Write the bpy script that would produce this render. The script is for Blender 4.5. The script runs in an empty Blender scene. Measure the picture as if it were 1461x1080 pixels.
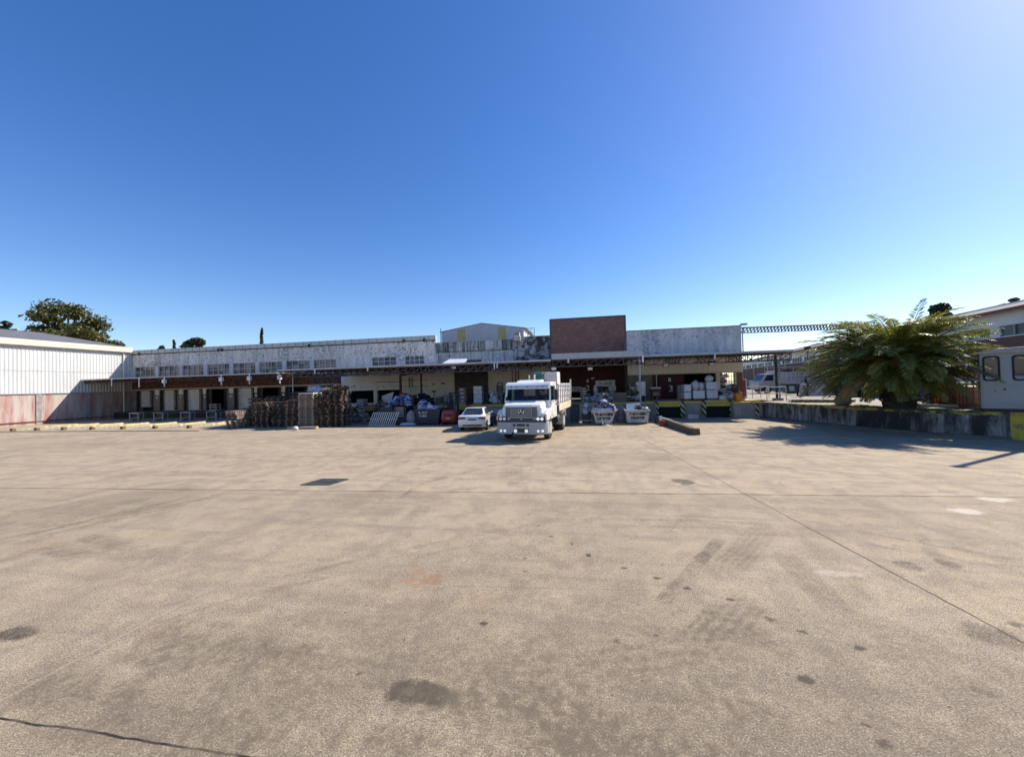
import bpy, bmesh, math, random
import numpy as np
from mathutils import Vector, Matrix
random.seed(7)
sc = bpy.context.scene
col = sc.collection
R = math.radians

# ------------------------------------------------------------------ camera
F, CX, CY, CAMH = 545.0, 730.5, 540.0, 2.7
YAW, ROLL, PITCH = R(10.2), 0.0256, R(1.03)
fwd = Vector((-math.sin(YAW)*math.cos(PITCH), math.cos(YAW)*math.cos(PITCH), math.sin(PITCH)))
r0 = Vector((math.cos(YAW), math.sin(YAW), 0))
u0 = r0.cross(fwd)
rgt = r0*math.cos(ROLL) - u0*math.sin(ROLL)
upv = u0*math.cos(ROLL) + r0*math.sin(ROLL)
camd = bpy.data.cameras.new('camera')
cam = bpy.data.objects.new('camera', camd)
col.objects.link(cam)
M = Matrix((rgt, upv, -fwd)).transposed().to_4x4()
M.translation = Vector((0, 0, CAMH))
cam.matrix_world = M
camd.sensor_fit = 'HORIZONTAL'
camd.sensor_width = 36
camd.lens = F/1461*36
camd.clip_start = 0.05
camd.clip_end = 4000
sc.camera = cam

# ------------------------------------------------------------------ light
SUN_AZ, SUN_EL = R(34), R(40)          # azimuth from +X towards +Y
w = bpy.data.worlds.new('World'); sc.world = w; w.use_nodes = True
nt = w.node_tree
bg = nt.nodes['Background']
sky = nt.nodes.new('ShaderNodeTexSky'); sky.sky_type = 'NISHITA'; sky.sun_disc = False
sky.sun_elevation = SUN_EL
sky.sun_rotation = R(90) - SUN_AZ      # measured clockwise from +Y
sky.altitude = 0; sky.air_density = 1.0; sky.dust_density = 0.33; sky.ozone_density = 3.0
hs = nt.nodes.new('ShaderNodeHueSaturation'); hs.inputs['Saturation'].default_value = 1.31; hs.inputs['Hue'].default_value = 0.514; nt.links.new(sky.outputs[0], hs.inputs['Color'])
gm = nt.nodes.new('ShaderNodeGamma'); gm.inputs[1].default_value = 0.92; nt.links.new(hs.outputs[0], gm.inputs[0])
nt.links.new(gm.outputs[0], bg.inputs[0]); bg.inputs[1].default_value = 0.109
sl = bpy.data.lights.new('sun', 'SUN'); sl.energy = 4.25; sl.angle = R(0.55); sl.color = (1, 0.93, 0.82)
so = bpy.data.objects.new('sun', sl); col.objects.link(so)
sd = Vector((math.cos(SUN_EL)*math.cos(SUN_AZ), math.cos(SUN_EL)*math.sin(SUN_AZ), math.sin(SUN_EL)))
so.rotation_euler = sd.to_track_quat('Z', 'Y').to_euler()
so.location = (40, 30, 60)
sc.view_settings.view_transform = 'Standard'; sc.view_settings.look = 'None'
sc.view_settings.exposure = 0.87; sc.view_settings.gamma = 1

# ------------------------------------------------------------------ pixel <-> place helpers
def ray(x, y): return fwd + rgt*((x-CX)/F) - upv*((y-CY)/F)
def G(x, y, z=0.0):
    d = ray(x, y); return Vector((0, 0, CAMH)) + d*((z-CAMH)/d.z)
def PY(x, y, Y):
    d = ray(x, y); return Vector((0, 0, CAMH)) + d*(Y/d.y)
def xx(x, y, Y): return PY(x, y, Y).x
def zz(x, y, Y): return PY(x, y, Y).z

# ------------------------------------------------------------------ materials
MATS = {}
def nd(t, typ, **kw):
    n = t.nodes.new(typ)
    for k, v in kw.items(): setattr(n, k, v)
    return n
def base_mat(name):
    m = bpy.data.materials.new(name); m.use_nodes = True
    return m, m.node_tree, m.node_tree.nodes['Principled BSDF']
def lk(t, a, b): t.links.new(a, b)
def rgba(c): return (c[0], c[1], c[2], 1)
def noise_node(t, vec, scale, detail=4, rough=0.6):
    n = nd(t, 'ShaderNodeTexNoise'); n.inputs['Scale'].default_value = scale
    n.inputs['Detail'].default_value = detail; n.inputs['Roughness'].default_value = rough
    lk(t, vec, n.inputs['Vector']); return n.outputs[0]
def mapr(t, v, a, b, c=0.0, d=1.0):
    n = nd(t, 'ShaderNodeMapRange'); lk(t, v, n.inputs[0])
    for i, q in enumerate((a, b, c, d)): n.inputs[i+1].default_value = q
    return n.outputs[0]
def mix(t, fac, a, b, mode='MIX'):
    n = nd(t, 'ShaderNodeMix', data_type='RGBA', blend_type=mode)
    for s, v in ((n.inputs[0], fac), (n.inputs[6], a), (n.inputs[7], b)):
        if hasattr(v, 'links'): lk(t, v, s)
        elif isinstance(v, (int, float)): s.default_value = v
        else: s.default_value = rgba(v)
    return n.outputs[2]
def mth(t, op, a, b=None):
    n = nd(t, 'ShaderNodeMath', operation=op)
    for s, v in zip(n.inputs, (a, b)):
        if v is None: continue
        if hasattr(v, 'links'): lk(t, v, s)
        else: s.default_value = v
    return n.outputs[0]
def ocoord(t, sc_=(1, 1, 1)):
    c = nd(t, 'ShaderNodeTexCoord'); m = nd(t, 'ShaderNodeMapping'); m.inputs['Scale'].default_value = sc_
    lk(t, c.outputs['Object'], m.inputs[0]); return m.outputs[0]
def bump(t, p, h, strength=0.3, dist=0.02):
    b = nd(t, 'ShaderNodeBump'); b.inputs['Strength'].default_value = strength; b.inputs['Distance'].default_value = dist
    lk(t, h, b.inputs['Height']); lk(t, b.outputs[0], p.inputs['Normal'])

def mat(name, c, rough=0.75, var=0.25, scale=3.0, metal=0.0, c2=None, streak=0.0, streak_c=(0.04, 0.035, 0.03), bmp=0.0, rnd=0.0, spec=0.5, coat=0.0):
    if name in MATS: return MATS[name]
    m, t, p = base_mat(name); v = ocoord(t)
    n1 = noise_node(t, v, scale, 5)
    c2 = c2 or tuple(q*(1-var) for q in c)
    out = mix(t, mapr(t, n1, 0.35, 0.65), c, c2)
    n2 = noise_node(t, v, scale*9, 3)
    out = mix(t, mth(t, 'MULTIPLY', mapr(t, n2, 0.45, 0.75), var), out, tuple(q*0.45 for q in c))
    if streak:
        vs = ocoord(t, (1, 1, 0.07)); n3 = noise_node(t, vs, 4.5, 4, .65)
        out = mix(t, mth(t, 'MULTIPLY', mapr(t, n3, 0.5, 0.68), streak), out, streak_c)
    if rnd:
        oi = nd(t, 'ShaderNodeObjectInfo'); h = nd(t, 'ShaderNodeHueSaturation')
        lk(t, mapr(t, oi.outputs['Random'], 0, 1, 1-rnd, 1+rnd), h.inputs['Value'])
        lk(t, mapr(t, oi.outputs['Random'], 0, 1, 0.8, 1.1), h.inputs['Saturation']); lk(t, out, h.inputs['Color']); out = h.outputs[0]
    lk(t, out, p.inputs['Base Color'])
    p.inputs['Roughness'].default_value = rough; p.inputs['Metallic'].default_value = metal
    p.inputs['Specular IOR Level'].default_value = spec
    if coat: p.inputs['Coat Weight'].default_value = coat; p.inputs['Coat Roughness'].default_value = 0.08
    if bmp: bump(t, p, n2, bmp, 0.02)
    MATS[name] = m; return m

def peel(name, paint, under, lo, hi, scale=2.2, stain=0.4, stain_c=(0.05, 0.05, 0.05), rough=0.85, big=(0.45, 0.7), vs_=1.0, nbk=.55):
    """flaking paint over a darker ground, with run-off stains"""
    m, t, p = base_mat(name); v = ocoord(t, (1, 1, vs_))
    n = noise_node(t, v, scale, 8, .68); nb = noise_node(t, v, 0.28, 3, .5)
    thr = mth(t, 'ADD', n, mth(t, 'MULTIPLY', mth(t, 'SUBTRACT', nb, 0.5), nbk))
    f = mapr(t, thr, lo, hi)
    pn = mix(t, mapr(t, noise_node(t, v, 1.1, 4), .3, .7), paint, tuple(q*.78 for q in paint))
    un = mix(t, mapr(t, noise_node(t, v, 12, 3), .3, .7), under, tuple(q*.5 for q in under))
    out = mix(t, f, pn, un)
    vs = ocoord(t, (1, 1, 0.09)); ns = noise_node(t, vs, 2.6, 6, .7)
    out = mix(t, mth(t, 'MULTIPLY', mapr(t, ns, big[0], big[1]), stain), out, stain_c)
    lk(t, out, p.inputs['Base Color']); p.inputs['Roughness'].default_value = rough
    bump(t, p, f, .35, .01)
    MATS[name] = m; return m

def brick(name, c1, c2, mortar, stain=0.3, scale=1.0, wash=None, wl=(.45, .62), wmap=(1, 1, .12)):
    m, t, p = base_mat(name)
    c = nd(t, 'ShaderNodeTexCoord'); s = nd(t, 'ShaderNodeSeparateXYZ'); lk(t, c.outputs['Object'], s.inputs[0])
    cb = nd(t, 'ShaderNodeCombineXYZ'); lk(t, mth(t, 'ADD', s.outputs[0], s.outputs[1]), cb.inputs[0]); lk(t, s.outputs[2], cb.inputs[1])
    b = nd(t, 'ShaderNodeTexBrick'); lk(t, cb.outputs[0], b.inputs['Vector'])
    b.inputs['Color1'].default_value = rgba(c1); b.inputs['Color2'].default_value = rgba(c2); b.inputs['Mortar'].default_value = rgba(mortar)
    b.inputs['Scale'].default_value = scale; b.inputs['Brick Width'].default_value = .26; b.inputs['Row Height'].default_value = .085; b.inputs['Mortar Size'].default_value = .011
    v = ocoord(t); out = mix(t, mth(t, 'MULTIPLY', mapr(t, noise_node(t, v, .8, 6, .7), .42, .7), stain), b.outputs[0], tuple(q*.35 for q in c1))
    vs = ocoord(t, wmap)
    if wash: out = mix(t, mapr(t, noise_node(t, vs, 1.7, 6, .65), wl[0], wl[1]), out, wash)
    lk(t, out, p.inputs['Base Color']); p.inputs['Roughness'].default_value = .9
    bump(t, p, b.outputs[1], -.3, .01)
    MATS[name] = m; return m

def stripes(name, c1, c2, freq, rot=45):
    m, t, p = base_mat(name)
    c = nd(t, 'ShaderNodeTexCoord'); s = nd(t, 'ShaderNodeSeparateXYZ'); lk(t, c.outputs['Object'], s.inputs[0])
    a = mth(t, 'ADD', mth(t, 'MULTIPLY', s.outputs[0], math.cos(R(rot))*freq), mth(t, 'MULTIPLY', s.outputs[2], math.sin(R(rot))*freq))
    f = mth(t, 'GREATER_THAN', mth(t, 'FRACT', a), .5)
    d = mth(t, 'MULTIPLY', mapr(t, noise_node(t, ocoord(t), 9, 4), .45, .7), .5)
    lk(t, mix(t, d, mix(t, f, c1, c2), (.05, .045, .04)), p.inputs['Base Color']); p.inputs['Roughness'].default_value = .7
    MATS[name] = m; return m

def glass(name, c=(.02, .025, .03), rough=.08):
    m, t, p = base_mat(name); n = noise_node(t, ocoord(t), 2.5, 4)
    lk(t, mix(t, mapr(t, n, .4, .7), c, tuple(min(1, q*1.8+.01) for q in c)), p.inputs['Base Color'])
    p.inputs['Roughness'].default_value = rough; p.inputs['Specular IOR Level'].default_value = .8
    MATS[name] = m; return m

def clear_glass(name):
    m, t, p = base_mat(name)
    p.inputs['Base Color'].default_value = (.85, .93, .93, 1); p.inputs['Roughness'].default_value = .02
    p.inputs['Transmission Weight'].default_value = 1.0; p.inputs['IOR'].default_value = 1.03
    tr = nd(t, 'ShaderNodeBsdfTransparent'); tr.inputs[0].default_value = (.8, .88, .88, 1)
    gl = nd(t, 'ShaderNodeBsdfGlossy'); gl.inputs['Roughness'].default_value = .03
    fr = nd(t, 'ShaderNodeFresnel'); fr.inputs[0].default_value = 1.45
    ms = nd(t, 'ShaderNodeMixShader'); lk(t, fr.outputs[0], ms.inputs[0]); lk(t, tr.outputs[0], ms.inputs[1]); lk(t, gl.outputs[0], ms.inputs[2])
    lk(t, ms.outputs[0], t.nodes['Material Output'].inputs[0])
    MATS[name] = m; return m

def pane_mat(name, light, dark, cx, cz, frac=.35):
    """old window panes: each pane its own dirt"""
    m, t, p = base_mat(name)
    c = nd(t, 'ShaderNodeTexCoord'); s = nd(t, 'ShaderNodeSeparateXYZ'); lk(t, c.outputs['Object'], s.inputs[0])
    cb = nd(t, 'ShaderNodeCombineXYZ')
    lk(t, mth(t, 'FLOOR', mth(t, 'DIVIDE', mth(t, 'ADD', s.outputs[0], s.outputs[1]), cx)), cb.inputs[0])
    lk(t, mth(t, 'FLOOR', mth(t, 'DIVIDE', s.outputs[2], cz)), cb.inputs[1])
    wn = nd(t, 'ShaderNodeTexWhiteNoise'); lk(t, cb.outputs[0], wn.inputs['Vector'])
    f = mapr(t, wn.outputs[0], frac-.06, frac+.06)
    li = mix(t, mapr(t, noise_node(t, ocoord(t), 3, 5), .3, .7), light, tuple(q*.55 for q in light))
    lk(t, mix(t, f, dark, li), p.inputs['Base Color'])
    p.inputs['Roughness'].default_value = .35
    MATS[name] = m; return m

WHITE = mat('white_paint', (.72, .72, .70), .5, .12, 2)
TRUCKW = mat('truck_white_paint', (.88, .87, .80), .3, .14, 1.6, coat=.5, streak=.10, streak_c=(.4, .36, .3))
CARW = mat('car_white_paint', (.80, .80, .78), .25, .05, 1.2, coat=.6)
GREYB = mat('grey_bumper', (.36, .38, .39), .45, .12, 2)
CHROME = mat('chrome', (.7, .7, .7), .2, .05, 3, metal=1)
LAMPG = mat('lamp_lens', (.85, .87, .88), .08, .05, 6, spec=.9)
def emissive_lens(name, c, e):
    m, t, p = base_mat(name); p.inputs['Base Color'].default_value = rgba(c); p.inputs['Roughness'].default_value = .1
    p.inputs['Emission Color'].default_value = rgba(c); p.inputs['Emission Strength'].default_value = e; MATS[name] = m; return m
EMITLENS = emissive_lens('emissive_lamp_lens', (.9, .88, .84), .28)  # lens material with a weak emission of its own
REDL = mat('red_lens', (.16, .012, .014), .15, .1, 6)
BLACK = mat('black_rubber', (.018, .018, .02), .8, .3, 6)
DARK = mat('dark_metal', (.03, .03, .034), .6, .3, 4)
DGLASS = glass('dark_glass')
CGLASS = clear_glass('clear_glass')
STEEL = mat('galvanised_steel', (.36, .38, .39), .5, .2, 5, metal=.3)
SHEET = mat('sheet_metal', (.55, .56, .56), .5, .2, .9, streak=.25)
ROOFM = mat('roof_sheet', (.22, .22, .23), .6, .3, 1.2, streak=0)
RUST = mat('rusty_steel', (.10, .045, .028), .85, .45, 2.5, c2=(.055, .03, .022))
TRUSS = mat('truss_paint', (.11, .095, .085), .75, .35, 3)
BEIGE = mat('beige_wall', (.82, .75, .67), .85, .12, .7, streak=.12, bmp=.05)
CREAM = mat('cream_trim', (.60, .52, .40), .6, .15, 1)
CLAD = mat('white_cladding', (.56, .565, .555), .5, .10, .6, streak=.22, streak_c=(.35, .33, .3))
GABLE = mat('shed_cladding', (.50, .50, .53), .5, .12, .8, streak=.3, streak_c=(.18, .18, .2))
YELT = mat('yellow_translucent_sheet', (.48, .42, .16), .5, .3, 2)
CONC = mat('concrete', (.33, .31, .28), .9, .3, 1.2, streak=.35, bmp=.1)
CONCL = mat('pale_concrete', (.54, .50, .44), .9, .25, 1.5, bmp=.1)
YEL = mat('worn_yellow_paint', (.66, .47, .05), .75, .35, 3, c2=(.46, .34, .08))
YELKERB = peel('worn_yellow_kerb', (.60, .49, .22), (.42, .36, .26), .44, .56, 3.5, .35)
SHUT = mat('grey_shutter', (.66, .63, .60), .6, .2, 1.5, streak=.2)
SHUTD = mat('dark_shutter', (.15, .135, .115), .7, .3, 1.5, streak=.3)
VOID = mat('shade_black', (.012, .011, .014), .95, .2, 1)  # near-black colour stands in for the shade inside rooms, pits and recesses
RED = mat('oxblood_paint', (.060, .012, .012), .75, .35, 1.3)
REDB = peel('mottled_red_lintel', (.19, .085, .06), (.06, .04, .033), .44, .54, 3.4, .4, (.05, .03, .025), nbk=.2)
BRICK = brick('brown_brick', (.25, .115, .092), (.15, .075, .065), (.26, .18, .15), .45, wash=(.125, .07, .065), wl=(.46, .70), wmap=(.9, .9, 1.7))
BRICKL = brick('limewashed_brick', (.36, .12, .09), (.28, .11, .09), (.40, .34, .30), .15, wash=(.44, .38, .34), wl=(.40, .60))
BRICKR = brick('red_street_brick', (.20, .07, .055), (.15, .06, .05), (.2, .15, .12), .3)
BLOCK = brick('grey_block', (.24, .22, .19), (.20, .18, .15), (.12, .11, .1), .3, scale=.5)
PEELW = peel('peeling_white_wall', (.76, .745, .715), (.27, .25, .24), .525, .60, 4.5, .6, (.24, .225, .215), big=(.44, .70), nbk=.34)
PEELG = peel('peeling_grey_wall', (.55, .575, .60), (.33, .36, .40), .50, .62, 4.0, .6, (.13, .15, .18), big=(.42, .72))
STAINV = peel('stained_parapet_sheet', (.52, .54, .55), (.2, .2, .2), .56, .64, 2, .95, (.035, .037, .04), big=(.42, .60))
BLACKENED = peel('blackened_wall', (.42, .44, .46), (.05, .052, .055), .43, .56, 1.7, .6, (.04, .04, .045), big=(.45, .65))
MOSSW = peel('mossy_retaining_wall', (.40, .38, .35), (.040, .037, .034), .42, .60, 1.6, .9, (.022, .02, .018), big=(.38, .60), vs_=.4)
MOSSY = peel('mossy_yellow_edge', (.42, .32, .06), (.08, .07, .035), .47, .58, 3.0, .3)
PANES = pane_mat('dirty_panes', (.27, .25, .24), (.030, .030, .040), .76, .47, .45)
PANESB = pane_mat('blue_panes', (.12, .15, .17), (.03, .04, .05), .6, .55, .5)
WOOD = mat('pallet_wood', (.125, .088, .062), .9, .4, 5, rnd=.5)
WOODP = mat('pale_pallet_wood', (.40, .32, .245), .9, .35, 5, rnd=.25)
WOODR = mat('red_brown_pallet_wood', (.105, .058, .042), .9, .4, 5, rnd=.5)
CARD = mat('cardboard', (.30, .21, .14), .9, .25, 3, rnd=.2)
CARTON = mat('white_carton', (.62, .62, .64), .7, .15, 3, rnd=.12)
PLASTIC = mat('white_wrap', (.60, .61, .65), .35, .22, 6, rnd=.1)
BAGW = mat('white_sack', (.60, .59, .60), .7, .25, 5, bmp=.4)
BLUEP = mat('blue_tarpaulin', (.045, .07, .20), .5, .4, 4, bmp=.3)
LBLUE = mat('pale_blue_sheet', (.42, .48, .66), .5, .25, 4)
NAVY = mat('navy_steel', (.014, .018, .05), .5, .35, 3)
TEAL = mat('teal_tarpaulin', (.012, .13, .115), .6, .35, 4)
TEALD = mat('dark_teal_bin', (.012, .05, .07), .5, .3, 4)
SKIPW = peel('chipped_white_skip', (.54, .54, .52), (.10, .08, .07), .555, .62, 3.5, .35)
INK = mat('black_lettering', (.035, .04, .045), .8, .4, 9)
FLRED = mat('forklift_red', (.36, .022, .018), .35, .2, 3)
ORANGE = mat('orange_plastic', (.62, .24, .03), .5, .3, 3)
TIMBER = mat('old_timber', (.15, .11, .07), .9, .4, 5, bmp=.3)
REDW = mat('red_marker_paint', (.42, .06, .04), .7, .3, 4)
TRUNKM = mat('bark', (.07, .055, .04), .95, .4, 6, bmp=.5)
BOULDER = mat('lichen_boulder', (.26, .23, .20), .95, .5, 3, c2=(.10, .09, .08), bmp=.6)
BOOTH = mat('booth_grey_paint', (.29, .305, .32), .45, .12, 1.2, streak=.12, streak_c=(.25, .25, .25))
GRASS = mat('dry_grass', (.16, .15, .05), .95, .4, 6)
SKIN = mat('skin', (.35, .2, .14), .6, .1, 5)
PINK = mat('pink_board', (.82, .58, .54), .5, .1, 3)
STRIPEB = stripes('black_yellow_stripes', (.02, .02, .02), (.55, .47, .22), 3.6, 40)

def leafmat(name, c, c2, trans=.3, rough=.45):
    m, t, p = base_mat(name)
    v = ocoord(t); n = noise_node(t, v, 1.1, 3)
    o = mix(t, mapr(t, n, .35, .65), c, c2)
    n2 = noise_node(t, v, 11, 2); o = mix(t, mapr(t, n2, .4, .8, 0, .5), o, tuple(q*.5 for q in c))
    lk(t, o, p.inputs['Base Color']); p.inputs['Roughness'].default_value = rough
    tl = nd(t, 'ShaderNodeBsdfTranslucent'); lk(t, o, tl.inputs[0])
    ms = nd(t, 'ShaderNodeMixShader'); ms.inputs[0].default_value = trans
    lk(t, p.outputs[0], ms.inputs[1]); lk(t, tl.outputs[0], ms.inputs[2]); lk(t, ms.outputs[0], t.nodes['Material Output'].inputs[0])
    MATS[name] = m; return m
LEAF = leafmat('tree_leaf', (.07, .085, .022), (.14, .13, .035))
LEAFD = leafmat('dark_tree_leaf', (.028, .045, .02), (.045, .06, .026))
PALMG = leafmat('palm_leaf', (.165, .195, .04), (.30, .285, .068), .42, .46)
PALMY = leafmat('yellowing_palm_leaf', (.46, .37, .08), (.32, .31, .075), .4)
PALMO = leafmat('dry_orange_palm_leaf', (.46, .23, .045), (.26, .13, .04), .3)
FRUIT = mat('orange_fruit', (.40, .14, .04), .6, .3, 8)

# ------------------------------------------------------------------ mesh builder
ORI = {}
class MB:
    def __init__(s): s.v = []; s.f = []; s.mi = []; s.cur = 0
    def add(s, vs, fs):
        o = len(s.v); s.v += [tuple(p) for p in vs]
        for f in fs: s.f.append(tuple(i+o for i in f)); s.mi.append(s.cur)
        return s
    def box(s, x0, y0, z0, x1, y1, z1):
        x0, x1 = min(x0, x1), max(x0, x1); y0, y1 = min(y0, y1), max(y0, y1); z0, z1 = min(z0, z1), max(z0, z1)
        return s.add([(x, y, z) for x in (x0, x1) for y in (y0, y1) for z in (z0, z1)],
                     [(0, 1, 3, 2), (4, 6, 7, 5), (0, 4, 5, 1), (2, 3, 7, 6), (0, 2, 6, 4), (1, 5, 7, 3)])
    def obox(s, c, h, m=None):
        vs = [Vector((x, y, z)) for x in (-h[0], h[0]) for y in (-h[1], h[1]) for z in (-h[2], h[2])]
        if m is not None: vs = [m @ q for q in vs]
        c = Vector(c)
        return s.add([q+c for q in vs], [(0, 1, 3, 2), (4, 6, 7, 5), (0, 4, 5, 1), (2, 3, 7, 6), (0, 2, 6, 4), (1, 5, 7, 3)])
    def bar(s, a, b, w_, h_=None):
        a, b = Vector(a), Vector(b); h_ = h_ or w_
        d = b-a; q = d.to_track_quat('Z', 'Y').to_matrix()
        return s.obox((a+b)/2, (w_/2, h_/2, d.length/2), q)
    def cyl(s, a, b, r, r2=None, n=10):
        a, b = Vector(a), Vector(b); r2 = r if r2 is None else r2
        q = (b-a).to_track_quat('Z', 'Y').to_matrix()
        vs = []
        for c, rr in ((a, r), (b, r2)):
            for i in range(n):
                t = 2*math.pi*i/n; vs.append(c + q @ Vector((rr*math.cos(t), rr*math.sin(t), 0)))
        fs = [(i, (i+1) % n, n+(i+1) % n, n+i) for i in range(n)] + [tuple(range(n-1, -1, -1)), tuple(range(n, 2*n))]
        return s.add(vs, fs)
    def tube(s, pts, r, n=7, rs=None):
        rings = []
        for k, p in enumerate(pts):
            p = Vector(p); a = Vector(pts[max(k-1, 0)]); b = Vector(pts[min(k+1, len(pts)-1)])
            q = (b-a).to_track_quat('Z', 'Y').to_matrix(); rr = rs[k] if rs else r
            rings += [p + q @ Vector((rr*math.cos(2*math.pi*i/n), rr*math.sin(2*math.pi*i/n), 0)) for i in range(n)]
        fs = []
        for k in range(len(pts)-1):
            for i in range(n): fs.append((k*n+i, k*n+(i+1) % n, (k+1)*n+(i+1) % n, (k+1)*n+i))
        fs += [tuple(range(n-1, -1, -1)), tuple(range((len(pts)-1)*n, len(pts)*n))]
        return s.add(rings, fs)
    def prism(s, poly, y0, y1, axis='y'):
        """poly of (a,b); extruded along axis. axis y: (x,z); axis x: (y,z); axis z: (x,y)"""
        n = len(poly)
        def pt(a, b, e): return {'y': (a, e, b), 'x': (e, a, b), 'z': (a, b, e)}[axis]
        vs = [pt(a, b, y0) for a, b in poly] + [pt(a, b, y1) for a, b in poly]
        fs = [tuple(range(n)), tuple(range(2*n-1, n-1, -1))] + [(i, (i+1) % n, n+(i+1) % n, n+i) for i in range(n)]
        return s.add(vs, fs)
    def quad(s, a, b, c, d): return s.add([a, b, c, d], [(0, 1, 2, 3)])
    def ball(s, c, r, n=10, m=7, jit=0, rnd=None):
        rnd = rnd or random; c = Vector(c); r = Vector(r) if hasattr(r, '__len__') else Vector((r, r, r))
        vs = []
        for j in range(m+1):
            ph = math.pi*j/m
            for i in range(n):
                t = 2*math.pi*i/n; k = 1+rnd.uniform(-jit, jit)
                vs.append((c.x+r.x*k*math.sin(ph)*math.cos(t), c.y+r.y*k*math.sin(ph)*math.sin(t), c.z+r.z*k*math.cos(ph)))
        fs = [(j*n+i, j*n+(i+1) % n, (j+1)*n+(i+1) % n, (j+1)*n+i) for j in range(m) for i in range(n)]
        return s.add(vs, fs)
    def islands(s):
        n = len(s.v); pa = list(range(n))
        def fd(i):
            while pa[i] != i: pa[i] = pa[pa[i]]; i = pa[i]
            return i
        for f in s.f:
            a = fd(f[0])
            for i in f[1:]: pa[fd(i)] = a
        grp = {}
        for i in range(n): grp.setdefault(fd(i), []).append(i)
        gs = list(grp.values())
        if len(gs) < 2 or len(gs) > 300: return None
        V = np.array(s.v); lo = np.array([V[g].min(0) for g in gs])-.15; hi = np.array([V[g].max(0) for g in gs])+.15
        q = list(range(len(gs)))
        def fq(i):
            while q[i] != i: q[i] = q[q[i]]; i = q[i]
            return i
        for i in range(len(gs)):
            for j in np.nonzero(((lo[i] <= hi) & (hi[i] >= lo)).all(1))[0]: q[fq(int(j))] = fq(i)
        return [fq(i) for i in range(len(gs))], gs
    def build(s, name, m, parent=None, bevel=0, smooth=False, seg=2, split=True):
        """far-apart pieces of one kind become parts of their own, each named for the kind"""
        r = s.islands() if (parent is not None and split and not isinstance(m, (list, tuple))) else None
        if r and len(set(r[0])) > 1:
            if name.endswith('boxes'): name = name[:-2]
            elif name.endswith('s') and not name.endswith(('ss', 'chassis')): name = name[:-1]
            vid = {}
            for k, g in zip(*r):
                for i in g: vid[i] = k
            out = None
            for k in sorted(set(r[0])):
                sel = [i for i in range(len(s.v)) if vid[i] == k]; ix = {i: j for j, i in enumerate(sel)}; q = MB()
                q.add([s.v[i] for i in sel], [tuple(ix[i] for i in f) for f in s.f if vid[f[0]] == k]); out = q.build(name, m, parent, bevel, smooth, seg, False)
            return out
        me = bpy.data.meshes.new(name)
        o0 = Vector((0, 0, 0))
        if parent is not None:
            r = parent
            while r.parent is not None: r = r.parent
            o0 = ORI.get(r.name, o0)
        me.from_pydata([(p[0]-o0[0], p[1]-o0[1], p[2]-o0[2]) for p in s.v], [], s.f)
        ms = m if isinstance(m, (list, tuple)) else [m]
        for q in ms: me.materials.append(q)
        if len(ms) > 1: me.polygons.foreach_set('material_index', s.mi)
        bm = bmesh.new(); bm.from_mesh(me); bmesh.ops.recalc_face_normals(bm, faces=bm.faces); bm.to_mesh(me); bm.free()
        if smooth: me.polygons.foreach_set('use_smooth', [True]*len(me.polygons))
        o = bpy.data.objects.new(name, me); col.objects.link(o)
        if parent is not None: o.parent = parent
        if bevel:
            b = o.modifiers.new('bevel', 'BEVEL'); b.width = bevel; b.segments = seg; b.limit_method = 'ANGLE'; b.angle_limit = R(35)
        return o

def tag(o, label=None, cat=None, group=None, kind=None):
    if label: o['label'] = label
    if cat: o['category'] = cat
    if group: o['group'] = group
    if kind: o['kind'] = kind
    return o
def thing(name, label, cat, loc=(0, 0, 0), group=None, local=False):
    o = bpy.data.objects.new(name, None); col.objects.link(o); o.empty_display_size = .3
    o.location = loc; ORI[o.name] = Vector((0, 0, 0)) if local else Vector(loc)
    return tag(o, label, cat, group)
def place(root, loc, rz=0): root.location = loc; root.rotation_euler = (0, 0, rz); return root
def copy_tree(o, parent=None):
    c = o.copy(); col.objects.link(c)
    if parent: c.parent = parent
    for ch in list(o.children): copy_tree(ch, c)
    return c
def solo(mb, name, m, label, cat, group=None, **kw):
    """one thing that is one mesh: origin at its base centre"""
    xs, ys, zs = zip(*s3(mb)); c = Vector(((min(xs)+max(xs))/2, (min(ys)+max(ys))/2, min(zs)))
    mb.v = [(p[0]-c.x, p[1]-c.y, p[2]-c.z) for p in mb.v]
    o = mb.build(name, m, None, **kw); o.location = c
    return tag(o, label, cat, group)
def s3(mb): return mb.v
def text(body, size, m, parent, mat4, name='lettering', depth=.004, align='CENTER', bold=.0):
    cu = bpy.data.curves.new('t', 'FONT'); cu.body = body; cu.size = size; cu.align_x = align; cu.align_y = 'CENTER'; cu.extrude = depth; cu.offset = bold
    o = bpy.data.objects.new('t', cu); col.objects.link(o)
    me = bpy.data.meshes.new_from_object(o.evaluated_get(bpy.context.evaluated_depsgraph_get()))
    bpy.data.objects.remove(o); bpy.data.curves.remove(cu)
    me.transform(mat4); me.materials.clear(); me.materials.append(m)
    t = bpy.data.objects.new(name, me); col.objects.link(t)
    if parent is not None: t.parent = parent
    return t
FRONT = Matrix.Rotation(R(90), 4, 'X')            # text standing up, facing -Y
def ord_(k): return ['lowest', 'second', 'third', 'fourth', 'fifth', 'sixth', 'seventh', 'eighth', 'ninth', 'tenth', 'eleventh', 'twelfth', 'thirteenth', 'fourteenth', 'fifteenth', 'sixteenth', 'seventeenth', 'eighteenth', 'nineteenth'][k]
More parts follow.
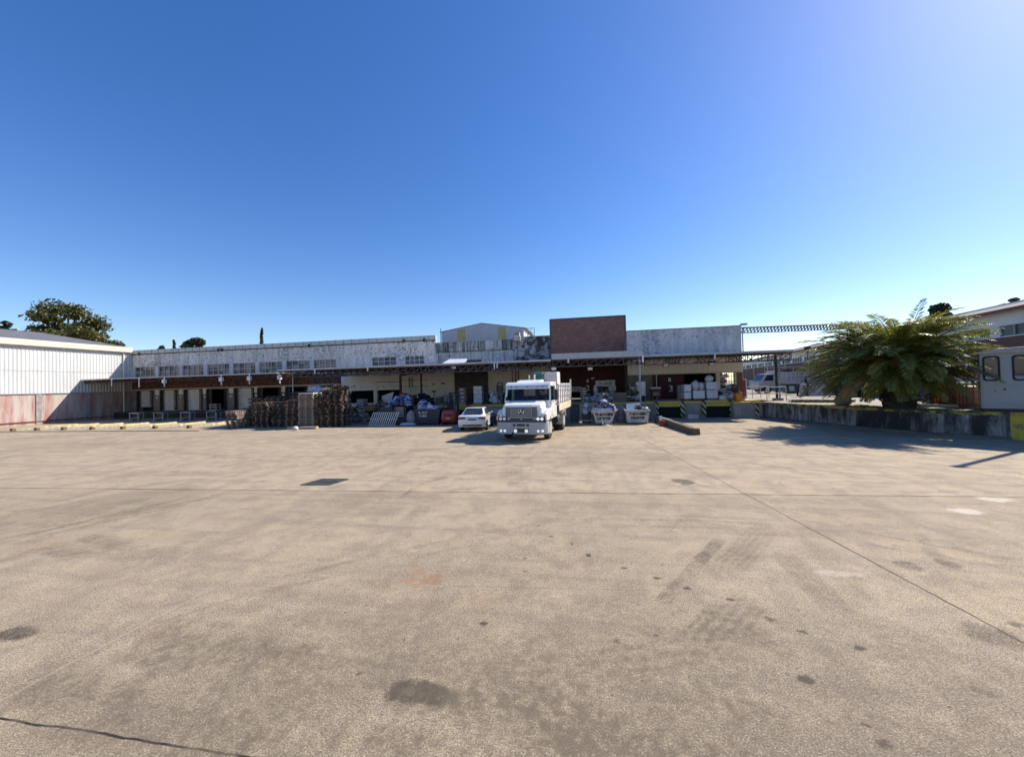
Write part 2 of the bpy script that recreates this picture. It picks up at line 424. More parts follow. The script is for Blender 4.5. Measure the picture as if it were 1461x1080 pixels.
# ------------------------------------------------------------------ ground
def vnoise(x, y, seed=0):
    xi = np.floor(x).astype(np.int64); yi = np.floor(y).astype(np.int64); fx = x-xi; fy = y-yi
    fx = fx*fx*(3-2*fx); fy = fy*fy*(3-2*fy)
    def h(a, b):
        n = (a*374761393 + b*668265263 + seed*974711) & 0x7fffffff
        n = ((n ^ (n >> 13))*1274126177) & 0x7fffffff
        return ((n ^ (n >> 16)) & 0xffff)/65535.0
    return (h(xi, yi)*(1-fx)+h(xi+1, yi)*fx)*(1-fy)+(h(xi, yi+1)*(1-fx)+h(xi+1, yi+1)*fx)*fy
def fbm(x, y, seed=0, o=4):
    s = 0; a = .5
    for k in range(o): s = s+a*vnoise(x*2**k, y*2**k, seed+k); a *= .5
    return s/(1-.5**o)

def concrete_yard_mat():
    m, t, p = base_mat('yard_concrete')
    c = nd(t, 'ShaderNodeTexCoord'); v = c.outputs['Object']
    at = nd(t, 'ShaderNodeVertexColor', layer_name='wear'); s = nd(t, 'ShaderNodeSeparateColor'); lk(t, at.outputs[0], s.inputs[0])
    big = noise_node(t, v, .22, 5, .6); mid = noise_node(t, v, 1.6, 6, .68)
    out = mix(t, mapr(t, big, .36, .64), (.435, .332, .200), (.345, .265, .158))
    def side(a, b):
        a, b = Vector(a[:2]), Vector(b[:2]); d = (b-a).normalized(); n = Vector((-d.y, d.x)); e = mth(t, 'ADD', mth(t, 'MULTIPLY', sx.outputs[0], n.x), mth(t, 'MULTIPLY', sx.outputs[1], n.y))
        return mth(t, 'GREATER_THAN', e, a.dot(n))
    sx = nd(t, 'ShaderNodeSeparateXYZ'); lk(t, v, sx.inputs[0])
    out = mix(t, mth(t, 'MULTIPLY', side(G(-300, 693.2), G(1900, 712.8)), .72), out, (.515, .395, .250))
    out = mix(t, mth(t, 'MULTIPLY', side(G(1620, 1002), G(905, 620)), .18), out, (.40, .345, .26))
    out = mix(t, mapr(t, mid, .46, .60, 0, .7), out, (.24, .185, .125))
    out = mix(t, mapr(t, noise_node(t, v, .5, 4), .52, .7, 0, .35), out, (.45, .37, .26))
    # drag marks that run along the yard
    mp = nd(t, 'ShaderNodeMapping'); mp.inputs['Scale'].default_value = (.12, 2.6, 1); mp.inputs['Rotation'].default_value = (0, 0, R(12)); lk(t, v, mp.inputs[0])
    st = noise_node(t, mp.outputs[0], 1.0, 5, .6); out = mix(t, mapr(t, st, .50, .66, 0, .6), out, (.215, .17, .12))
    mp2 = nd(t, 'ShaderNodeMapping'); mp2.inputs['Scale'].default_value = (1.1, .16, 1); mp2.inputs['Rotation'].default_value = (0, 0, R(-20)); lk(t, v, mp2.inputs[0])
    st2 = noise_node(t, mp2.outputs[0], 1.3, 5, .65); out = mix(t, mapr(t, st2, .52, .68, 0, .55), out, (.215, .17, .125))
    pal = noise_node(t, v, 2.7, 6, .75); out = mix(t, mapr(t, pal, .50, .66, 0, .5), out, (.54, .43, .28))
    # pits and dark specks, each its own size
    for sc_, thr, amt in ((1.6, .07, .8), (4.5, .09, .75), (11, .14, .65)):
        vo = nd(t, 'ShaderNodeTexVoronoi'); vo.inputs['Scale'].default_value = sc_; lk(t, v, vo.inputs['Vector'])
        sp_ = nd(t, 'ShaderNodeSeparateColor'); lk(t, vo.outputs['Color'], sp_.inputs[0])
        f = mth(t, 'LESS_THAN', vo.outputs['Distance'], mth(t, 'MULTIPLY', mapr(t, sp_.outputs[0], .45, 1, 0, 1), thr))
        out = mix(t, mth(t, 'MULTIPLY', f, amt), out, (.07, .055, .042))
    # aggregate
    g1 = noise_node(t, v, 70, 5, .92); g2 = noise_node(t, v, 150, 2, .7)
    out = mix(t, mapr(t, g1, .50, .59, 0, .95), out, (.06, .047, .036))
    out = mix(t, mapr(t, g1, .475, .39, 0, .9), out, (.74, .62, .48))
    out = mix(t, mapr(t, g2, .58, .75, 0, .5), out, (.07, .06, .05))
    g3 = noise_node(t, v, 20, 6, .85); out = mix(t, mapr(t, g3, .51, .60, 0, .55), out, (.14, .115, .095))
    # wear from the mesh: r dark, g rust, b pale
    rg = mth(t, 'ADD', mth(t, 'MULTIPLY', mth(t, 'SUBTRACT', noise_node(t, v, 24, 5, .75), .5), .9), mth(t, 'MULTIPLY', mth(t, 'SUBTRACT', g1, .5), .8))
    def crisp(sock): return mth(t, 'MULTIPLY', mapr(t, mth(t, 'ADD', sock, mth(t, 'MULTIPLY', rg, mapr(t, sock, 0, .3))), .12, .62), mapr(t, sock, 0, .7, .35, 1))
    out = mix(t, mth(t, 'MULTIPLY', mth(t, 'MULTIPLY', crisp(s.outputs[0]), .95), mapr(t, g3, .35, .62, .85, 1)), out, (.042, .033, .025))
    out = mix(t, mth(t, 'MULTIPLY', crisp(s.outputs[1]), .75), out, (.29, .145, .065))
    out = mix(t, mth(t, 'MULTIPLY', crisp(s.outputs[2]), .6), out, (.60, .54, .44))
    bd = mth(t, 'MULTIPLY', at.outputs['Alpha'], mapr(t, noise_node(t, v, 9, 6, .8), .36, .60, .25, 1.15))
    out = mix(t, mth(t, 'MINIMUM', mth(t, 'MULTIPLY', bd, 1.75), .85), out, (.125, .098, .068))
    # joints
    wob = mth(t, 'MULTIPLY', mth(t, 'SUBTRACT', noise_node(t, v, 5, 4), .5), .035)
    wob2 = mth(t, 'MULTIPLY', mth(t, 'SUBTRACT', noise_node(t, v, .9, 2), .5), .05)
    wob = mth(t, 'ADD', wob, wob2)
    def joint(a, b, wd, colr, amt, ext=True):
        a, b = Vector(a[:2]), Vector(b[:2]); d = (b-a).normalized(); n = Vector((-d.y, d.x))
        e = mth(t, 'ADD', mth(t, 'MULTIPLY', sx.outputs[0], n.x), mth(t, 'MULTIPLY', sx.outputs[1], n.y))
        e = mth(t, 'ABSOLUTE', mth(t, 'ADD', mth(t, 'SUBTRACT', e, a.dot(n)), wob))
        f = mapr(t, e, wd*.55, wd, 1, 0)
        l = mth(t, 'ADD', mth(t, 'MULTIPLY', sx.outputs[0], d.x), mth(t, 'MULTIPLY', sx.outputs[1], d.y))
        f = mth(t, 'MULTIPLY', f, mth(t, 'LESS_THAN', l, b.dot(d)+.01)); f = mth(t, 'MULTIPLY', f, mth(t, 'GREATER_THAN', l, a.dot(d)))
        f = mth(t, 'MULTIPLY', f, mapr(t, noise_node(t, v, 2.3, 4), .3, .55, amt*.35, amt))
        return f, colr
    js = [joint(G(-300, 693.2), G(1900, 712.8), .030, (.04, .033, .027), .95),
          joint(G(905, 620), G(1620, 1002), .018, (.05, .04, .033), .9),
          joint(G(-600, 1320), G(548, 707), .018, (.52, .44, .33), .5),
          joint(G(-600, 1320), G(548, 707), .007, (.10, .08, .07), .6),
          joint(G(-400, 960), G(640, 1125), .013, (.03, .025, .02), 1.0),
          joint(G(1085, 630), G(1461, 692), .03, (.13, .11, .09), .5),
          joint(G(645, 836), G(930, 842), .008, (.12, .10, .08), .6)]
    for f, colr in js: out = mix(t, f, out, colr)
    lk(t, out, p.inputs['Base Color']); p.inputs['Roughness'].default_value = .88; p.inputs['Specular IOR Level'].default_value = .25
    bump(t, p, mth(t, 'ADD', g1, mth(t, 'MULTIPLY', g3, .8)), .35, .006)
    return m

def build_ground():
    NR, NA = 400, 560
    rr = 1.2*(72/1.2)**(np.arange(NR)/(NR-1)); az = np.radians(np.linspace(-66, 62, NA))
    X = (rr[:, None]*np.sin(az)[None]).ravel(); Y = (rr[:, None]*np.cos(az)[None]).ravel()
    dark = np.zeros_like(X); rust = np.zeros_like(X); pale = np.zeros_like(X); tyre = np.zeros_like(X)
    edge = fbm(X*5, Y*5, 3)-.5; edge2 = fbm(X*1.5, Y*1.5, 9)-.5; gran = fbm(X*14, Y*14, 21)
    def spot(arr, x, y, rx, ry, amt, soft=.35, rag=.9, rot=0):
        c = G(x, y); a = G(x+rx, y)-c; b = (G(x, y-ry)-G(x, y+ry))/2
        wx, wy = max(abs(a.x), .02), max(abs(b.y), .02)
        dx, dy = X-c.x, Y-c.y; cs, sn = math.cos(rot), math.sin(rot)
        d = np.sqrt(((dx*cs+dy*sn)/wx)**2+((-dx*sn+dy*cs)/wy)**2)+edge*rag
        arr[:] = np.maximum(arr, amt*np.clip((1+soft/2-d)/soft, 0, 1)*(.7+.6*gran))
    def band(arr, pts, wpx, amt, soft=.6, gap=0):
        q = [G(*p) for p in pts]
        for (a, b), (pa, pb) in zip(zip(q, q[1:]), zip(pts, pts[1:])):
            d = (b-a); L = d.length; d = d/L
            h = abs((G(pa[0]+wpx/2, pa[1])-G(pa[0]-wpx/2, pa[1])).length)/2
            t = (X-a.x)*d.x+(Y-a.y)*d.y; e = -(X-a.x)*d.y+(Y-a.y)*d.x+edge2*.3*h; tread = .78+.22*np.cos(e/h*math.pi*5); e = np.abs(e)+edge*.2*h
            f = np.clip((1+soft/2-e/h)/soft, 0, 1)*np.clip(t/.25+.5, 0, 1)*np.clip((L-t)/.25+.5, 0, 1)
            f = f*np.clip(fbm(X*1.3, Y*1.3, 31)*2.4-.5, .1, 1)
            f = f*tread
            if gap: f = f*(.45+.55*(np.sin(t*gap) > 0))
            arr[:] = np.maximum(arr, amt*f)
    for x, y, rx, ry, a in [(938, 825, 6, 2.6, .7), (840, 792, 4.5, 2, .75), (890, 810, 4.5, 2, .7), (816, 776, 3.5, 1.6, .7), (786, 765, 3.5, 1.6, .65), (769, 750, 3, 1.4, .6), (754, 734, 2.5, 1.2, .55), (749, 797, 4, 2, .6), (749, 815, 3, 1.6, .5), (880, 915, 6, 3.4, .6), (936, 906, 4.5, 2.6, .75), (1042, 855, 6.5, 3, .75), (1100, 883, 8, 3.4, .65), (1144, 901, 9, 3.6, .7), (1226, 924, 10, 4, .75), (1150, 969, 12, 6, .8), (1168, 967, 5, 3, .5), (1235, 1034, 10, 5, .7), (1260, 1060, 11, 7, .7), (981, 839, 6, 2.4, .7), (1315, 1015, 5, 3, .5), (1115, 1007, 8, 4, .4), (975, 687, 17, 4, .55), (1297, 807, 16, 8, .45), (1352, 803, 18, 7, .45), (1405, 987, 14, 7, .4), (690, 889, 6, 3.4, .9), (512, 961, 5, 2.6, .85), (652, 910, 4, 2, .6), (577, 912, 3, 1.6, .6), (1450, 890, 12, 4, .5), (860, 748, 6, 1.5, .35), (1006, 790, 9, 3, .3)]:
        spot(dark, x, y, rx, ry, a, .3, .7)
    spot(dark, 588, 987, 62, 21, .66, .5, 1.0); spot(dark, 28, 903, 38, 13, .6, .4, .9); spot(dark, 1418, 906, 40, 17, .45, .7, 1, .7)
    spot(tyre, 780, 1010, 190, 45, .5, 1.2, 2.0); spot(tyre, 330, 935, 170, 45, .42, 1.3, 2.2); spot(tyre, 130, 985, 130, 40, .4, 1.3, 2.2)
    spot(tyre, 1000, 1010, 180, 50, .36, 1.3, 2.2); spot(tyre, 560, 1060, 120, 26, .42, 1.2, 2); spot(tyre, 300, 1065, 90, 22, .42, 1.2, 2); spot(tyre, 1180, 1030, 160, 40, .3, 1.3, 2.2); spot(tyre, 1330, 950, 120, 40, .25, 1.3, 2.2); spot(tyre, 560, 900, 160, 40, .25, 1.3, 2.2)
    spot(tyre, 700, 830, 200, 60, .18, 1.5, 2.4); spot(tyre, 150, 1050, 170, 34, .4, 1.3, 2.2); spot(tyre, 840, 880, 200, 40, .2, 1.5, 2.4)
    [spot(rust, 608+q, 823+r_, s_, s_*.4, .55, .9, 1.6) for q, r_, s_ in ((-22, 4, 14), (-8, -6, 12), (6, 3, 16), (20, -2, 10), (14, 9, 12), (-14, 11, 9), (28, 6, 7))]; spot(rust, 690, 855, 26, 12, .3, .8, 1.6); spot(rust, 60, 778, 26, 12, .3, .9, 1.6); spot(rust, 210, 905, 30, 14, .25, .9, 1.6); spot(rust, 590, 840, 70, 40, .22, 1, 1.6)
    spot(pale, 1380, 729, 24, 4.5, .75, .6, 1.1); spot(pale, 1420, 712, 24, 3.5, .6, .6, 1.1); spot(pale, 1195, 818, 45, 4, .5, .7, 1); spot(pale, 930, 733, 40, 8, .22, .9, 1.6); spot(pale, 450, 828, 60, 30, .14, 1.2, 1.6); spot(pale, 220, 815, 50, 22, .14, 1.2, 1.6)
    band(tyre, [(1024, 772), (946, 858)], 17, .75, .4); band(tyre, [(1015, 800), (985, 845)], 44, .32); band(tyre, [(1092, 755), (1040, 808)], 40, .42)
    band(tyre, [(1062, 850), (1000, 925)], 66, .55); band(tyre, [(1028, 860), (1000, 895)], 9, .8, .4, 30)
    band(tyre, [(600, 990), (780, 952), (1000, 928), (1180, 912)], 120, .42, .9); band(tyre, [(725, 962), (1090, 918)], 16, .5, .6); band(tyre, [(1000, 940), (1240, 918), (1470, 935)], 110, .3, .9)
    band(tyre, [(1115, 790), (1205, 878)], 38, .35); band(tyre, [(1150, 760), (1230, 850)], 28, .2)
    band(tyre, [(0, 772), (130, 742), (330, 704)], 16, .4); band(tyre, [(30, 765), (140, 739), (250, 714)], 9, .6); band(tyre, [(60, 764), (180, 738), (270, 718)], 8, .45); band(tyre, [(0, 800), (110, 770)], 18, .25)
    band(pale, [(0, 735), (170, 700)], 24, .45); band(tyre, [(64, 778), (114, 793)], 26, .5, .5, 40); band(tyre, [(122, 765), (178, 778)], 24, .5)
    band(tyre, [(480, 655), (640, 640), (720, 625)], 16, .35); band(tyre, [(730, 690), (728, 650), (760, 630)], 40, .22); band(tyre, [(300, 660), (620, 640)], 20, .25); band(tyre, [(820, 650), (1100, 690)], 20, .2)
    for pts_, w_, a_ in (([(0, 930), (330, 838), (640, 770), (830, 735)], 13, .4), ([(30, 945), (350, 850), (660, 780), (850, 742)], 11, .32), ([(380, 1079), (640, 1010), (980, 965), (1461, 985)], 60, .4), ([(1461, 800), (1230, 760), (1010, 742), (780, 740)], 10, .35), ([(1461, 815), (1220, 772), (1000, 752), (770, 750)], 9, .28), ([(560, 720), (600, 690), (720, 660), (760, 640)], 10, .4), ([(930, 640), (1100, 665), (1461, 700)], 9, .3), ([(200, 640), (420, 660), (560, 650)], 12, .3), ([(1310, 760), (1340, 800), (1420, 850)], 16, .3)):
        band(tyre, pts_, w_, a_)
    band(tyre, [(1180, 1050), (1461, 1042)], 60, .35); band(tyre, [(1265, 965), (1330, 900)], 50, .25)
    rad = np.hypot(X, Y); tyre = np.maximum(tyre, np.clip((6.5-rad)/3.6, 0, 1)*(.20+.45*np.clip(fbm(X*1.1, Y*1.1, 77)*2-.6, 0, 1)))  # yard also darkens towards the camera, broken up by noise
    tyre = np.maximum(tyre, np.clip(fbm(X*.35, Y*.35, 51)*1.9-1.0, 0, 1)*.35)
    idx = np.arange(NR*NA).reshape(NR, NA)
    q = np.stack([idx[:-1, :-1], idx[1:, :-1], idx[1:, 1:], idx[:-1, 1:]], -1).reshape(-1, 4)
    verts = np.stack([X, Y, np.zeros_like(X)], 1)
    # the rest of the sheet, out to the horizon
    ex, ef = [], []; base = NR*NA
    angs = np.radians(np.linspace(62, 294, 40)); n = len(angs)
    rads = [1.2, 72, 2500]
    for r_ in rads: ex += [(r_*math.sin(a), r_*math.cos(a), 0) for a in angs]
    for k in range(2): ef += [(base+k*n+i, base+k*n+i+1, base+(k+1)*n+i+1, base+(k+1)*n+i) for i in range(n-1)]
    b2 = base+len(ex); a2 = np.radians(np.linspace(-66, 62, 40))
    for r_ in (72, 2500): ex += [(r_*math.sin(a), r_*math.cos(a), 0) for a in a2]
    ef += [(b2+i, b2+i+1, b2+40+i+1, b2+40+i) for i in range(39)]
    cb = base+len(ex); allang = np.radians(np.linspace(0, 360, 49)[:-1]); ex += [(1.2*math.sin(a), 1.2*math.cos(a), 0) for a in allang]; ef.append(tuple(cb+i for i in range(48)))
    me = bpy.data.meshes.new('yard_ground')
    me.from_pydata(verts.tolist()+ex, [], q.tolist()+ef)
    bm = bmesh.new(); bm.from_mesh(me)
    for f in bm.faces:
        if f.normal.z < 0: f.normal_flip()
    bm.to_mesh(me); bm.free()
    ca = me.color_attributes.new('wear', 'FLOAT_COLOR', 'POINT')
    N = len(me.vertices); arr = np.zeros((N, 4), np.float32); arr[:, 3] = 1
    arr[:NR*NA, 0] = dark; arr[:NR*NA, 1] = rust; arr[:NR*NA, 2] = pale; arr[:, 3] = 0; arr[:NR*NA, 3] = tyre
    ca.data.foreach_set('color', arr.ravel())
    me.materials.append(concrete_yard_mat())
    o = bpy.data.objects.new('yard_ground', me); col.objects.link(o); tag(o, kind='structure')
build_ground()

# raised yard at the right, behind the curved wall
ZR = 1.1
WALLPTS = [Vector((12.35, 29.4)), Vector((12.75, 27.6)), Vector((13.25, 26.0)), Vector((13.75, 24.5)), Vector((14.2, 23.1)), Vector((14.7, 21.9)), Vector((15.15, 20.9)), Vector((15.7, 20.0)), Vector((16.3, 19.3)), Vector((17.0, 18.75)), Vector((18.0, 18.3)), Vector((20, 17.8)), Vector((30, 16.5)), Vector((60, 14))]
def off(pts, d):
    out = []
    for i, p in enumerate(pts):
        a = pts[max(i-1, 0)]; b = pts[min(i+1, len(pts)-1)]; t = (b-a).normalized(); out.append(p+Vector((-t.y, t.x))*d)
    return out
inner = off(WALLPTS, .28)
b = MB()
poly = [(p.x, p.y) for p in inner] + [(300, 14), (300, 300), (13.6, 300), (13.6, 30.2), (12.62, 30.2)]
b.add([(x, y, ZR-.006) for x, y in poly], [tuple(range(len(poly)))])
g = b.build('raised_yard', mat('raised_yard_concrete', (.33, .295, .24), .9, .3, .5, c2=(.26, .235, .185))); tag(g, kind='structure')
b = MB()   # rough grass strip along the wall
rnd = random.Random(5)
for k in range(2600):
    px_ = rnd.uniform(1130, 1215); c = G(px_, rnd.uniform(571, 574.5), ZR); c.x += rnd.uniform(-.3, .3)
    a = rnd.uniform(0, 6.28); h = rnd.uniform(.03, .10); s_ = .03
    b.add([(c.x-s_*math.cos(a), c.y-s_*math.sin(a), ZR), (c.x+s_*math.cos(a), c.y+s_*math.sin(a), ZR), (c.x+rnd.uniform(-.04, .04), c.y+rnd.uniform(-.04, .04), ZR+h)], [(0, 1, 2)])
tag(b.build('grass_strip', GRASS), 'dry green grass strip on the raised yard left of the palm', 'grass', kind='stuff')

# curved retaining wall: two painted lengths, each with its capping edge and foot kerb
def wall_run(pts, z0, z1, th):
    o_, i_ = pts, off(pts, th); m_ = MB(); n = len(pts); vs = []
    for a_, b_ in zip(o_, i_): vs += [(a_.x, a_.y, z0), (a_.x, a_.y, z1), (b_.x, b_.y, z1), (b_.x, b_.y, z0)]
    fs = []
    for k in range(n-1):
        for e in range(4): fs.append((4*k+e, 4*k+(e+1) % 4, 4*k+4+(e+1) % 4, 4*k+4+e))
    fs += [(0, 1, 2, 3), (4*n-4, 4*n-3, 4*n-2, 4*n-1)]
    return m_.add(vs, fs)
root = thing('retaining_wall', 'curved black stained retaining wall holding up the palm tree yard', 'wall', (14.2, 23.1, 0))
old, new = WALLPTS[:10], WALLPTS[9:]
wall_run(old, 0, ZR-.14, .27).build('wall_face', MOSSW, root)
wall_run(off(old, -.025), ZR-.14, ZR, .30).build('edge_band', MOSSY, root)
wall_run(off(old, -.24), 0, .11, .24).build('foot_kerb', mat('dark_kerb', (.16, .145, .125), .9, .4, 2), root)
root = thing('retaining_wall', 'bright yellow painted wall end below the grey booth', 'wall', (20, 17.8, 0))
wall_run(new, 0, ZR-.14, .27).build('wall_face', peel('yellow_wall', (.56, .41, .045), (.30, .24, .10), .55, .62, 2.5, .25), root)
wall_run(off(new, -.025), ZR-.14, ZR, .30).build('edge_band', MOSSY, root)

# iron drain cover in the yard
c = [G(*p) for p in ((429, 692), (471, 692), (497, 684), (458, 684))]
root = thing('drain_grate', 'dark iron drain grate set in the concrete yard', 'drain grate', (c[0]+c[2])/2)
b = MB(); b.add([(p.x, p.y, .004) for p in c], [(0, 1, 2, 3)]); b.build('pit', VOID, root)
b = MB()
for k in range(15):
    t = k/14; a_ = c[0].lerp(c[1], t); d_ = c[3].lerp(c[2], t); b.bar((a_.x, a_.y, .008), (d_.x, d_.y, .008), .028, .012)
for k in range(3): b.bar(c[0].lerp(c[3], k/2)+Vector((0, 0, .016)), c[1].lerp(c[2], k/2)+Vector((0, 0, .016)), .035, .012)
b.build('bars', mat('iron', (.10, .10, .105), .6, .4, 5, metal=.4), root)

# truck guide kerbs in front of the left bays
kx = [(-45.76, 23.4), (-44.1, 23.9), (-41.6, 24.1), (-38.9, 24.25), (-36.1, 24.45), (-33.3, 24.7), (-30.3, 24.9)]
where = ['nearest the white warehouse', 'second from the white warehouse', 'third from the white warehouse', 'fourth from the white warehouse', 'third from the pallet stacks', 'second from the pallet stacks', 'nearest the pallet stacks']
for (x, y), wh in zip(kx, where):
    m_ = MB().prism([(x-.14, 0), (x+.14, 0), (x+.09, .20), (x-.09, .20)], y+.25, y+4.2, 'y')
    root = thing('guide_kerb', 'long worn yellow truck guide kerb, '+wh, 'kerb', (x, y+2, 0), 'yellow guide kerbs at the left bays')
    m_.build('kerb_rail', YELKERB, root, bevel=.03)
    MB().box(x-.15, y, 0, x+.15, y+.25, .24).build('kerb_end', mat('kerb_end_block', (.22, .15, .06), .9, .4, 4), root, bevel=.05)
b = MB(); b.box(-53.6, 23.0, 0, -27, 23.15, .05)
tag(b.build('yard_kerb', CONC), kind='structure')
# ------------------------------------------------------------------ buildings
def PXf(x, y, X):
    d = ray(x, y); return Vector((0, 0, CAMH)) + d*(X/d.x)
def DD(x, y, t): return Vector((0, 0, CAMH)) + ray(x, y)*t
def wall_open(m_, x0, x1, z0, z1, y0, y1, ops):
    xs = sorted({x0, x1, *[o[0] for o in ops], *[o[1] for o in ops]}); zs = sorted({z0, z1, *[o[2] for o in ops], *[o[3] for o in ops]})
    xs = [q for q in xs if x0 <= q <= x1]; zs = [q for q in zs if z0 <= q <= z1]
    for a, b_ in zip(xs, xs[1:]):
        run = None
        for c_, d_ in list(zip(zs, zs[1:]))+[(None, None)]:
            hole = c_ is None or any(o[0] < (a+b_)/2 < o[1] and o[2] < (c_+d_)/2 < o[3] for o in ops)
            if not hole: run = (run[0], d_) if run else (c_, d_)
            elif run: m_.box(a, y0, run[0], b_, y1, run[1]); run = None
    return m_

# white warehouse at the left, its long wall square to the docks
XW = -53.72
ze = PXf(185, 497, XW).z; root = thing('white_warehouse', 'white corrugated warehouse on a limewashed red brick base', 'warehouse', (XW, 25, 0))
zb = 3.1; b = MB(); n = int((39.2-4)/.14)
prof = [(XW+(.035 if (k//2) % 2 else 0), 4+.07*k) for k in range(int((39.2-4)/.07))]
vs = []
for x, y in prof: vs += [(x, y, zb), (x, y, ze-.55)]
b.add(vs, [(2*k, 2*k+2, 2*k+3, 2*k+1) for k in range(len(prof)-1)])
b.box(XW-.3, 4, zb, XW-.05, 39.2, ze-.55); b.build('cladding', CLAD, root)
b = MB(); b.box(XW-.4, 4, 0, XW-.02, 39.2, zb); b.build('brick_base', BRICKL, root)
b = MB()
for y in np.arange(6, 37, 3.9): b.box(XW-.02, y-.2, 0, XW+.05, y+.2, zb-.06)
b.build('pilasters', mat('grey_pilaster', (.36, .33, .31), .9, .35, 2, streak=.4), root)
b = MB(); b.box(XW+.036, 4, 5.35, XW+.048, 39.2, 5.38); b.build('sheet_lap', mat('lap_line_grey', (.45, .45, .44)), root)  # lap line, a slightly darker grey than the cladding
b = MB(); b.box(XW-.02, 4, zb-.06, XW+.08, 39.2, zb+.03); b.build('sill_flashing', STEEL, root)
b = MB(); b.box(XW-.1, 4, .28, XW+.10, 39.2, .36); b.build('red_skirting', mat('red_skirting', (.22, .06, .05), .8, .3, 2), root)
b = MB(); b.box(XW-.3, 4, ze-.55, XW+.42, 37.35, ze+.05); b.build('eaves_fascia', mat('cream_fascia', (.62, .56, .46), .5, .1, 1), root, bevel=.03)
b = MB(); b.add([(XW+.3, 4, ze+.06), (XW+.3, 37.35, ze+.06), (XW-14, 37.35, ze+2.6), (XW-14, 4, ze+2.6), (XW-28, 4, ze+.06), (XW-28, 37.35, ze+.06)], [(0, 1, 2, 3), (3, 2, 5, 4)])
b.build('roof', mat('warehouse_roof', (.17, .165, .165), .6, .3, .8), root)
b = MB(); b.add([(XW-.3, 37.3, 0), (XW-.3, 37.3, ze), (XW-14, 37.3, ze+2.55), (XW-28, 37.3, ze), (XW-28, 37.3, 0)], [(0, 1, 2, 3, 4)]); b.build('end_wall', CLAD, root)
b = MB(); b.tube([(XW+.12, 36.6, ze-.5), (XW+.12, 36.6, .3)], .07, 8); b.build('downpipe', WHITE, root)

# long wing: roof strip, peeling band, window strip, bays below
YL = 37.5; xl0, xl1 = -53.6, xx(785, 500, YL)
zr1 = zz(400, 489.6, YL); zr0 = zr1-.52
wz1, wz0 = 6.04, 4.72
root = thing('long_warehouse_wing', 'long low wing of flaking white paint with a strip of dirty windows above the docks', 'warehouse', (-30, YL, 0))
pil = [190.5, 224, 258, 293.5, 330, 367.6, 405.8, 445, 483]
wx = [xx(p, 520, YL) for p in pil]; wx = [xl0+.9]+wx
wins = [(wx[k]+.26, wx[k+1]-.26, wz0, wz1) for k in range(1, len(wx)-1)]; wins.insert(0, (xl0+.15, wx[1]-.26, wz0, wz1))
extra = [(xx(531, 515, YL), xx(565, 515, YL), zz(548, 521.5, YL), zz(548, 509.5, YL)), (xx(578, 515, YL), xx(605, 515, YL), zz(590, 520, YL), zz(590, 508, YL))]
stx = xx(622, 500, YL)
b = wall_open(MB(), xl0, stx, 4.5, zr0, YL, YL+.3, wins+extra); b.build('wall', PEELW, root)
b = MB()
for k in range(1, len(wx)): b.box(wx[k]-.26, YL-.05, wz0-.05, wx[k]+.26, YL-.002, wz1+.04)
b.build('pillars', mat('white_pillar', (.66, .65, .63), .8, .2, 2, streak=.3), root)
for k, (a, c_, d_, e_) in enumerate(wins+extra):
    m_ = MB(); nx = max(2, round((c_-a)/.76)) if k < len(wins) else 4; nz = 2
    for i in range(nx+1): x = a+(c_-a)*i/nx; m_.box(x-.035, YL+.03, d_, x+.035, YL+.09, e_)
    for j in range(nz+1): z = d_+(e_-d_)*j/nz; m_.box(a, YL+.025, z-.03, c_, YL+.085, z+.03)
    f = m_.build('window', mat('window_iron', (.58, .56, .54), .7, .3, 3), root)
    MB().box(a, YL+.10, d_, c_, YL+.12, e_).build('pane', PANES if k < len(wins) else PANESB, f)
b = MB(); b.box(xl0, YL-.06, zr0+.05, stx, YL+.3, zr1)
b.build('roof_strip', mat('pale_roof_strip', (.50, .52, .52), .5, .15, .7, streak=.15), root)
b = MB(); 
for x in np.arange(xl0, stx, .98): b.box(x-.012, YL-.075, zr0+.05, x+.012, YL-.06, zr1+.01)
b.build('strip_joints', DARK, root)
b = MB(); b.box(xl0, YL-.10, zr0-.04, stx, YL-.002, zr0+.05); b.build('shadow_gutter', DARK, root)  # solid dark strip standing in for the gap line below the roof strip
b = MB()
for px_ in (200, 313, 318, 442, 577, 606): x = xx(px_, 500, YL); b.box(x-.1, YL-.2, zr0-.1, x+.1, YL-.1, zr0+.22)
b.build('gutter_outlets', DARK, root)
# stained middle parapet
xm = xx(732, 500, YL); zt0 = zz(630, 489, YL); zt1 = zz(732, 483.8, YL); zmid = zz(680, 500.5, YL)
b = MB(); k0 = stx; vs = []; k = 0; pr = []
while k0 < xm: pr.append((k0, YL-.04 if k % 2 else YL-.10)); k0 += .16; k += 1
for x, y in pr:
    zt = zt0+(zt1-zt0)*(x-stx)/(xm-stx); vs += [(x, y, zmid), (x, y, zt)]
b.add(vs, [(2*q, 2*q+2, 2*q+3, 2*q+1) for q in range(len(pr)-1)]); b.box(stx, YL, zmid, xm, YL+.3, min(zt0, zt1)-.01)
b.build('stained_parapet', STAINV, root)
b = MB(); b.box(stx, YL-.03, 4.5, xm, YL+.3, zmid-.04); b.build('boarded_band', PEELG, root)
b = MB(); b.box(stx, YL-.12, zmid-.05, xm, YL-.031, zmid)
for x in np.arange(stx+.3, xm, 1.15): b.box(x-.02, YL-.05, 4.6, x+.02, YL-.031, zmid-.05)
b.build('band_battens', DARK, root)
zk = zz(758, 480, YL)
b = MB(); b.box(xm, YL-.12, 4.5, xl1, YL+.3, zk); b.build('blackened_parapet', BLACKENED, root)
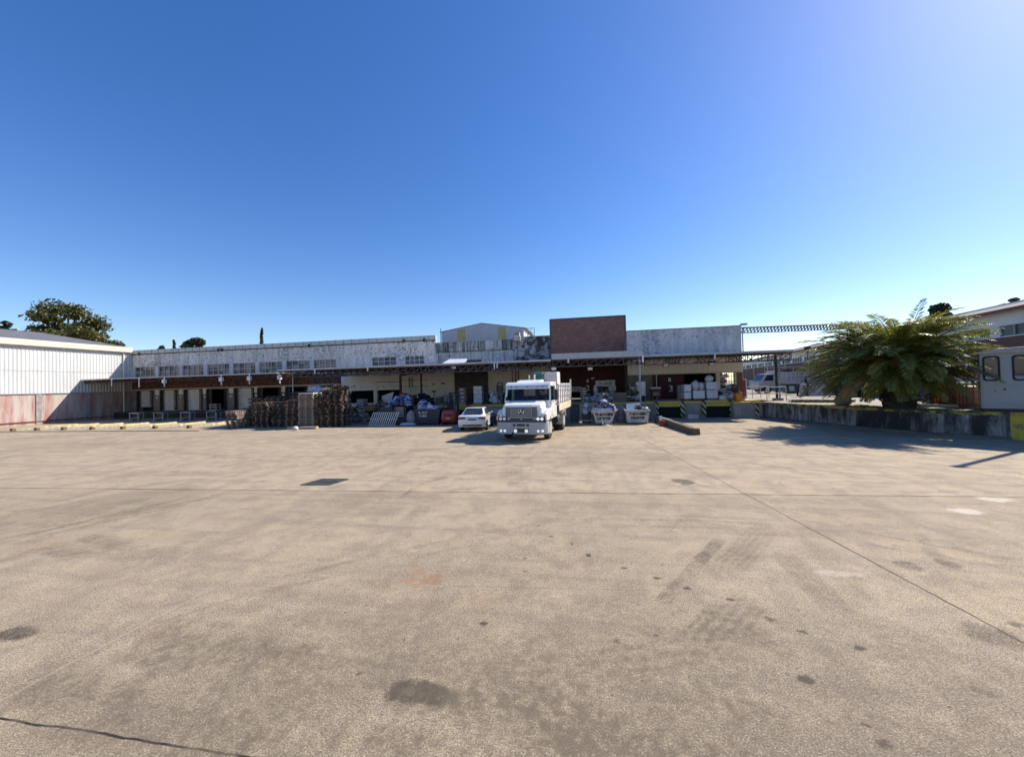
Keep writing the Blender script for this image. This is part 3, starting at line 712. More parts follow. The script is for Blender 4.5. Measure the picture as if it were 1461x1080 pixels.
# lower walls under the canopies
xb = xx(487, 560, YL)
bays = [(200, 217), (233, 251), (267, 287), (299, 322), (339, 361), (372, 399), (412, 437), (449, 477)]
bx = [(xx(a, 570, YL), xx(c_, 570, YL)) for a, c_ in bays]
zs0, zs1 = .75, 3.15
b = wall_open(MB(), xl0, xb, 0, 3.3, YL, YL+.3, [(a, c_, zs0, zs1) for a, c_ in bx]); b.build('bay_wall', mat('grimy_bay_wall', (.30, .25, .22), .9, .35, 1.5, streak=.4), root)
b = MB(); b.box(xl0, YL-.02, 3.36, xb, YL+.3, 4.5); b.build('bay_lintel', REDB, root)
b = MB(); b.box(xl0, YL-.22, 3.26, xb, YL-.021, 3.36); b.build('bay_rail', mat('pale_rail', (.52, .45, .38), .7, .2, 2), root)
for k, (a, c_) in enumerate(bx):
    if k in (0, 1, 2, 4):
        m_ = MB(); z = zs0+(.45 if k == 0 else 0)
        while z < zs1: m_.box(a, YL+.12, z+.008, c_, YL+.15, min(z+.20, zs1)); m_.box(a, YL+.135, z, c_, YL+.155, z+.01); z += .2
        m_.build('dock_door', SHUT, root)
    m_ = MB()
    for s_ in (a-.10, c_+.10):
        for q in range(10): m_.box(s_-.09, YL-.26, zs0+.1+q*.235, s_+.09, YL-.003, zs0+.1+q*.235+.17)
    m_.build('dock_seal', BLACK, root)
    MB().box(a-.42, YL-.06, zs0, a-.20, YL-.003, zs1).build('shelter_flap', RED, root)
b = MB()
for k in range(len(bx)-1):
    x = (bx[k][1]+bx[k+1][0])/2; b.box(x-.30, YL-.05, 2.62, x+.30, YL-.003, 3.22)
b.build('white_plates', mat('bay_plate', (.80, .76, .70), .7, .2, 2), root)
b = MB()
for k in range(len(bx)-1):
    x = (bx[k][1]+bx[k+1][0])/2; b.cyl((x, YL-.12, 2.3), (x, YL-.003, 2.3), .10, n=10)
b.build('bay_lamps', LAMPG, root)
def X5(p, y=560): return xx(p, y, YL)
zA = 1.2
sh = (X5(648.5), X5(697), zA, zz(672, 526.5, YL))
opn = [(X5(497), X5(533), zA, 2.55), (X5(538), X5(571), zA, 2.55), sh]
hi = [(X5(497), X5(533), 2.75, 3.12), (X5(538), X5(571), 2.75, 3.12), (X5(585), X5(597), 2.15, 2.95)]
b = wall_open(MB(), xb, xl1, 0, 4.5, YL, YL+.3, opn+hi); b.build('beige_wall', BEIGE, root)
for a, c_, d_, e_ in hi:
    m_ = MB(); m_.box(a, YL+.02, d_, c_, YL+.06, d_+.04); m_.box(a, YL+.02, e_-.04, c_, YL+.06, e_)
    for i in range(5): x = a+(c_-a)*i/4; m_.box(x-.02, YL+.02, d_+.04, x+.02, YL+.06, e_-.04)
    f = m_.build('window', WHITE, root); MB().box(a, YL+.08, d_, c_, YL+.1, e_).build('pane', mat('pale_pane', (.66, .68, .66), .3, .25, 2), f)
m_ = MB(); z = sh[2]
while z < sh[3]: m_.prism([(YL+.16, z), (YL+.10, z+.05), (YL+.16, z+.115)], sh[0], sh[1], 'x'); z += .115
m_.build('roller_shutter', SHUTD, root)
b = MB()
for px_, y0_, y1_ in ((584, 538, 553), (588, 538, 551), (731, 520, 560), (736, 520, 566), (740, 520, 555)): 
    x = X5(px_, 540); b.box(x-.035, YL-.08, zz(px_, y1_, YL), x+.035, YL-.003, min(4.45, zz(px_, y0_, YL)))
for y_ in (542.5, 551): b.box(X5(573), YL-.06, zz(590, y_, YL)-.02, X5(611), YL-.003, zz(590, y_, YL)+.02)
b.box(X5(536), YL-.07, zz(550, 545, YL)-.03, X5(571), YL-.003, zz(550, 545, YL)+.03)
b.build('pipes', mat('wall_pipe', (.12, .08, .06), .7, .3, 4), root)
b = MB()
for px_, y_ in ((577, 533), (583, 532), (593, 531.5), (601, 531)): x = X5(px_, y_); z = zz(px_, y_, YL); b.box(x-.2, YL-.25, z-.22, x+.2, YL-.003, z+.22)
b.box(X5(629.5), YL-.03, zz(632, 548, YL), X5(635.5), YL-.003, zz(632, 546, YL)); b.box(X5(617.5), YL-.03, zz(620, 549, YL), X5(620), YL-.003, zz(620, 547, YL))
b.build('switch_boxes', RUST, root)
b = MB(); b.box(X5(708), YL-.04, 2.1, X5(717), YL-.003, 2.75); b.build('wall_hatch', mat('wall_hatch', (.33, .28, .24), .8, .2, 2), root)
# roof and the walls that close the shell
b = MB(); b.box(xl0, YL+.3, 7.1, xl1, 62, 7.25); b.box(xl0, 62, 0, xl1, 62.3, 7.25); b.box(xl0-.25, YL+.3, 0, xl0-.001, 62, 7.25); b.box(xl1+.001, YL+.3, 0, xl1+.2, 62, 7.25)
b.build('shell', ROOFM, root)
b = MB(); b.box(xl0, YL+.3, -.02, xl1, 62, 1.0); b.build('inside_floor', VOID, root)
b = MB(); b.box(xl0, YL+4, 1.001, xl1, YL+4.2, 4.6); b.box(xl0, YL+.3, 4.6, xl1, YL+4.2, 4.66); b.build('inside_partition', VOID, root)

# gabled shed behind
YG = 46; root = thing('gabled_shed', 'grey corrugated shed with two yellow strips rising behind the stained parapet', 'shed', (xx(690, 480, YG), YG, 0))
gp = [(630.5, 474), (687.5, 461.5), (747, 468)]; gw = [(xx(a, c_, YG), zz(a, c_, YG)) for a, c_ in gp]
poly = [(gw[0][0], 4), gw[0], gw[1], gw[2], (gw[2][0], 4)]
MB().prism(poly, YG, YG+.15, 'y').build('gable_wall', GABLE, root)
def gz(x):
    (a, za), (c_, zc), (e_, ze_) = gw
    return za+(zc-za)*(x-a)/(c_-a) if x < c_ else zc+(ze_-zc)*(x-c_)/(e_-c_)
m_ = MB(); x = gw[0][0]+.15
while x < gw[2][0]-.1: m_.box(x-.035, YG-.03, 5, x+.035, YG-.001, gz(x)-.04); x += .33
m_.build('gable_ribs', GABLE, root)
for p0, p1 in ((652.5, 664), (711, 721.5)):
    a, c_ = xx(p0, 478, YG), xx(p1, 478, YG)
    MB().box(a, YG-.05, 5, c_, YG-.032, min(gz(a), gz(c_))-.12).build('yellow_strip', YELT, root)
b = MB(); b.box(gw[2][0]-.15, YG+.15, 4, gw[2][0], YG+14, gw[2][1]-.05); b.build('side_wall', WHITE, root)
b = MB(); b.add([(gw[0][0]-.3, YG-.1, gw[0][1]+.03), (gw[1][0], YG-.1, gw[1][1]+.05), (gw[2][0]+.4, YG-.1, gw[2][1]+.0), (gw[0][0]-.3, YG+14, gw[0][1]+.03), (gw[1][0], YG+14, gw[1][1]+.05), (gw[2][0]+.4, YG+14, gw[2][1])], [(0, 1, 4, 3), (1, 2, 5, 4)])
b.build('roof', mat('shed_roof', (.30, .30, .31), .5, .2, 1), root)
b = MB(); b.tube([(gw[0][0]-.1, YG-.1, 5), (gw[0][0]-.1, YG-.1, gw[0][1]+.45)], .08, 8); b.build('flue', STEEL, root)
root = thing('roof_rail', 'thin steel roof rail standing between the gabled shed and the brick block', 'railing', (xx(758, 474, 41), 41, 7.25))
b = MB(); pa, pb = xx(752.5, 470, 41), xx(762.5, 470, 41); zt = zz(757, 468.5, 41)
for x in (pa, (pa+pb)/2, pb): b.cyl((x, 41, 7.25), (x, 41, zt), .03, n=6)
b.cyl((pa, 41, zt), (pb, 41, zt), .03, n=6); b.cyl((pa, 41, zt-.5), (pb, 41, zt-.5), .025, n=6); b.build('rails', STEEL, root)
root = thing('roof_vent', 'pale box vent with dark louvres on the blackened parapet', 'vent', (xx(738, 480, YL-.3), YL-.3, zz(738, 487, YL)))
xv = xx(738.5, 480, YL-.3); za_, zb_ = zz(738, 486.5, YL-.3), zz(738, 474.5, YL-.3)
MB().box(xv-.3, YL-.6, za_, xv+.3, YL-.13, za_+.45).build('stem', CONCL, root)
MB().box(xv-.22, YL-.55, za_+.45, xv+.22, YL-.13, zb_).build('hood', WHITE, root)
m_ = MB()
for k in range(3): m_.box(xv-.24, YL-.58, zb_-.30+k*.11, xv+.24, YL-.551, zb_-.24+k*.11)
m_.build('louvres', DARK, root)

# brick block over the middle entrance
YB = 36.5; xb0, xb1 = xx(785, 480, YB), xx(893, 480, YB); zbt = zz(838, 454, YB)
root = thing('brick_entrance_block', 'tall plain brown brick block above the dark red entrance wall', 'building', ((xb0+xb1)/2, YB, 0))
b = MB(); b.box(xb0, YB, 4.75, xb1, YB+6, zbt); b.build('brick_face', BRICK, root)
b = MB(); b.box(xb0-.03, YB-.05, zbt, xb1+.03, YB+6, zbt+.10); b.build('coping', mat('dark_coping', (.10, .095, .10), .8, .3, 2), root)
b = MB(); b.box(xb0-.04, YB-.04, 5, xb0+.10, YB-.002, zbt); b.box(xb1-.10, YB-.04, 5, xb1+.04, YB-.002, zbt); b.build('edge_bands', mat('dark_coping', (.1, .1, .1)), root)
def XB(p): return xx(p, 560, YB+.2)
dr = (XB(807), XB(828), 1.2, zz(815, 559.5, YB)); hat = (XB(851), XB(877), 2.2, zz(860, 543.5, YB))
b = wall_open(MB(), xb0, xb1, 1.2, 4.75, YB+.2, YB+.5, [dr, hat]); b.build('red_wall', RED, root)
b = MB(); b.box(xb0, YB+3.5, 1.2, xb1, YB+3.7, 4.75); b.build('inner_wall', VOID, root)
b = MB(); b.box(dr[0]-.12, YB+.12, 1.2, dr[0], YB+.199, dr[3]+.5); b.box(dr[1], YB+.12, 1.2, dr[1]+.14, YB+.199, dr[3]+.5); b.box(dr[0], YB+.12, dr[3]+.42, dr[1], YB+.199, dr[3]+.5); b.build('door_frame', CREAM, root)
MB().box(dr[0], YB+.14, dr[3], dr[1], YB+.199, dr[3]+.42).build('door_sign_panel', mat('faded_sign', (.50, .42, .40), .7, .4, 6, c2=(.30, .16, .16)), root)
f = MB(); f.box(hat[0]-.06, YB+.13, hat[3]-.55, hat[1]+.06, YB+.199, hat[3]+.05)
f = f.build('sign_board', WHITE, root)
T = Matrix.Translation((0, 0, 0))
ro = ORI[root.name]
text('X  LIMP', .34, INK, f, Matrix.Translation(Vector(((hat[0]+hat[1])/2, YB+.125, hat[3]-.25))-ro) @ FRONT)
MB().box(XB(844), YB+.17, zz(845, 541, YB), XB(848.5), YB+.199, zz(845, 538.5, YB)).build('wall_plate', CREAM, root)
WL = mat('faded_white_lettering', (.80, .76, .72), .8, .35, 12)
text('B', .42, WL, root, Matrix.Translation(Vector((XB(839), YB+.195, zz(839, 543.5, YB)))-ro) @ FRONT, bold=.012)
text('2', .72, WL, root, Matrix.Translation(Vector((XB(839), YB+.195, zz(839, 554, YB)))-ro) @ FRONT, bold=.012)

# right wing
YR = 34; xr0, xr1 = xx(894, 500, YR)+.05, 13.0; zrt = zz(980, 469, YR)
root = thing('right_warehouse_wing', 'stained pale grey right wing with beige band and bay opening beside the brick block', 'warehouse', ((xr0+xr1)/2, YR, 0))
b = MB(); b.box(xr0, YR, 4.5, xr1, YR+.3, zrt); b.build('parapet', PEELG, root)
b = MB(); b.box(xr0, YR-.04, zrt, xr1+.04, YR+.34, zrt+.07); b.build('coping', mat('weathered_coping', (.3, .31, .32), .9, .3, 2), root)
def XR(p): return xx(p, 555, YR)
zl = zz(1000, 531.5, YR)
b = MB(); b.box(xr0, YR-.02, zl, xr1, YR+.3, 4.5); b.build('beige_band', BEIGE, root)
b = MB(); b.box(xr0, YR-.10, zl-.08, xr1, YR+.25, zl); b.build('band_trim', CREAM, root)
ops = [(XR(931), XR(1022.5), 1.2, zl-.08), (XR(1028), XR(1051), 1.2, zl-.08)]
b = wall_open(MB(), xr0, XR(931), 1.2, zl-.08, YR, YR+.3, []); b.build('block_wall', BLOCK, root)
b = MB(); b.box(XR(1022.5), YR, 1.2, XR(1028), YR+.3, zl-.08); b.build('pier', CREAM, root)
b = MB(); b.box(XR(1051), YR+.01, 1.2, xr1, YR+.3, zl-.08); b.build('brick_end', BRICKR, root)
b = MB(); b.box(XR(1048.5), YR-.05, 1.2, XR(1051), YR+.2, zl-.08); b.build('steel_post', CREAM, root)
d_ = MB(); d_.box(XR(932.5), YR+.31, 1.2, XR(978), YR+.37, zl-.12); d_ = d_.build('sliding_door', RED, root)
ro = ORI[root.name]
text('B', .42, WL, d_, Matrix.Translation(Vector((XR(957), YR+.305, zz(957, 542, YR)))-ro) @ FRONT, bold=.012)
text('3', .74, WL, d_, Matrix.Translation(Vector((XR(958.5), YR+.305, zz(958, 555, YR)))-ro) @ FRONT, bold=.012)
b = MB(); b.box(XR(931), YR+.18, 1.2, XR(931)+.5, YR+.29, zl-.1); b.build('door_leaf', RUST, root)
b = MB(); b.box(XR(936.5), YR-.06, 1.2, XR(937.5), YR+.02, zl-.1); b.build('door_post', CREAM, root)
b = MB(); b.box(xr0, YR+.3, 6.3, xr1, 52, 6.45); b.box(xr0, 51.7, 0, xr1, 52, 6.3); b.box(xr0, YR+.3, 0, xr0+.2, 51.7, 6.3)
b.box(xr1-.25, YR+.3, 3.6, xr1, 51.7, 6.3); b.box(xr1-.25, 38.5, 0, xr1, 51.7, 3.6)
b.build('shell', ROOFM, root)
b = MB(); b.box(xr0+.2, YR+.3, .9, xr1-.25, 51.7, 1.19); b.build('inside_floor', CONC, root)
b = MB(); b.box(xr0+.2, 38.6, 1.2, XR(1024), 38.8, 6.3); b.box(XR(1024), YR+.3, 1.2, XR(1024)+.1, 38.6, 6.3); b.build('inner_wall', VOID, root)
gate = MB()
for k in range(8): gate.box(xr1-.14, YR+.5+k*.52, 1.2, xr1-.10, YR+.54+k*.52, 3.6)
for z in (1.6, 2.3, 3.0, 3.5): gate.box(xr1-.13, YR+.35, z-.02, xr1-.11, 38.5, z+.02)
gate.build('side_grille', CREAM, root)
b = MB(); b.tube([(xr1+.06, YR-.1, 4.6), (xr1+.06, YR-.1, zrt-.2)], .05, 6); b.box(xr1, YR-.15, zrt+.07, xr1+.45, YR+.2, zrt+.2); b.build('cable_bracket', STEEL, root)

# canopies
def lattice(m_, a, c_, h, step, t=.05):
    a, c_ = Vector(a), Vector(c_); d = c_-a; n = max(1, round(d.length/step)); dn = Vector((0, 0, -h))
    m_.bar(a, c_, t*1.3); m_.bar(a+dn, c_+dn, t*1.3)
    for k in range(n+1):
        p = a+d*(k/n); m_.bar(p, p+dn, t*.9)
        if k < n: q = a+d*((k+1)/n); m_.bar(p+dn, q, t*.9)
def canopy(label, x0, x1, yf, yb, zf, zbk, fh, th, step, posts, hang, raft=2.9, tmat=None, fm=None, jmat=None, z0=0.0):
    root = thing('canopy', label, 'canopy', ((x0+x1)/2, yf, 0), 'canopies over the docks')
    b = MB(); b.add([(x0, yf, zf), (x1, yf, zf), (x1, yb, zbk), (x0, yb, zbk), (x0, yf, zf+.05), (x1, yf, zf+.05), (x1, yb, zbk+.05), (x0, yb, zbk+.05)], [(0, 1, 2, 3), (4, 5, 6, 7), (0, 1, 5, 4), (1, 2, 6, 5), (2, 3, 7, 6), (3, 0, 4, 7)])
    b.build('roof_sheet', jmat or mat('canopy_sheet', (.52, .47, .42), .8, .25, 1.1, streak=.25), root)
    b = MB(); b.box(x0, yf-.10, zf-.02, x1, yf-.003, zf-.02+fh); b.build('fascia', fm or SHEET, root)
    b = MB(); lattice(b, (x0+.05, yf+.12, zf-.06), (x1-.05, yf+.12, zf-.06), th, step); b.build('front_truss', tmat or TRUSS, root)
    b = MB(); n = max(1, round((x1-x0)/raft))
    for k in range(n+1):
        x = x0+.1+(x1-x0-.2)*k/n; lattice(b, (x, yf+.2, zf-.07), (x, yb-.2, zbk-.07), th*.8, 1.0, .045)
    for q in (.35, .68):
        y = yf+(yb-yf)*q; z = zf+(zbk-zf)*q; b.bar((x0+.1, y, z-.07), (x1-.1, y, z-.07), .09)
    b.build('rafters', RUST, root)
    for px_, yy, zb_, wd in posts:
        m_ = MB(); z = zf-.05
        m_.cyl((px_, yy, zb_), (px_, yy, z), wd, n=10); m_.box(px_-wd*2, yy-wd*2, zb_, px_+wd*2, yy+wd*2, zb_+.04)
        m_.build('post', RUST if wd > .085 else STEEL, root)
    for hx, hl, bx_ in hang:
        m_ = MB(); m_.cyl((hx, yf-.16, zf-hl), (hx, yf-.16, zf), .055, n=8)
        if bx_: m_.box(hx-.17, yf-.3, zf-hl*.62, hx+.17, yf-.06, zf-hl*.22)
        m_.build('downpipe', WHITE, root)
    return root
y1 = 32.8; zc1 = zz(300, 536, y1)
hangs = [(xx(p, 545, y1), 1.0 if p > 180 else .75, p in (237, 318, 358, 401)) for p in (162, 201, 237, 318, 358, 401)]
canopy('rusty low canopy over the left bays, reaching the white warehouse wall', XW+.1, xx(396, 530, y1), y1, YL-.13, zc1, zc1+.15, .10, .30, .8, [], hangs, 2.8, RUST, None, mat('pale_soffit_sheet', (.36, .31, .26), .8, .3, 1.2, streak=.2))
y2 = 27.76; zc2 = 4.4
canopy('long truss canopy from the pallet stacks to the brick block', xx(397, 528, y2), xx(786, 513, y2), y2, YL-.13, zc2, zc2+.2, .12, .5, .62,
       [(xx(418, 550, y2+.5), y2+.5, 0, .055), (xx(571.5, 550, 30.6), 30.6, 1.2, .11), (xx(601, 550, 30.6), 30.6, 1.2, .09)],
       [(xx(451, 525, y2), .35, False), (xx(526, 522, y2), .3, False), (xx(706, 518, y2), .45, False), (xx(710, 518, y2), .4, False)], 2.6)
canopy('short canopy with a deep pale fascia under the brick block', xx(787, 513, y2), xx(917, 508, y2), y2, YB-.06, zc2+.1, zc2+.3, .42, .48, .6,
       [(xx(913, 545, y2+.35), y2+.35, 0, .065)], [(xx(811, 515, y2), .3, False), (xx(916.5, 513, y2), .45, False)], 2.2, None, mat('pale_fascia', (.42, .44, .47), .5, .12, 1, streak=.15))
y3 = 29.3; zc3 = zz(1040, 504.5, y3)
canopy('right truss canopy jutting past the end of the grey wing', xx(918, 509, y3), xx(1131, 500, y3), y3, YR-.06, zc3, zc3+.12, .14, .55, .72,
       [], [(xx(1019, 511, y3), .38, False)], 2.2)
for px_, wd in ((1106.5, .10), (1110.5, .07)):
    pass
root = thing('canopy_column', 'grey steel column carrying the free end of the right canopy', 'column', (xx(1108.5, 540, 31), 31, ZR))
xcol = xx(1108.5, 540, 31)
MB().cyl((xcol-.04, 31, ZR), (xcol-.04, 31, zc3-.1), .085, n=10).build('main_tube', DARK, root)
MB().cyl((xcol+.15, 31, ZR+.02), (xcol+.15, 31, zc3-.62), .06, n=8).build('drain_tube', STEEL, root)
MB().box(xcol-.25, 30.8, ZR, xcol+.3, 31.25, ZR+.18).build('footing', CONC, root)
# roof-light box on the canopy
root = thing('rooflight', 'bright white sheet rooflight lying on the long truss canopy', 'rooflight', (xx(648, 515, 30), 30, 4.45))
ra = [(629.5, 519.3), (665, 518), (665, 511.8), (641, 512.4)]
q = [PY(a, c_, 30+(.0 if i < 2 else .9)) for i, (a, c_) in enumerate(ra)]
b = MB(); b.add([*q, *[p+Vector((0, .5, -.12)) for p in q]], [(0, 1, 2, 3), (4, 5, 6, 7), (0, 1, 5, 4), (1, 2, 6, 5), (2, 3, 7, 6), (3, 0, 4, 7)])
b.build('white_sheet', WHITE, root); xa_ = q[1].x
MB().box(xa_+.02, 30, 4.5, xa_+1.3, 31, zz(670, 513.5, 30)).build('dark_end', DARK, root)

# flood lamps under the canopies
for px_, py_, yy, lab in ((647, 524.5, 28.2, 'floodlight hanging over the dark roller shutter'), (790, 526, 28.2, 'floodlight hanging at the left edge of the dark red entrance'), (842, 526, 30, 'small square lamp high on the dark red entrance wall'), (950, 520.5, 30.6, 'floodlight under the right canopy above the B 3 door'), (1016, 519, 30.6, 'floodlight under the right canopy above the wrapped white loads')):
    p = PY(px_, py_, yy); root = thing('floodlight', lab, 'floodlight', p, 'floodlights under the canopies')
    MB().box(p.x-.22, p.y, p.z-.14, p.x+.22, p.y+.16, p.z+.14).build('housing', DARK, root, bevel=.02)
    MB().box(p.x-.17, p.y-.012, p.z-.10, p.x+.17, p.y-.002, p.z+.10).build('lens', LAMPG, root)
    MB().bar((p.x, p.y+.1, p.z+.14), (p.x, p.y+.1, 4.4), .03).build('bracket', DARK, root)
# ------------------------------------------------------------------ docks
YD = 30.0; xd0 = xx(497, 590, YD)
root = thing('loading_dock', 'raised concrete loading dock with worn yellow edge and striped bumpers', 'loading dock', (-2, YD, 0))
b = MB(); b.box(xd0, YD, 0, xl1, YL-.003, 1.14); b.box(xl1, YD, 0, xb1, YB+3.4, 1.14); b.box(xb1, YD, 0, 12.6, YR+.29, 1.14)
b.build('platform', CONC, root)
b = MB(); b.box(xd0, YD+.14, 1.144, xl1, YL-.005, 1.2); b.box(xl1, YD+.14, 1.144, xb1, YB+.19, 1.2); b.box(xb1, YD+.14, 1.144, 12.6, YR-.005, 1.2)
b.build('floor_slab', CONCL, root)
b = MB(); b.box(xd0, YD-.03, 1.05, 12.6, YD+.138, 1.205); b.build('edge', YEL, root)
for p0, p1 in ((509, 541), (939, 973), (1006, 1042), (845, 868), (655, 668)):
    MB().box(xx(p0, 580, YD-.2), YD-.22, .82, xx(p1, 580, YD-.2), YD-.035, 1.04).build('lift_plate', YEL, root, bevel=.02)
    MB().box(xx(p0, 590, YD-.02)+.05, YD-.02, .0, xx(p1, 590, YD-.02)-.05, YD-.003, .80).build('pit_front', VOID, root)  # near-black sheet on the dock face, painted in for the shaded pit
for p in (508, 937, 973.5, 1004.5, 1044, 668):
    x = xx(p, 585, YD-.15); MB().box(x-.13, YD-.26, .18, x+.13, YD-.035, 1.22).build('bumper', STRIPEB, root, bevel=.03)
b = MB(); b.box(xx(981, 592, 29), 28.9, 0, xx(996, 592, 29), 29.5, .30); b.build('step_block', CONCL, root)
root = thing('end_dock', 'low grey dock end wall between the right bay and the curved wall', 'loading dock', (11.6, 29.2, 0))
x0_, x1_ = xx(1047, 590, 29.2), 12.34
MB().box(x0_, 29.2, 0, x1_, YD-.27, 1.04).build('face', CONC, root)
MB().box(x0_-.02, 29.16, 1.04, x1_, YD-.27, 1.12).build('edge', YEL, root)
MB().box(x1_-.45, 29.12, .15, x1_-.25, 29.155, 1.0).build('bumper', STRIPEB, root)
b = MB(); b.tube([(x0_+.75, 29.15, .62+.16*math.sin(t)) if False else (x0_+.75+.16*math.cos(t), 29.14, .62+.16*math.sin(t)) for t in np.linspace(0, 6.28, 13)], .035, 6); b.build('mooring_ring', STEEL, root)
root = thing('left_dock', 'low shaded dock step below the left bay doors', 'loading dock', (-37, 36, 0))
MB().box(xl0, 35.6, 0, xx(487, 585, 36), YL-.003, .72).build('platform', mat('near_black_concrete', (.055, .05, .048), .95, .4, 2), root)  # even near-black concrete, darker than the other docks
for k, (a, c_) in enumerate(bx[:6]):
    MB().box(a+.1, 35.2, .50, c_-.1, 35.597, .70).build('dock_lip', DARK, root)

# trestles in front of the left bays
for px_, topm, lab in ((195, CONCL, 'pale steel trestle nearest the white warehouse'), (229.5, mat('grey_trestle_top', (.25, .26, .25)), 'grey topped trestle between the first two left bay doors'), (268, mat('silver_trestle_top', (.33, .38, .42)), 'silver blue trestle before the third left bay door'), (305, TEAL, 'teal topped trestle before the dark fourth bay')):
    c = G(px_, 601.5); y = 32.0; x = xx(px_, 600, y)
    root = thing('trestle', lab, 'trestle', (x, y, 0), 'trestles before the left bays')
    MB().box(x-.58, y-.3, .80, x+.58, y+.3, .98 if topm is TEAL else .88).build('top', topm, root)
    for sx in (-.54, .54):
        MB().box(x+sx-.035, y-.27, 0, x+sx+.035, y-.20, .80).build('leg', STEEL, root)
        MB().box(x+sx-.035, y+.2, 0, x+sx+.035, y+.27, .80).build('leg', STEEL, root)
    MB().box(x-.5, y-.25, .3, x+.5, y-.22, .34).build('rail', STEEL, root)
    MB().box(x-.5, y-.02, .05, x+.5, y+.02, .78).build('back_panel', mat('trestle_panel', (.045, .05, .06), .7, .3, 3), root)
x, y = xx(306, 580, 35.9), 36.0
root = thing('slatted_crate', 'pale open slatted crate standing in the dark fourth bay', 'crate', (x, y, .72))
m_ = MB()
for sx in (-.4, .4):
    for sy in (-.25, .25): m_.box(x+sx-.04, y+sy-.04, .72, x+sx+.04, y+sy+.04, 1.5)
for z in (.85, 1.15, 1.43): m_.box(x-.44, y-.31, z-.05, x+.44, y-.292, z+.05); m_.box(x-.44, y+.292, z-.05, x+.44, y+.31, z+.05)
m_.build('slats', WOODP, root)

# ------------------------------------------------------------------ pallets
def pallet_mesh(m):
    b = MB(); b.cur = 0
    for i in range(7): x = -.55+i*1.1/6; b.box(x-.05, -.5, .122, x+.05, .5, .144)
    for y in (-.45, 0, .45): b.box(-.6, y-.05, .100, .6, y+.05, .1215)
    b.cur = 1
    for x in (-.53, 0, .53):
        for y in (-.45, 0, .45): b.box(x-.07, y-.05, .022, x+.07, y+.05, .0995)
    b.cur = 0
    for y in (-.45, 0, .45): b.box(-.6, y-.05, 0, .6, y+.05, .0215)
    o = b.build('pallet', [m, BLOCKW], None); me = o.data; bpy.data.objects.remove(o); return me
BLOCKW = mat('pallet_block_wood', (.235, .175, .13), .9, .4, 6, rnd=.5)
PM = {'w': pallet_mesh(WOOD), 'p': pallet_mesh(WOODP), 'r': pallet_mesh(WOODR)}
rp = random.Random(11); first = {}
def stack(px_, y, n, kind, desc, mess=0.03, rz=0, z0=0.0, dx=0):
    x = xx(px_, 600, y)+dx
    word = {'w': 'weathered', 'p': 'pale', 'r': 'red-brown'}[kind]
    for k in range(n):
        o = bpy.data.objects.new('pallet', PM[kind]); col.objects.link(o)
        mess_ = mess*(1+.7*k/n); tz = rz+rp.uniform(-mess_, mess_)*2.2
        o.location = (x+rp.uniform(-mess_, mess_)*1.3, y+rp.uniform(-mess_, mess_)*1.3, z0+k*.1455+.001); o.rotation_euler = (0, 0, tz)
        nm = 'topmost' if k == n-1 else ord_(k)+('' if k == 0 else ' from bottom')
        tag(o, f'{word} pallet, {nm}, in {desc}', 'pallet', 'pallets stacked in the yard')
stack(340.5, 25.3, 9, 'p', 'the short leftmost pale stack', .03, 1.57)
stack(360, 26.2, 10, 'w', 'the dark stack right of the short pale one', .05)
stack(381, 25.5, 13, 'r', 'the front stack left of the slim pole', .05)
stack(405, 25.9, 13, 'w', 'the front stack just under the slim pole', .05, .05)
stack(425, 25.4, 14, 'r', 'the front stack beside the pale tall stack', .04)
stack(443, 25.2, 17, 'p', 'the tall neat pale stack topped white', .015)
stack(464, 25.7, 16, 'w', 'the dark stack right of the pale one', .06, .1)
stack(485, 25.9, 18, 'r', 'the tall leaning right hand stack', .035, -.08)
stack(372, 27.6, 15, 'r', 'the rear row stack farthest left', .05)
stack(396, 27.7, 16, 'w', 'the rear row stack left of the slim pole', .05)
stack(432, 27.4, 18, 'w', 'the rear row stack behind the pale stack', .05)
stack(458, 27.5, 17, 'r', 'the rear row stack third from left of leaners', .05)
stack(478, 27.4, 18, 'w', 'the rear row stack behind the leaning one', .04)
# broken pallets heaped on the tall stacks
for k, (px_, y, z, rx, ry, rz, kd) in enumerate(((474, 25.8, 2.55, .18, .3, .4, 'w'), (486, 25.9, 2.80, -.2, .15, .9, 'r'), (492, 26.1, 2.70, .12, -.25, .2, 'w'), (482, 27.3, 2.85, .2, .1, .6, 'r'))):
    o = bpy.data.objects.new('pallet', PM[kd]); col.objects.link(o); x = xx(px_, 565, y)
    o.location = (x, y, z); o.rotation_euler = (rx, ry, rz)
    tag(o, ['weathered', 'red-brown', 'second weathered', 'rearmost red-brown'][k]+' broken pallet tipped askew on the tall right hand stacks', 'pallet', 'broken pallets heaped on top')
x, y = xx(443, 560, 25.2), 25.2
b = MB(); b.box(x-.58, y-.5, 17*.1455+.002, x+.58, y+.5, 17*.1455+.05); solo(b, 'white_board', WHITE, 'thin white board lying on the tall neat pale pallet stack', 'board')
# bright sheet bundle behind the stacks
p = PY(452, 560, 28.4); b = MB(); b.box(p.x-.62, p.y-.4, 1.2, p.x+.55, p.y+.4, 2.72); b.ball((p.x-.1, p.y, 2.85), (.5, .35, .26), 12, 7, .2, rp); b.ball((p.x+.45, p.y, 2.72), (.4, .3, .22), 12, 7, .2, rp)
solo(b, 'wrapped_load', PLASTIC, 'pale blue wrapped load rising behind the tall pallet stacks', 'load')
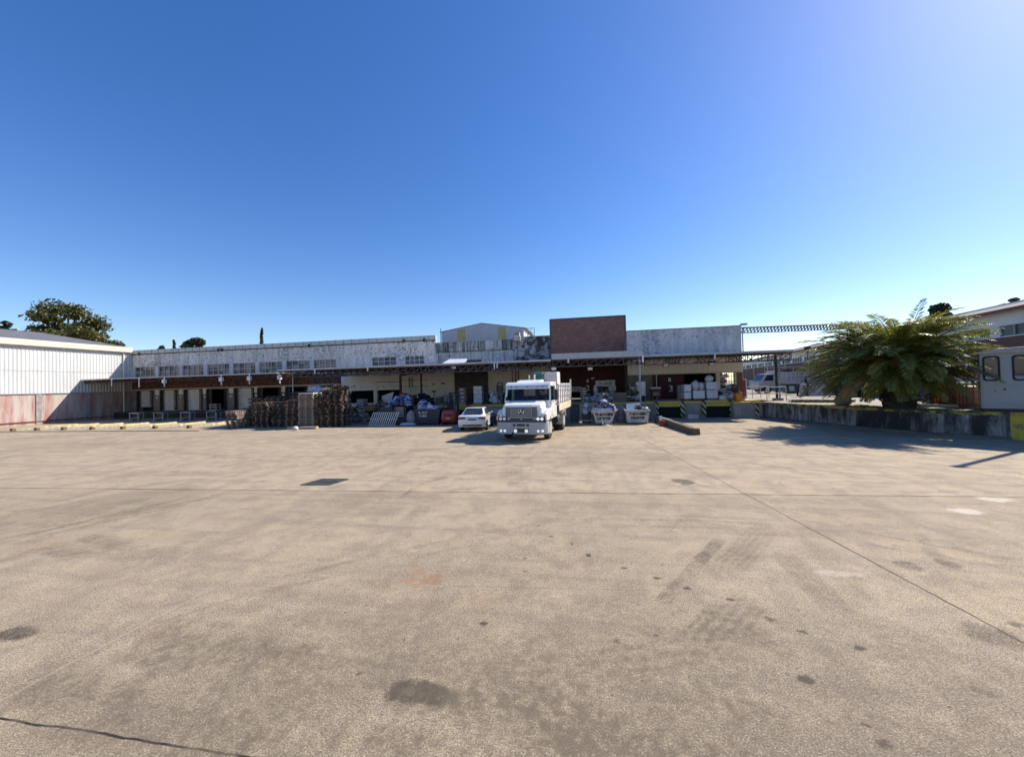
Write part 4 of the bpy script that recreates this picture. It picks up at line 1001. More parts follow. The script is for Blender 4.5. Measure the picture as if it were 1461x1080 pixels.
# long sleeper and bag on the ground before the stacks
c = G(432, 612.2); root = thing('plank', 'pale plank lying on the ground before the pallet stacks', 'plank', c)
MB().obox((c.x, c.y, .09), (1.1, .13, .085), Matrix.Rotation(.06, 3, 'Z')).build('board', WOODP, root)
MB().box(c.x-.7, c.y-.12, 0, c.x-.4, c.y+.12, .02).build('batten', WOOD, root)
c = G(421.5, 614); b = MB(); b.ball((c.x, c.y, .12), (.2, .16, .16), 10, 7, .12, rp); solo(b, 'bag', BAGW, 'small pale bag dropped beside the plank in front of the pallets', 'bag', smooth=True)

# ------------------------------------------------------------------ junk between pallets and forklift
c = G(545, 607.3); y = 25.4; x0_, x1_ = xx(526, 607, y), xx(562, 607, y)
root = thing('barred_gate', 'white barred steel frame leaning against the blue heap', 'frame', ((x0_+x1_)/2, y, 0))
m_ = MB(); tl = .32
for k in range(13):
    x = x0_+(x1_-x0_)*k/12; m_.bar((x, y, .02), (x+.22, y+tl, .98), .055, .03)
m_.build('bars', WHITE, root)
m_ = MB()
for z in (.06, .52, .95): m_.bar((x0_-.05+.22*z, y+tl*z+.03, z), (x1_+.1+.22*z, y+tl*z+.03, z), .04)
m_.build('cross_rails', STEEL, root)
root = thing('stillage', 'dark navy steel stillage heaped with blue tarpaulins behind the white frame', 'stillage', (xx(566, 600, 27), 27, 0))
x0_, x1_ = xx(546, 600, 27), xx(584, 600, 27)
b = MB()
for x in (x0_, (x0_+x1_)/2, x1_):
    for yy in (26.4, 27.6): b.box(x-.04, yy-.04, 0, x+.04, yy+.04, 1.55)
for z in (.15, .6, 1.05, 1.5):
    b.box(x0_, 26.38, z-.03, x1_, 26.42, z+.03)
    b.box(x0_, 27.58, z-.03, x1_, 27.62, z+.03)
b.build('frame', DARK, root); MB().box(x0_+.05, 26.45, .1, x1_-.05, 27.55, 1.3).build('panels', NAVY, root)
m_ = MB()
for k in range(5): m_.box(x1_-.75, 26.33, .62+k*.15, x1_-.12, 26.37, .68+k*.15)
m_.build('rack_slats', STEEL, root)
def heap(name, m, label, cat, px0, px1, y, z, h, n, size, seed, d=.4, kind='mix'):
    rr_ = random.Random(seed); b = MB(); a, c_ = xx(px0, 570, y), xx(px1, 570, y)
    for k in range(n):
        t = rr_.random(); x = a+(c_-a)*t; zz_ = z+rr_.random()**1.6*h*(1-abs(2*t-1)**2.2)
        R3 = Matrix.Rotation(rr_.uniform(0, 6.28), 3, Vector((rr_.uniform(-1, 1), rr_.uniform(-1, 1), rr_.uniform(-1, 1))).normalized())
        s_ = size*rr_.uniform(.5, 1.2)
        if kind == 'ball' or (kind == 'mix' and rr_.random() < .5): b.ball((x, y+rr_.uniform(-d, d), zz_+s_*.4), (s_*.6, s_*.5, s_*.4), 9, 6, .14, rr_)
        else: b.obox((x, y+rr_.uniform(-d, d), zz_+s_*.3), (s_*.6, s_*.06+.01, s_*.35), R3)
    ms = m if isinstance(m, list) else [m]
    o = solo(b, name, ms, label, cat)
    if len(ms) > 1:
        for p in o.data.polygons: p.material_index = (p.index//6) % len(ms) if kind != 'ball' else (p.index//54) % len(ms)
    return o
heap('tarpaulin_heap', [BLUEP, LBLUE, BLUEP], 'blue and pale tarpaulins bunched on the navy stillage', 'tarpaulin', 555, 584, 26.9, 1.3, .75, 26, .5, 3)
heap('rubble_heap', [WOOD, RUST, CARD], 'brown broken timber and scrap heaped beside the blue tarpaulins', 'scrap', 534, 560, 27.2, .9, .9, 40, .42, 4)
heap('scrap_heap', [RUST, FLRED, WOOD], 'dark red scrap lying above the navy stillage', 'scrap', 568, 584, 29.3, 1.2, 1.0, 24, .4, 5)
for (px0, px1, ya, yb, lab, tl) in ((545, 560.5, 577, 561, 'dirty white board leaning upright over the scrap', .1),):
    y = 28.6; a, c_ = xx(px0, 570, y), xx(px1, 570, y); z0_, z1_ = zz(550, ya, y), zz(550, yb, y)
    b = MB(); b.add([(a, y, z0_), (c_-.1, y-.05, z0_+.25), (c_, y+.15, z1_+.1), (a-.12, y+.2, z1_-.22), (a, y+.05, z0_), (c_-.1, y, z0_+.25), (c_, y+.2, z1_+.1), (a-.12, y+.25, z1_-.22)], [(0, 1, 2, 3), (4, 5, 6, 7), (0, 1, 5, 4), (1, 2, 6, 5), (2, 3, 7, 6), (3, 0, 4, 7)])
    solo(b, 'white_board', mat('dirty_white', (.55, .52, .46), .8, .35, 2.5), lab, 'board')
y = 26.2
c = xx(587, 600, y); b = MB(); b.ball((c, y, .52), (.36, .32, .55), 12, 9, .08, rp); solo(b, 'sack', mat('grey_sack', (.28, .27, .28), .9, .3, 4, bmp=.4), 'grey bulk sack standing left of the navy skip', 'sack', smooth=True)
b = MB()
for k, q in enumerate((577, 582, 587)): b.ball((xx(q, 604, 25.7), 25.7, .1), (.34, .2, .13), 10, 6, .15, rp)
solo(b, 'rags', LBLUE, 'pale blue plastic rags on the ground by the grey sack', 'rags', smooth=True)

def skip(name, x0, x1, y, top, bot, z1, m, depth, root):
    b = MB(); xa, xb_ = x0+bot, x1-bot
    V = [(x0, y, z1), (x1, y, z1), (x1, y+depth, z1), (x0, y+depth, z1), (xa, y+.12, .08), (xb_, y+.12, .08), (xb_, y+depth-.12, .08), (xa, y+depth-.12, .08)]
    t = .06
    V += [(x0+t, y+t, z1), (x1-t, y+t, z1), (x1-t, y+depth-t, z1), (x0+t, y+depth-t, z1), (xa+t, y+.2, .2), (xb_-t, y+.2, .2), (xb_-t, y+depth-.2, .2), (xa+t, y+depth-.2, .2)]
    b.add(V, [(0, 1, 5, 4), (1, 2, 6, 5), (2, 3, 7, 6), (3, 0, 4, 7), (4, 5, 6, 7), (8, 9, 13, 12), (9, 10, 14, 13), (10, 11, 15, 14), (11, 8, 12, 15), (12, 13, 14, 15), (0, 1, 9, 8), (1, 2, 10, 9), (2, 3, 11, 10), (3, 0, 8, 11)])
    b.build('body', m, root)
    b = MB(); b.box(x0-.05, y-.06, z1-.08, x1+.05, y-.002, z1+.03); b.box(x0-.06, y, z1-.08, x0-.002, y+depth, z1+.03); b.box(x1+.002, y, z1-.08, x1+.06, y+depth, z1+.03); b.build('rim', m, root)
    b = MB()
    for x in (x0+.1, x1-.1): b.cyl((x-(.09 if x < (x0+x1)/2 else -.09), y+.5, z1-.35), (x+(-.2 if x < (x0+x1)/2 else .2), y+.5, z1-.35), .05, n=8)
    for x in (xa+.1, xb_-.1): b.box(x-.06, y+.25, 0, x+.06, y+depth-.25, .08)
    b.build('lugs_and_skids', DARK, root)
y = 25.9; x0_, x1_ = xx(592, 600, y), xx(628, 600, y)
root = thing('navy_skip', 'navy blue steel skip with white lettering left of the red forklift', 'skip', ((x0_+x1_)/2, y, 0))
skip('n', x0_, x1_, y, 0, .2, 1.12, NAVY, 1.6, root); ro = ORI[root.name]
tilt = math.atan(.12/1.04); TI = Matrix.Rotation(R(90)-0, 4, 'X')
text('EL 4217', .21, mat('pale_lettering', (.5, .5, .55)), root, Matrix.Translation(Vector((x0_+.62, y+.0, .90))-ro) @ Matrix.Rotation(R(90)+tilt, 4, 'X'), bold=.008)
text('0 800', .24, MATS['pale_lettering'], root, Matrix.Translation(Vector((x0_+.62, y+.03, .66))-ro) @ Matrix.Rotation(R(90)+tilt, 4, 'X'), bold=.008)
heap('plastic_heap', [PLASTIC, LBLUE, BLUEP], 'crumpled white plastic film filling the navy skip', 'plastic film', 597, 622, y+.8, .95, .65, 26, .42, 8, .5)
# tyres behind it on the dock
tm = MB()
for i in range(18): pass
def tyre_mesh():
    b = MB(); pts = []
    n, k = 14, 7; vs = []
    for i in range(n):
        a = 2*math.pi*i/n
        for j in range(k):
            q = 2*math.pi*j/k; r_ = .27+.10*math.cos(q); vs.append((r_*math.cos(a), r_*math.sin(a), .10+.10*math.sin(q)))
    b.add(vs, [(i*k+j, ((i+1) % n)*k+j, ((i+1) % n)*k+(j+1) % k, i*k+(j+1) % k) for i in range(n) for j in range(k)])
    o = b.build('tyre', BLACK, None, smooth=True); me = o.data; bpy.data.objects.remove(o); return me
TM = tyre_mesh()
for q, (px_, n) in enumerate(((597, 3), (602.5, 5), (608, 4), (613, 3))):
    for k in range(n):
        o = bpy.data.objects.new('tyre', TM); col.objects.link(o); o.location = (xx(px_, 572, 30.7)+rp.uniform(-.05, .05), 30.7+rp.uniform(-.06, .06), 1.21+k*.205); o.rotation_euler = (rp.uniform(-.06, .06), rp.uniform(-.06, .06), 0)
        tag(o, f'black tyre, {ord_(k)+(" from bottom" if k else "")}, in {["the leftmost low", "the tallest", "the third", "the rightmost low"][q]} tyre pile on the dock', 'tyre', 'tyre piles on the dock behind the navy skip')
x = xx(619.5, 570, 31); root = thing('post_sign', 'thin T shaped post standing on the dock before the beige wall', 'post', (x, 31, 1.2))
MB().cyl((x, 31, 1.2), (x, 31, 2.35), .035, n=8).build('pole', DARK, root)
MB().box(x-.16, 30.95, 2.3, x+.16, 31.05, 2.45).build('head', DARK, root)
MB().box(x-.2, 30.8, 1.2, x+.2, 31.2, 1.25).build('base', DARK, root)

# ------------------------------------------------------------------ forklift
def forklift():
    r = thing('forklift', 'small red forklift seen from behind, parked by the white car', 'forklift', (0, 0, 0), None, True)
    b = MB(); b.prism([(-.5, .22), (.5, .22), (.52, .55), (.46, .95), (.36, 1.08), (-.36, 1.08), (-.46, .95), (-.52, .55)], 0, .62, 'y'); b.build('counterweight', FLRED, r, bevel=.07, smooth=True)
    MB().box(-.34, -.012, .62, .34, -.001, .80).build('grille', DARK, r)
    MB().box(-.12, -.02, .42, .12, -.001, .52).build('tow_pin', STEEL, r)
    MB().box(-.46, .62, .3, .46, 1.55, .85).build('chassis', FLRED, r, bevel=.04)
    MB().box(-.25, .72, .86, .25, 1.15, 1.0).build('seat', BLACK, r, bevel=.03)
    MB().box(-.24, .66, 1.0, .24, .74, 1.45).build('backrest', BLACK, r, bevel=.03)
    b = MB()
    for x in (-.43, .43): b.bar((x, .35, 1.05), (x, .5, 2.05), .06); b.bar((x, 1.45, .85), (x, 1.3, 2.05), .06); b.bar((x, .5, 2.05), (x, 1.3, 2.05), .06)
    for q in range(5): y_ = .5+q*.2; b.bar((-.43, y_, 2.06), (.43, y_, 2.06), .04)
    b.build('overhead_guard', DARK, r)
    b = MB()
    for x in (-.3, .3): b.box(x-.05, 1.6, .1, x+.05, 1.75, 2.3)
    for z in (.4, 1.3, 2.2): b.box(-.3, 1.62, z, .3, 1.70, z+.08)
    b.build('mast', DARK, r)
    b = MB()
    for x in (-.25, .25): b.box(x-.05, 1.76, .12, x+.05, 2.8, .17)
    b.build('forks', DARK, r)
    for x, y_, rr_ in ((-.44, .38, .24), (.44, .38, .24), (-.5, 1.45, .3), (.5, 1.45, .3)):
        w_ = MB().cyl((x-.09, y_, rr_), (x+.09, y_, rr_), rr_, n=18).build('wheel', BLACK, r)
        MB().cyl((x-.095, y_, rr_), (x+.095, y_, rr_), rr_*.5, n=14).build('rim', FLRED, w_)
    for x in (-.36, .36): MB().cyl((x, -.02, .98), (x, .05, .98), .05, n=10).build('rear_lamp', REDL, r)
    return r
c = G(639.5, 606.5); place(forklift(), (c.x, c.y, 0), R(4))

# ------------------------------------------------------------------ saloon cars
def saloon(label, paint, loc, rz, group=None):
    """authored with the tail at y=0 facing -y, nose at +y"""
    r = thing('saloon_car', label, 'car', (0, 0, 0), group, True)
    side = [(0.02, .42), (.0, .62), (.06, .90), (.12, .98), (.75, 1.03), (1.0, 1.02), (3.05, .98), (4.15, .84), (4.45, .66), (4.5, .40), (4.4, .24), (.12, .26)]
    st = [-.9, -.88, -.78]
    b = MB(); n = len(side); secs = [(-.80, .10, .03), (-.88, .03, .0), (-.90, 0, 0), (.90, 0, 0), (.88, .03, 0), (.80, .10, .03)]
    vs = []
    for x, ins, dn in secs:
        for (y_, z) in side: yy = 2.25+(y_-2.25)*(1-ins*.35); zz_ = z-(ins*.22 if z > .8 else 0); vs.append((x, yy, zz_))
    fs = [(k*n+i, k*n+(i+1) % n, (k+1)*n+(i+1) % n, (k+1)*n+i) for k in range(len(secs)-1) for i in range(n)] + [tuple(range(n)), tuple(range((len(secs)-1)*n, len(secs)*n))]
    b.add(vs, fs); b.build('body', paint, r, bevel=.03, smooth=True)
    gr = [(.42, 1.0, .80), (1.15, 1.42, .60), (1.7, 1.46, .60), (2.35, 1.42, .60), (3.2, .97, .78)]
    b = MB(); vs = []
    for y_, z, hw in gr: vs += [(-hw, y_, z), (hw, y_, z)]
    fs = [(2*i, 2*i+1, 2*i+3, 2*i+2) for i in range(4)]
    base = [(-.80, .42, .97), (.80, .42, .97), (-.80, 3.2, .95), (.80, 3.2, .95)]
    o_ = len(vs); vs += base; fs += [(0, 2, 4, 6, 8, o_+2, o_), (1, o_+1, o_+3, 9, 7, 5, 3)]
    b.add(vs, fs); b.build('cabin', paint, r, bevel=.03, smooth=True)
    b = MB()   # rear screen, set just proud of the cabin
    def lerp(p, q, t): return tuple(p[i]+(q[i]-p[i])*t for i in range(3))
    b.add([(-.66, .50, 1.06), (.66, .50, 1.06), (.52, 1.10, 1.415), (-.52, 1.10, 1.415)], [(0, 1, 2, 3)])
    for v in range(4): q = b.v[v]; b.v[v] = (q[0], q[1]-.022, q[2]+.022)
    b.build('rear_window', DGLASS, r)
    for s_ in (-1, 1):
        b = MB(); b.add([(s_*.80, .85, 1.04), (s_*.80, 1.72, 1.03), (s_*.635, 1.72, 1.40), (s_*.635, 1.22, 1.38)], [(0, 1, 2, 3)]); b.add([(s_*.80, 1.80, 1.03), (s_*.79, 2.85, 1.02), (s_*.645, 2.35, 1.37), (s_*.635, 1.80, 1.40)], [(0, 1, 2, 3)])
        b.v = [(q[0]+s_*.012, q[1], q[2]+.006) for q in b.v]; b.build('side_window', DGLASS, r)
        b = MB(); b.prism([(s_*.42, .80), (s_*.86, .78), (s_*.88, .88), (s_*.62, .92), (s_*.42, .88)], -.015, .08, 'y'); b.build('tail_lamp', REDL, r)
        b = MB(); b.box(s_*.90, 2.55, 1.0, s_*1.02, 2.66, 1.10); b.build('mirror', paint, r, bevel=.03)
        b = MB(); b.box(s_*.5, 4.38, .58, s_*.82, 4.47, .72); b.build('headlamp', LAMPG, r)
    b = MB(); b.box(-.62, -.012, .34, .62, .1, .42); b.build('rear_diffuser', DARK, r)
    b = MB(); b.box(-.26, -.012, .70, .26, .05, .82); b.build('number_plate', mat('plate_dark', (.16, .17, .18), .5, .3, 8), r)
    b = MB(); b.box(-.84, -.022, .44, .84, .12, .60); b.build('bumper', paint, r, bevel=.04)
    for s_ in (-1, 1):
        for y_ in (.92, 3.55):
            w_ = MB().cyl((s_*.72, y_, .32), (s_*.905, y_, .32), .32, n=20).build('wheel', BLACK, r)
            MB().cyl((s_*.90, y_, .32), (s_*.915, y_, .32), .21, n=14).build('rim', STEEL, w_)
    return place(r, loc, rz)
c = G(672, 615.0); saloon('white saloon car seen from behind, between forklift and white truck', CARW, (c.x+.1, c.y-.1, 0), R(6)).scale = (.94, .94, .93)
# ------------------------------------------------------------------ white truck, facing the camera
TL, TR = (-2.86, 17.95, .075), R(-6.5)
def truck():
    r = thing('truck', 'white long nosed truck with grey bumper and stake sided cargo bed, facing the camera', 'truck', (0, 0, 0), None, True)
    pl = [(-1.28, .55), (-1.26, .22), (-1.12, .05), (-.9, 0), (.9, 0), (1.12, .05), (1.26, .22), (1.28, .55)]
    bp = MB().prism(pl, .30, .90, 'z').build('bumper', GREYB, r, bevel=.035, seg=3)
    for x in (-1.0, -.80, .84, 1.04): MB().cyl((x, .06 if abs(x) > .95 else .012, .47), (x, -.022, .47), .062, n=14).build('fog_lamp', EMITLENS, bp)
    for x in (-.27, .27): MB().cyl((x, .02, .47), (x, -.03, .47), .085, n=16).build('fog_lamp', EMITLENS, bp)
    MB().box(-.38, -.006, .40, .38, .02, .58).build('lamp_recess', DARK, bp)
    MB().box(-.17, -.035, .42, .17, -.008, .53).build('number_plate', mat('plate_black', (.03, .03, .03), .4, .3, 9), bp)
    b = MB(); b.box(-.2, -.012, .70, .2, .02, .81); b.box(-.40, -.010, .70, -.27, .02, .81); b.box(.27, -.010, .70, .40, .02, .81); b.build('air_slots', DARK, bp)
    MB().box(-.45, -.03, .31, -.37, .02, .40).build('tow_hook', DARK, bp)
    MB().box(-1.22, .06, .902, 1.22, .5, .95).build('dark_gap', DARK, r)
    # bonnet
    b = MB(); pr = [(.20, .95), (.16, 1.20), (.20, 1.62), (.30, 1.74), (.55, 1.80), (1.30, 1.92), (1.30, .95)]
    secs = [(-1.0, 0.10, .10), (-.93, .02, .02), (-.5, 0, 0), (.5, 0, 0), (.93, .02, .02), (1.0, .10, .10)]; n = len(pr); vs = []
    for x, a, dz in secs: vs += [(x, y_+(a if y_ < 1 else 0), z-(dz if z > 1.5 else 0)) for y_, z in pr]
    b.add(vs, [(k*n+i, k*n+(i+1) % n, (k+1)*n+(i+1) % n, (k+1)*n+i) for k in range(5) for i in range(n)]+[tuple(range(n)), tuple(range(5*n, 6*n))])
    b.build('bonnet', TRUCKW, r, bevel=.04, seg=3)
    g = MB(); g.box(-.78, .125, 1.13, .78, .155, 1.62); g = g.build('grille', mat('grille_grey', (.13, .135, .14), .5, .2, 4), r)
    m_ = MB()
    for k in range(9): m_.box(-.50, .095, 1.155+k*.05, .50, .123, 1.175+k*.05)
    m_.build('slats', GREYB, g)
    m_ = MB(); m_.box(-.80, .105, 1.10, .80, .16, 1.128); m_.box(-.80, .105, 1.622, .80, .18, 1.65); m_.box(-.80, .105, 1.13, -.77, .16, 1.62); m_.box(.77, .105, 1.13, .80, .16, 1.62); m_.box(-.52, .10, 1.13, -.50, .16, 1.62); m_.box(.50, .10, 1.13, .52, .16, 1.62)
    m_.build('surround', GREYB, g)
    m_ = MB(); m_.tube([(.135*math.cos(a), .075, 1.42+.135*math.sin(a)) for a in np.linspace(0, 2*math.pi, 25)], .016, 6)
    for a in (90, 210, 330): m_.bar((0, .075, 1.42), (.13*math.cos(R(a)), .075, 1.42+.13*math.sin(R(a))), .03)
    m_.build('star_emblem', CHROME, g); MB().cyl((0, .12, 1.42), (0, .085, 1.42), .15, n=20).build('emblem_plate', DARK, g)
    m_ = MB(); m_.box(-.62, .13, .965, .62, .17, 1.09); lg = m_.build('lower_grille', GREYB, r)
    m_ = MB(); m_.box(-.56, .112, .985, -.04, .129, 1.07); m_.box(.04, .112, .985, .56, .129, 1.07); m_.build('openings', DARK, lg)
    for s_ in (-1, 1):
        b = MB(); b.prism([(.14, .95), (.10, 1.1), (.16, 1.28), (.45, 1.46), (1.0, 1.52), (1.6, 1.48), (1.95, 1.30), (1.95, .95), (1.86, .95), (1.72, 1.12), (1.35, 1.18), (.98, 1.10), (.84, .95)], s_*.98, s_*1.25, 'x'); b.build('wing', TRUCKW, r, bevel=.04, seg=3)
        h = MB().box(s_*.72, .05, .965, s_*1.17, .15, 1.145).build('headlight', DARK, r, bevel=.02)
        for q in (.83, 1.02): MB().cyl((s_*q, .10, 1.055), (s_*q, .034, 1.055), .078, n=16).build('lens', EMITLENS if s_ > 0 else LAMPG, h)
        MB().box(s_*1.12, .06, 1.16, s_*1.2, .16, 1.26).build('indicator', ORANGE, r)
    # cab, hollow, with real openings
    b = MB(); b.box(-1.2, 1.31, .95, 1.2, 1.40, 1.90); b.box(-1.18, 1.40, .93, 1.18, 2.98, 1.02); b.build('dash_panel', TRUCKW, r)
    for s_ in (-1, 1):
        d_ = MB().box(s_*1.15, 1.401, .95, s_*1.215, 2.96, 1.86).build('door', TRUCKW, r, bevel=.02)
        MB().box(s_*1.216, 2.62, 1.62, s_*1.235, 2.82, 1.68).build('handle', DARK, d_)
        MB().box(s_*1.16, 1.55, 1.86, s_*1.175, 2.62, 2.56).build('side_window', CGLASS, d_)
        b = MB(); b.bar((s_*1.17, 1.38, 1.86), (s_*1.13, 1.62, 2.62), .09, .07); b.box(s_*1.13, 2.62, 1.861, s_*1.21, 2.96, 2.62); b.build('pillar', TRUCKW, r)
        m_ = MB(); m_.box(s_*1.36, 1.50, 1.90, s_*1.54, 1.60, 2.45); m_.build('mirror', DARK, r, bevel=.04)
        m_ = MB(); m_.tube([(s_*1.2, 1.55, 2.5), (s_*1.42, 1.55, 2.5), (s_*1.42, 1.55, 1.85), (s_*1.2, 1.55, 1.8)], .018, 6); m_.build('mirror_arm', DARK, r)
    b = wall_open(MB(), -1.2, 1.2, .95, 2.62, 2.962, 3.0, [(-.62, .05, 2.10, 2.48), (.28, .72, 2.10, 2.48)]); b.build('rear_wall', DARK, r)
    b = MB(); b.prism([(1.50, 2.622), (1.47, 2.70), (1.60, 2.82), (1.9, 2.87), (3.0, 2.87), (3.0, 2.622)], -1.21, 1.21, 'x'); b.build('roof', TRUCKW, r, bevel=.05, seg=3)
    b = MB(); b.prism([(1.32, 2.50), (1.30, 2.55), (1.42, 2.72), (1.49, 2.71), (1.44, 2.53)], -1.14, 1.14, 'x'); vz = b.build('sun_visor', mat('visor', (.62, .65, .68), .4, .1, 2), r, bevel=.02)
    for x in (-.82, -.55, .02, .55, .82): MB().cyl((x, 1.38, 2.64), (x, 1.33, 2.62), .035, n=10).build('marker_lamp', DARK, vz)
    b = MB(); b.prism([(1.9, 2.871), (2.3, 2.97), (2.9, 3.01), (2.9, 2.872)], -.75, .55, 'x'); b.build('roof_hatch', TRUCKW, r, bevel=.03)
    b = MB(); b.add([(-1.14, 1.33, 1.91), (1.14, 1.33, 1.91), (1.09, 1.58, 2.62), (-1.09, 1.58, 2.62)], [(0, 1, 2, 3)]); b.build('windscreen', CGLASS, r)
    b = MB(); b.box(-1.12, 1.401, 1.80, 1.12, 1.75, 1.88); b.build('dashboard', DARK, r)
    b = MB(); b.box(.2, 1.45, 1.882, .8, 1.7, 1.90); b.box(-.9, 1.45, 1.882, -.2, 1.68, 1.895); b.build('dash_papers', mat('papers', (.55, .6, .6), .6, .2, 8), r)
    for x in (-.55, .6): 
        MB().box(x-.26, 2.3, 1.35, x+.26, 2.85, 1.48).build('seat', NAVY, r); MB().box(x-.26, 2.78, 1.48, x+.26, 2.93, 2.08).build('seat_back', NAVY, r, bevel=.03)
    m_ = MB(); m_.tube([(.6+.22*math.cos(a), 1.92+.06*math.sin(a), 1.86+.21*math.sin(a)) for a in np.linspace(0, 2*math.pi, 19)], .016, 6); m_.bar((.6, 1.9, 1.86), (.6, 1.75, 1.6), .04); m_.build('steering_wheel', BLACK, r)
    b = MB(); b.box(-1.16, 1.35, 1.901, -1.02, 1.37, 2.1); b.build('wiper', BLACK, r)
    # chassis, wheels, tank
    b = MB()
    for x in (-.42, .42): b.box(x-.06, .6, .62, x+.06, 8.1, .88)
    for y_ in (3.2, 4.4, 6, 7.8): b.box(-.42, y_, .66, .42, y_+.12, .84)
    b.box(-.9, 1.25, .42, .9, 1.4, .54); b.box(-.9, 5.15, .42, .9, 5.3, .58); b.build('chassis', DARK, r)
    def wheel(x, y_, w0, rr_=.57):
        zc = .49; w_ = MB().cyl((x-w0/2, y_, zc), (x+w0/2, y_, zc), rr_, n=26).build('wheel', BLACK, r, bevel=.05)
        s_ = 1 if x > 0 else -1; MB().cyl((x+s_*w0/2-.02*s_, y_, zc), (x+s_*(w0/2+.02), y_, zc), rr_*.55, n=18).build('rim', mat('wheel_rim', (.45, .44, .42), .6, .3, 5), w_)
    for s_ in (-1, 1):
        wheel(s_*1.02, 1.35, .28); wheel(s_*1.08, 5.2, .27); wheel(s_*.76, 5.2, .27)
        b = MB(); b.prism([(4.55, .98), (4.66, 1.10), (5.2, 1.16), (5.75, 1.10), (5.86, .70), (5.82, .70), (5.72, 1.06), (5.2, 1.12), (4.68, 1.06), (4.59, .98)], s_*.62, s_*1.26, 'x'); b.build('mudguard', TRUCKW, r)
        MB().box(s_*.64, 4.42, .34, s_*1.25, 4.445, 1.02).build('mud_flap', mat('pale_flap', (.42, .38, .40), .8, .2, 4), r)
    MB().cyl((.92, 3.25, .72), (.92, 4.15, .72), .30, n=18).build('fuel_tank', DARK, r)
    # bed
    b = MB(); b.box(-1.27, 3.25, 1.22, 1.27, 8.1, 1.34); b.build('bed_floor', TIMBER, r)
    b = MB()
    for s_ in (-1, 1): b.box(s_*1.272, 3.25, 1.20, s_*1.31, 8.1, 1.62)
    b.build('side_boards', mat('cream_board', (.62, .55, .36), .7, .2, 2), r)
    b = MB(); b.box(-1.15, 3.12, 1.2, 1.15, 3.20, 2.75); b.build('headboard', PINK, r)
    b = MB()
    for s_ in (-1, 1):
        for k in range(8): y_ = 3.3+k*.67; b.box(s_*1.235, y_, 1.34, s_*1.305, y_+.09, 2.75)
        for z in (1.75, 2.1, 2.45, 2.72): b.box(s_*1.22, 3.25, z-.05, s_*1.245, 8.1, z+.05)
    b.box(1.23, 8.0, 1.34, 1.3, 8.1, 3.05); b.build('stakes', mat('pale_stakes', (.74, .71, .67), .8, .25, 3), r)
    r.scale = (1, 1, .965)
    return place(r, TL, TR)
truck()
def on_truck(mb, name, m, label, cat, **kw):
    o = solo(mb, name, m, label, cat, **kw); p = o.location.copy()
    o.rotation_euler = (0, 0, TR); o.location = Vector(TL)+Matrix.Rotation(TR, 3, 'Z') @ p; return o
b = MB(); b.box(.45, 3.5, 1.345, 1.18, 4.5, 3.32); on_truck(b, 'carton_tower', mat('pinkish_carton', (.64, .59, .56), .8, .2, 2.5), 'tall pale carton tower riding behind the truck cab', 'cartons', bevel=.02)
b = MB(); b.box(-1.1, 3.5, 1.345, .40, 4.6, 2.7); on_truck(b, 'carton_tower', CARTON, 'lower pale carton block behind the truck cab window', 'cartons', bevel=.02)
b = MB(); b.box(-1.0, 4.75, 1.345, 1.15, 5.9, 2.45); on_truck(b, 'carton_tower', CARTON, 'white carton block in the middle of the truck bed', 'cartons', bevel=.02)
b = MB(); b.box(-.9, 6.1, 1.345, 1.1, 7.6, 2.2); on_truck(b, 'carton_tower', MATS['pinkish_carton'], 'rearmost pinkish carton block on the truck bed', 'cartons', bevel=.02)
b = MB(); b.prism([(3.22, 2.72), (3.22, 3.22), (3.44, 3.34), (4.0, 3.30), (4.0, 3.24), (3.46, 3.26), (3.30, 3.14), (3.30, 2.72)], -.10, .43, 'x'); on_truck(b, 'tarpaulin', TEAL, 'teal tarpaulin folded over the load behind the truck cab', 'tarpaulin', bevel=.03)
b = MB(); b.tube([(-.3, 3.06, 2.7), (-.3, 3.06, 3.16)], .04, 8); b.tube([(.0, 3.06, 2.7), (.0, 3.06, 3.2)], .05, 8)
on_truck(b, 'air_pipes', WHITE, 'pair of short white pipes rising behind the truck cab roof', 'pipe')

# ------------------------------------------------------------------ people
def figure(label, joints, edges, cols, loc, rz, radii, extra=None):
    r = thing('person', label, 'person', (0, 0, 0), None, True)
    me = bpy.data.meshes.new('body'); names = list(joints)
    me.from_pydata([joints[k] for k in names], [(names.index(a), names.index(c_)) for a, c_ in edges], [])
    o = bpy.data.objects.new('body', me); col.objects.link(o)
    sk = o.modifiers.new('skin', 'SKIN')
    for i, k in enumerate(names): me.skin_vertices[0].data[i].radius = (radii[k], radii[k])
    me.skin_vertices[0].data[0].use_root = True
    sub = o.modifiers.new('sub', 'SUBSURF'); sub.levels = 1; sub.render_levels = 1
    m2 = bpy.data.meshes.new_from_object(o.evaluated_get(bpy.context.evaluated_depsgraph_get())); bpy.data.objects.remove(o)
    for m in cols[0]: m2.materials.append(m)
    for p in m2.polygons: p.material_index = cols[1](p.center); p.use_smooth = True
    o = bpy.data.objects.new('body', m2); col.objects.link(o); o.parent = r
    if extra: extra(r)
    return place(r, loc, rz)
RAD = dict(pel=.15, chest=.165, neck=.06, head=.105, top=.085, shl=.07, shr=.07, ell=.05, elr=.05, wrl=.04, wrr=.04, hal=.045, har=.045, hil=.095, hir=.095, knl=.07, knr=.07, anl=.05, anr=.05, tol=.045, tor=.045)
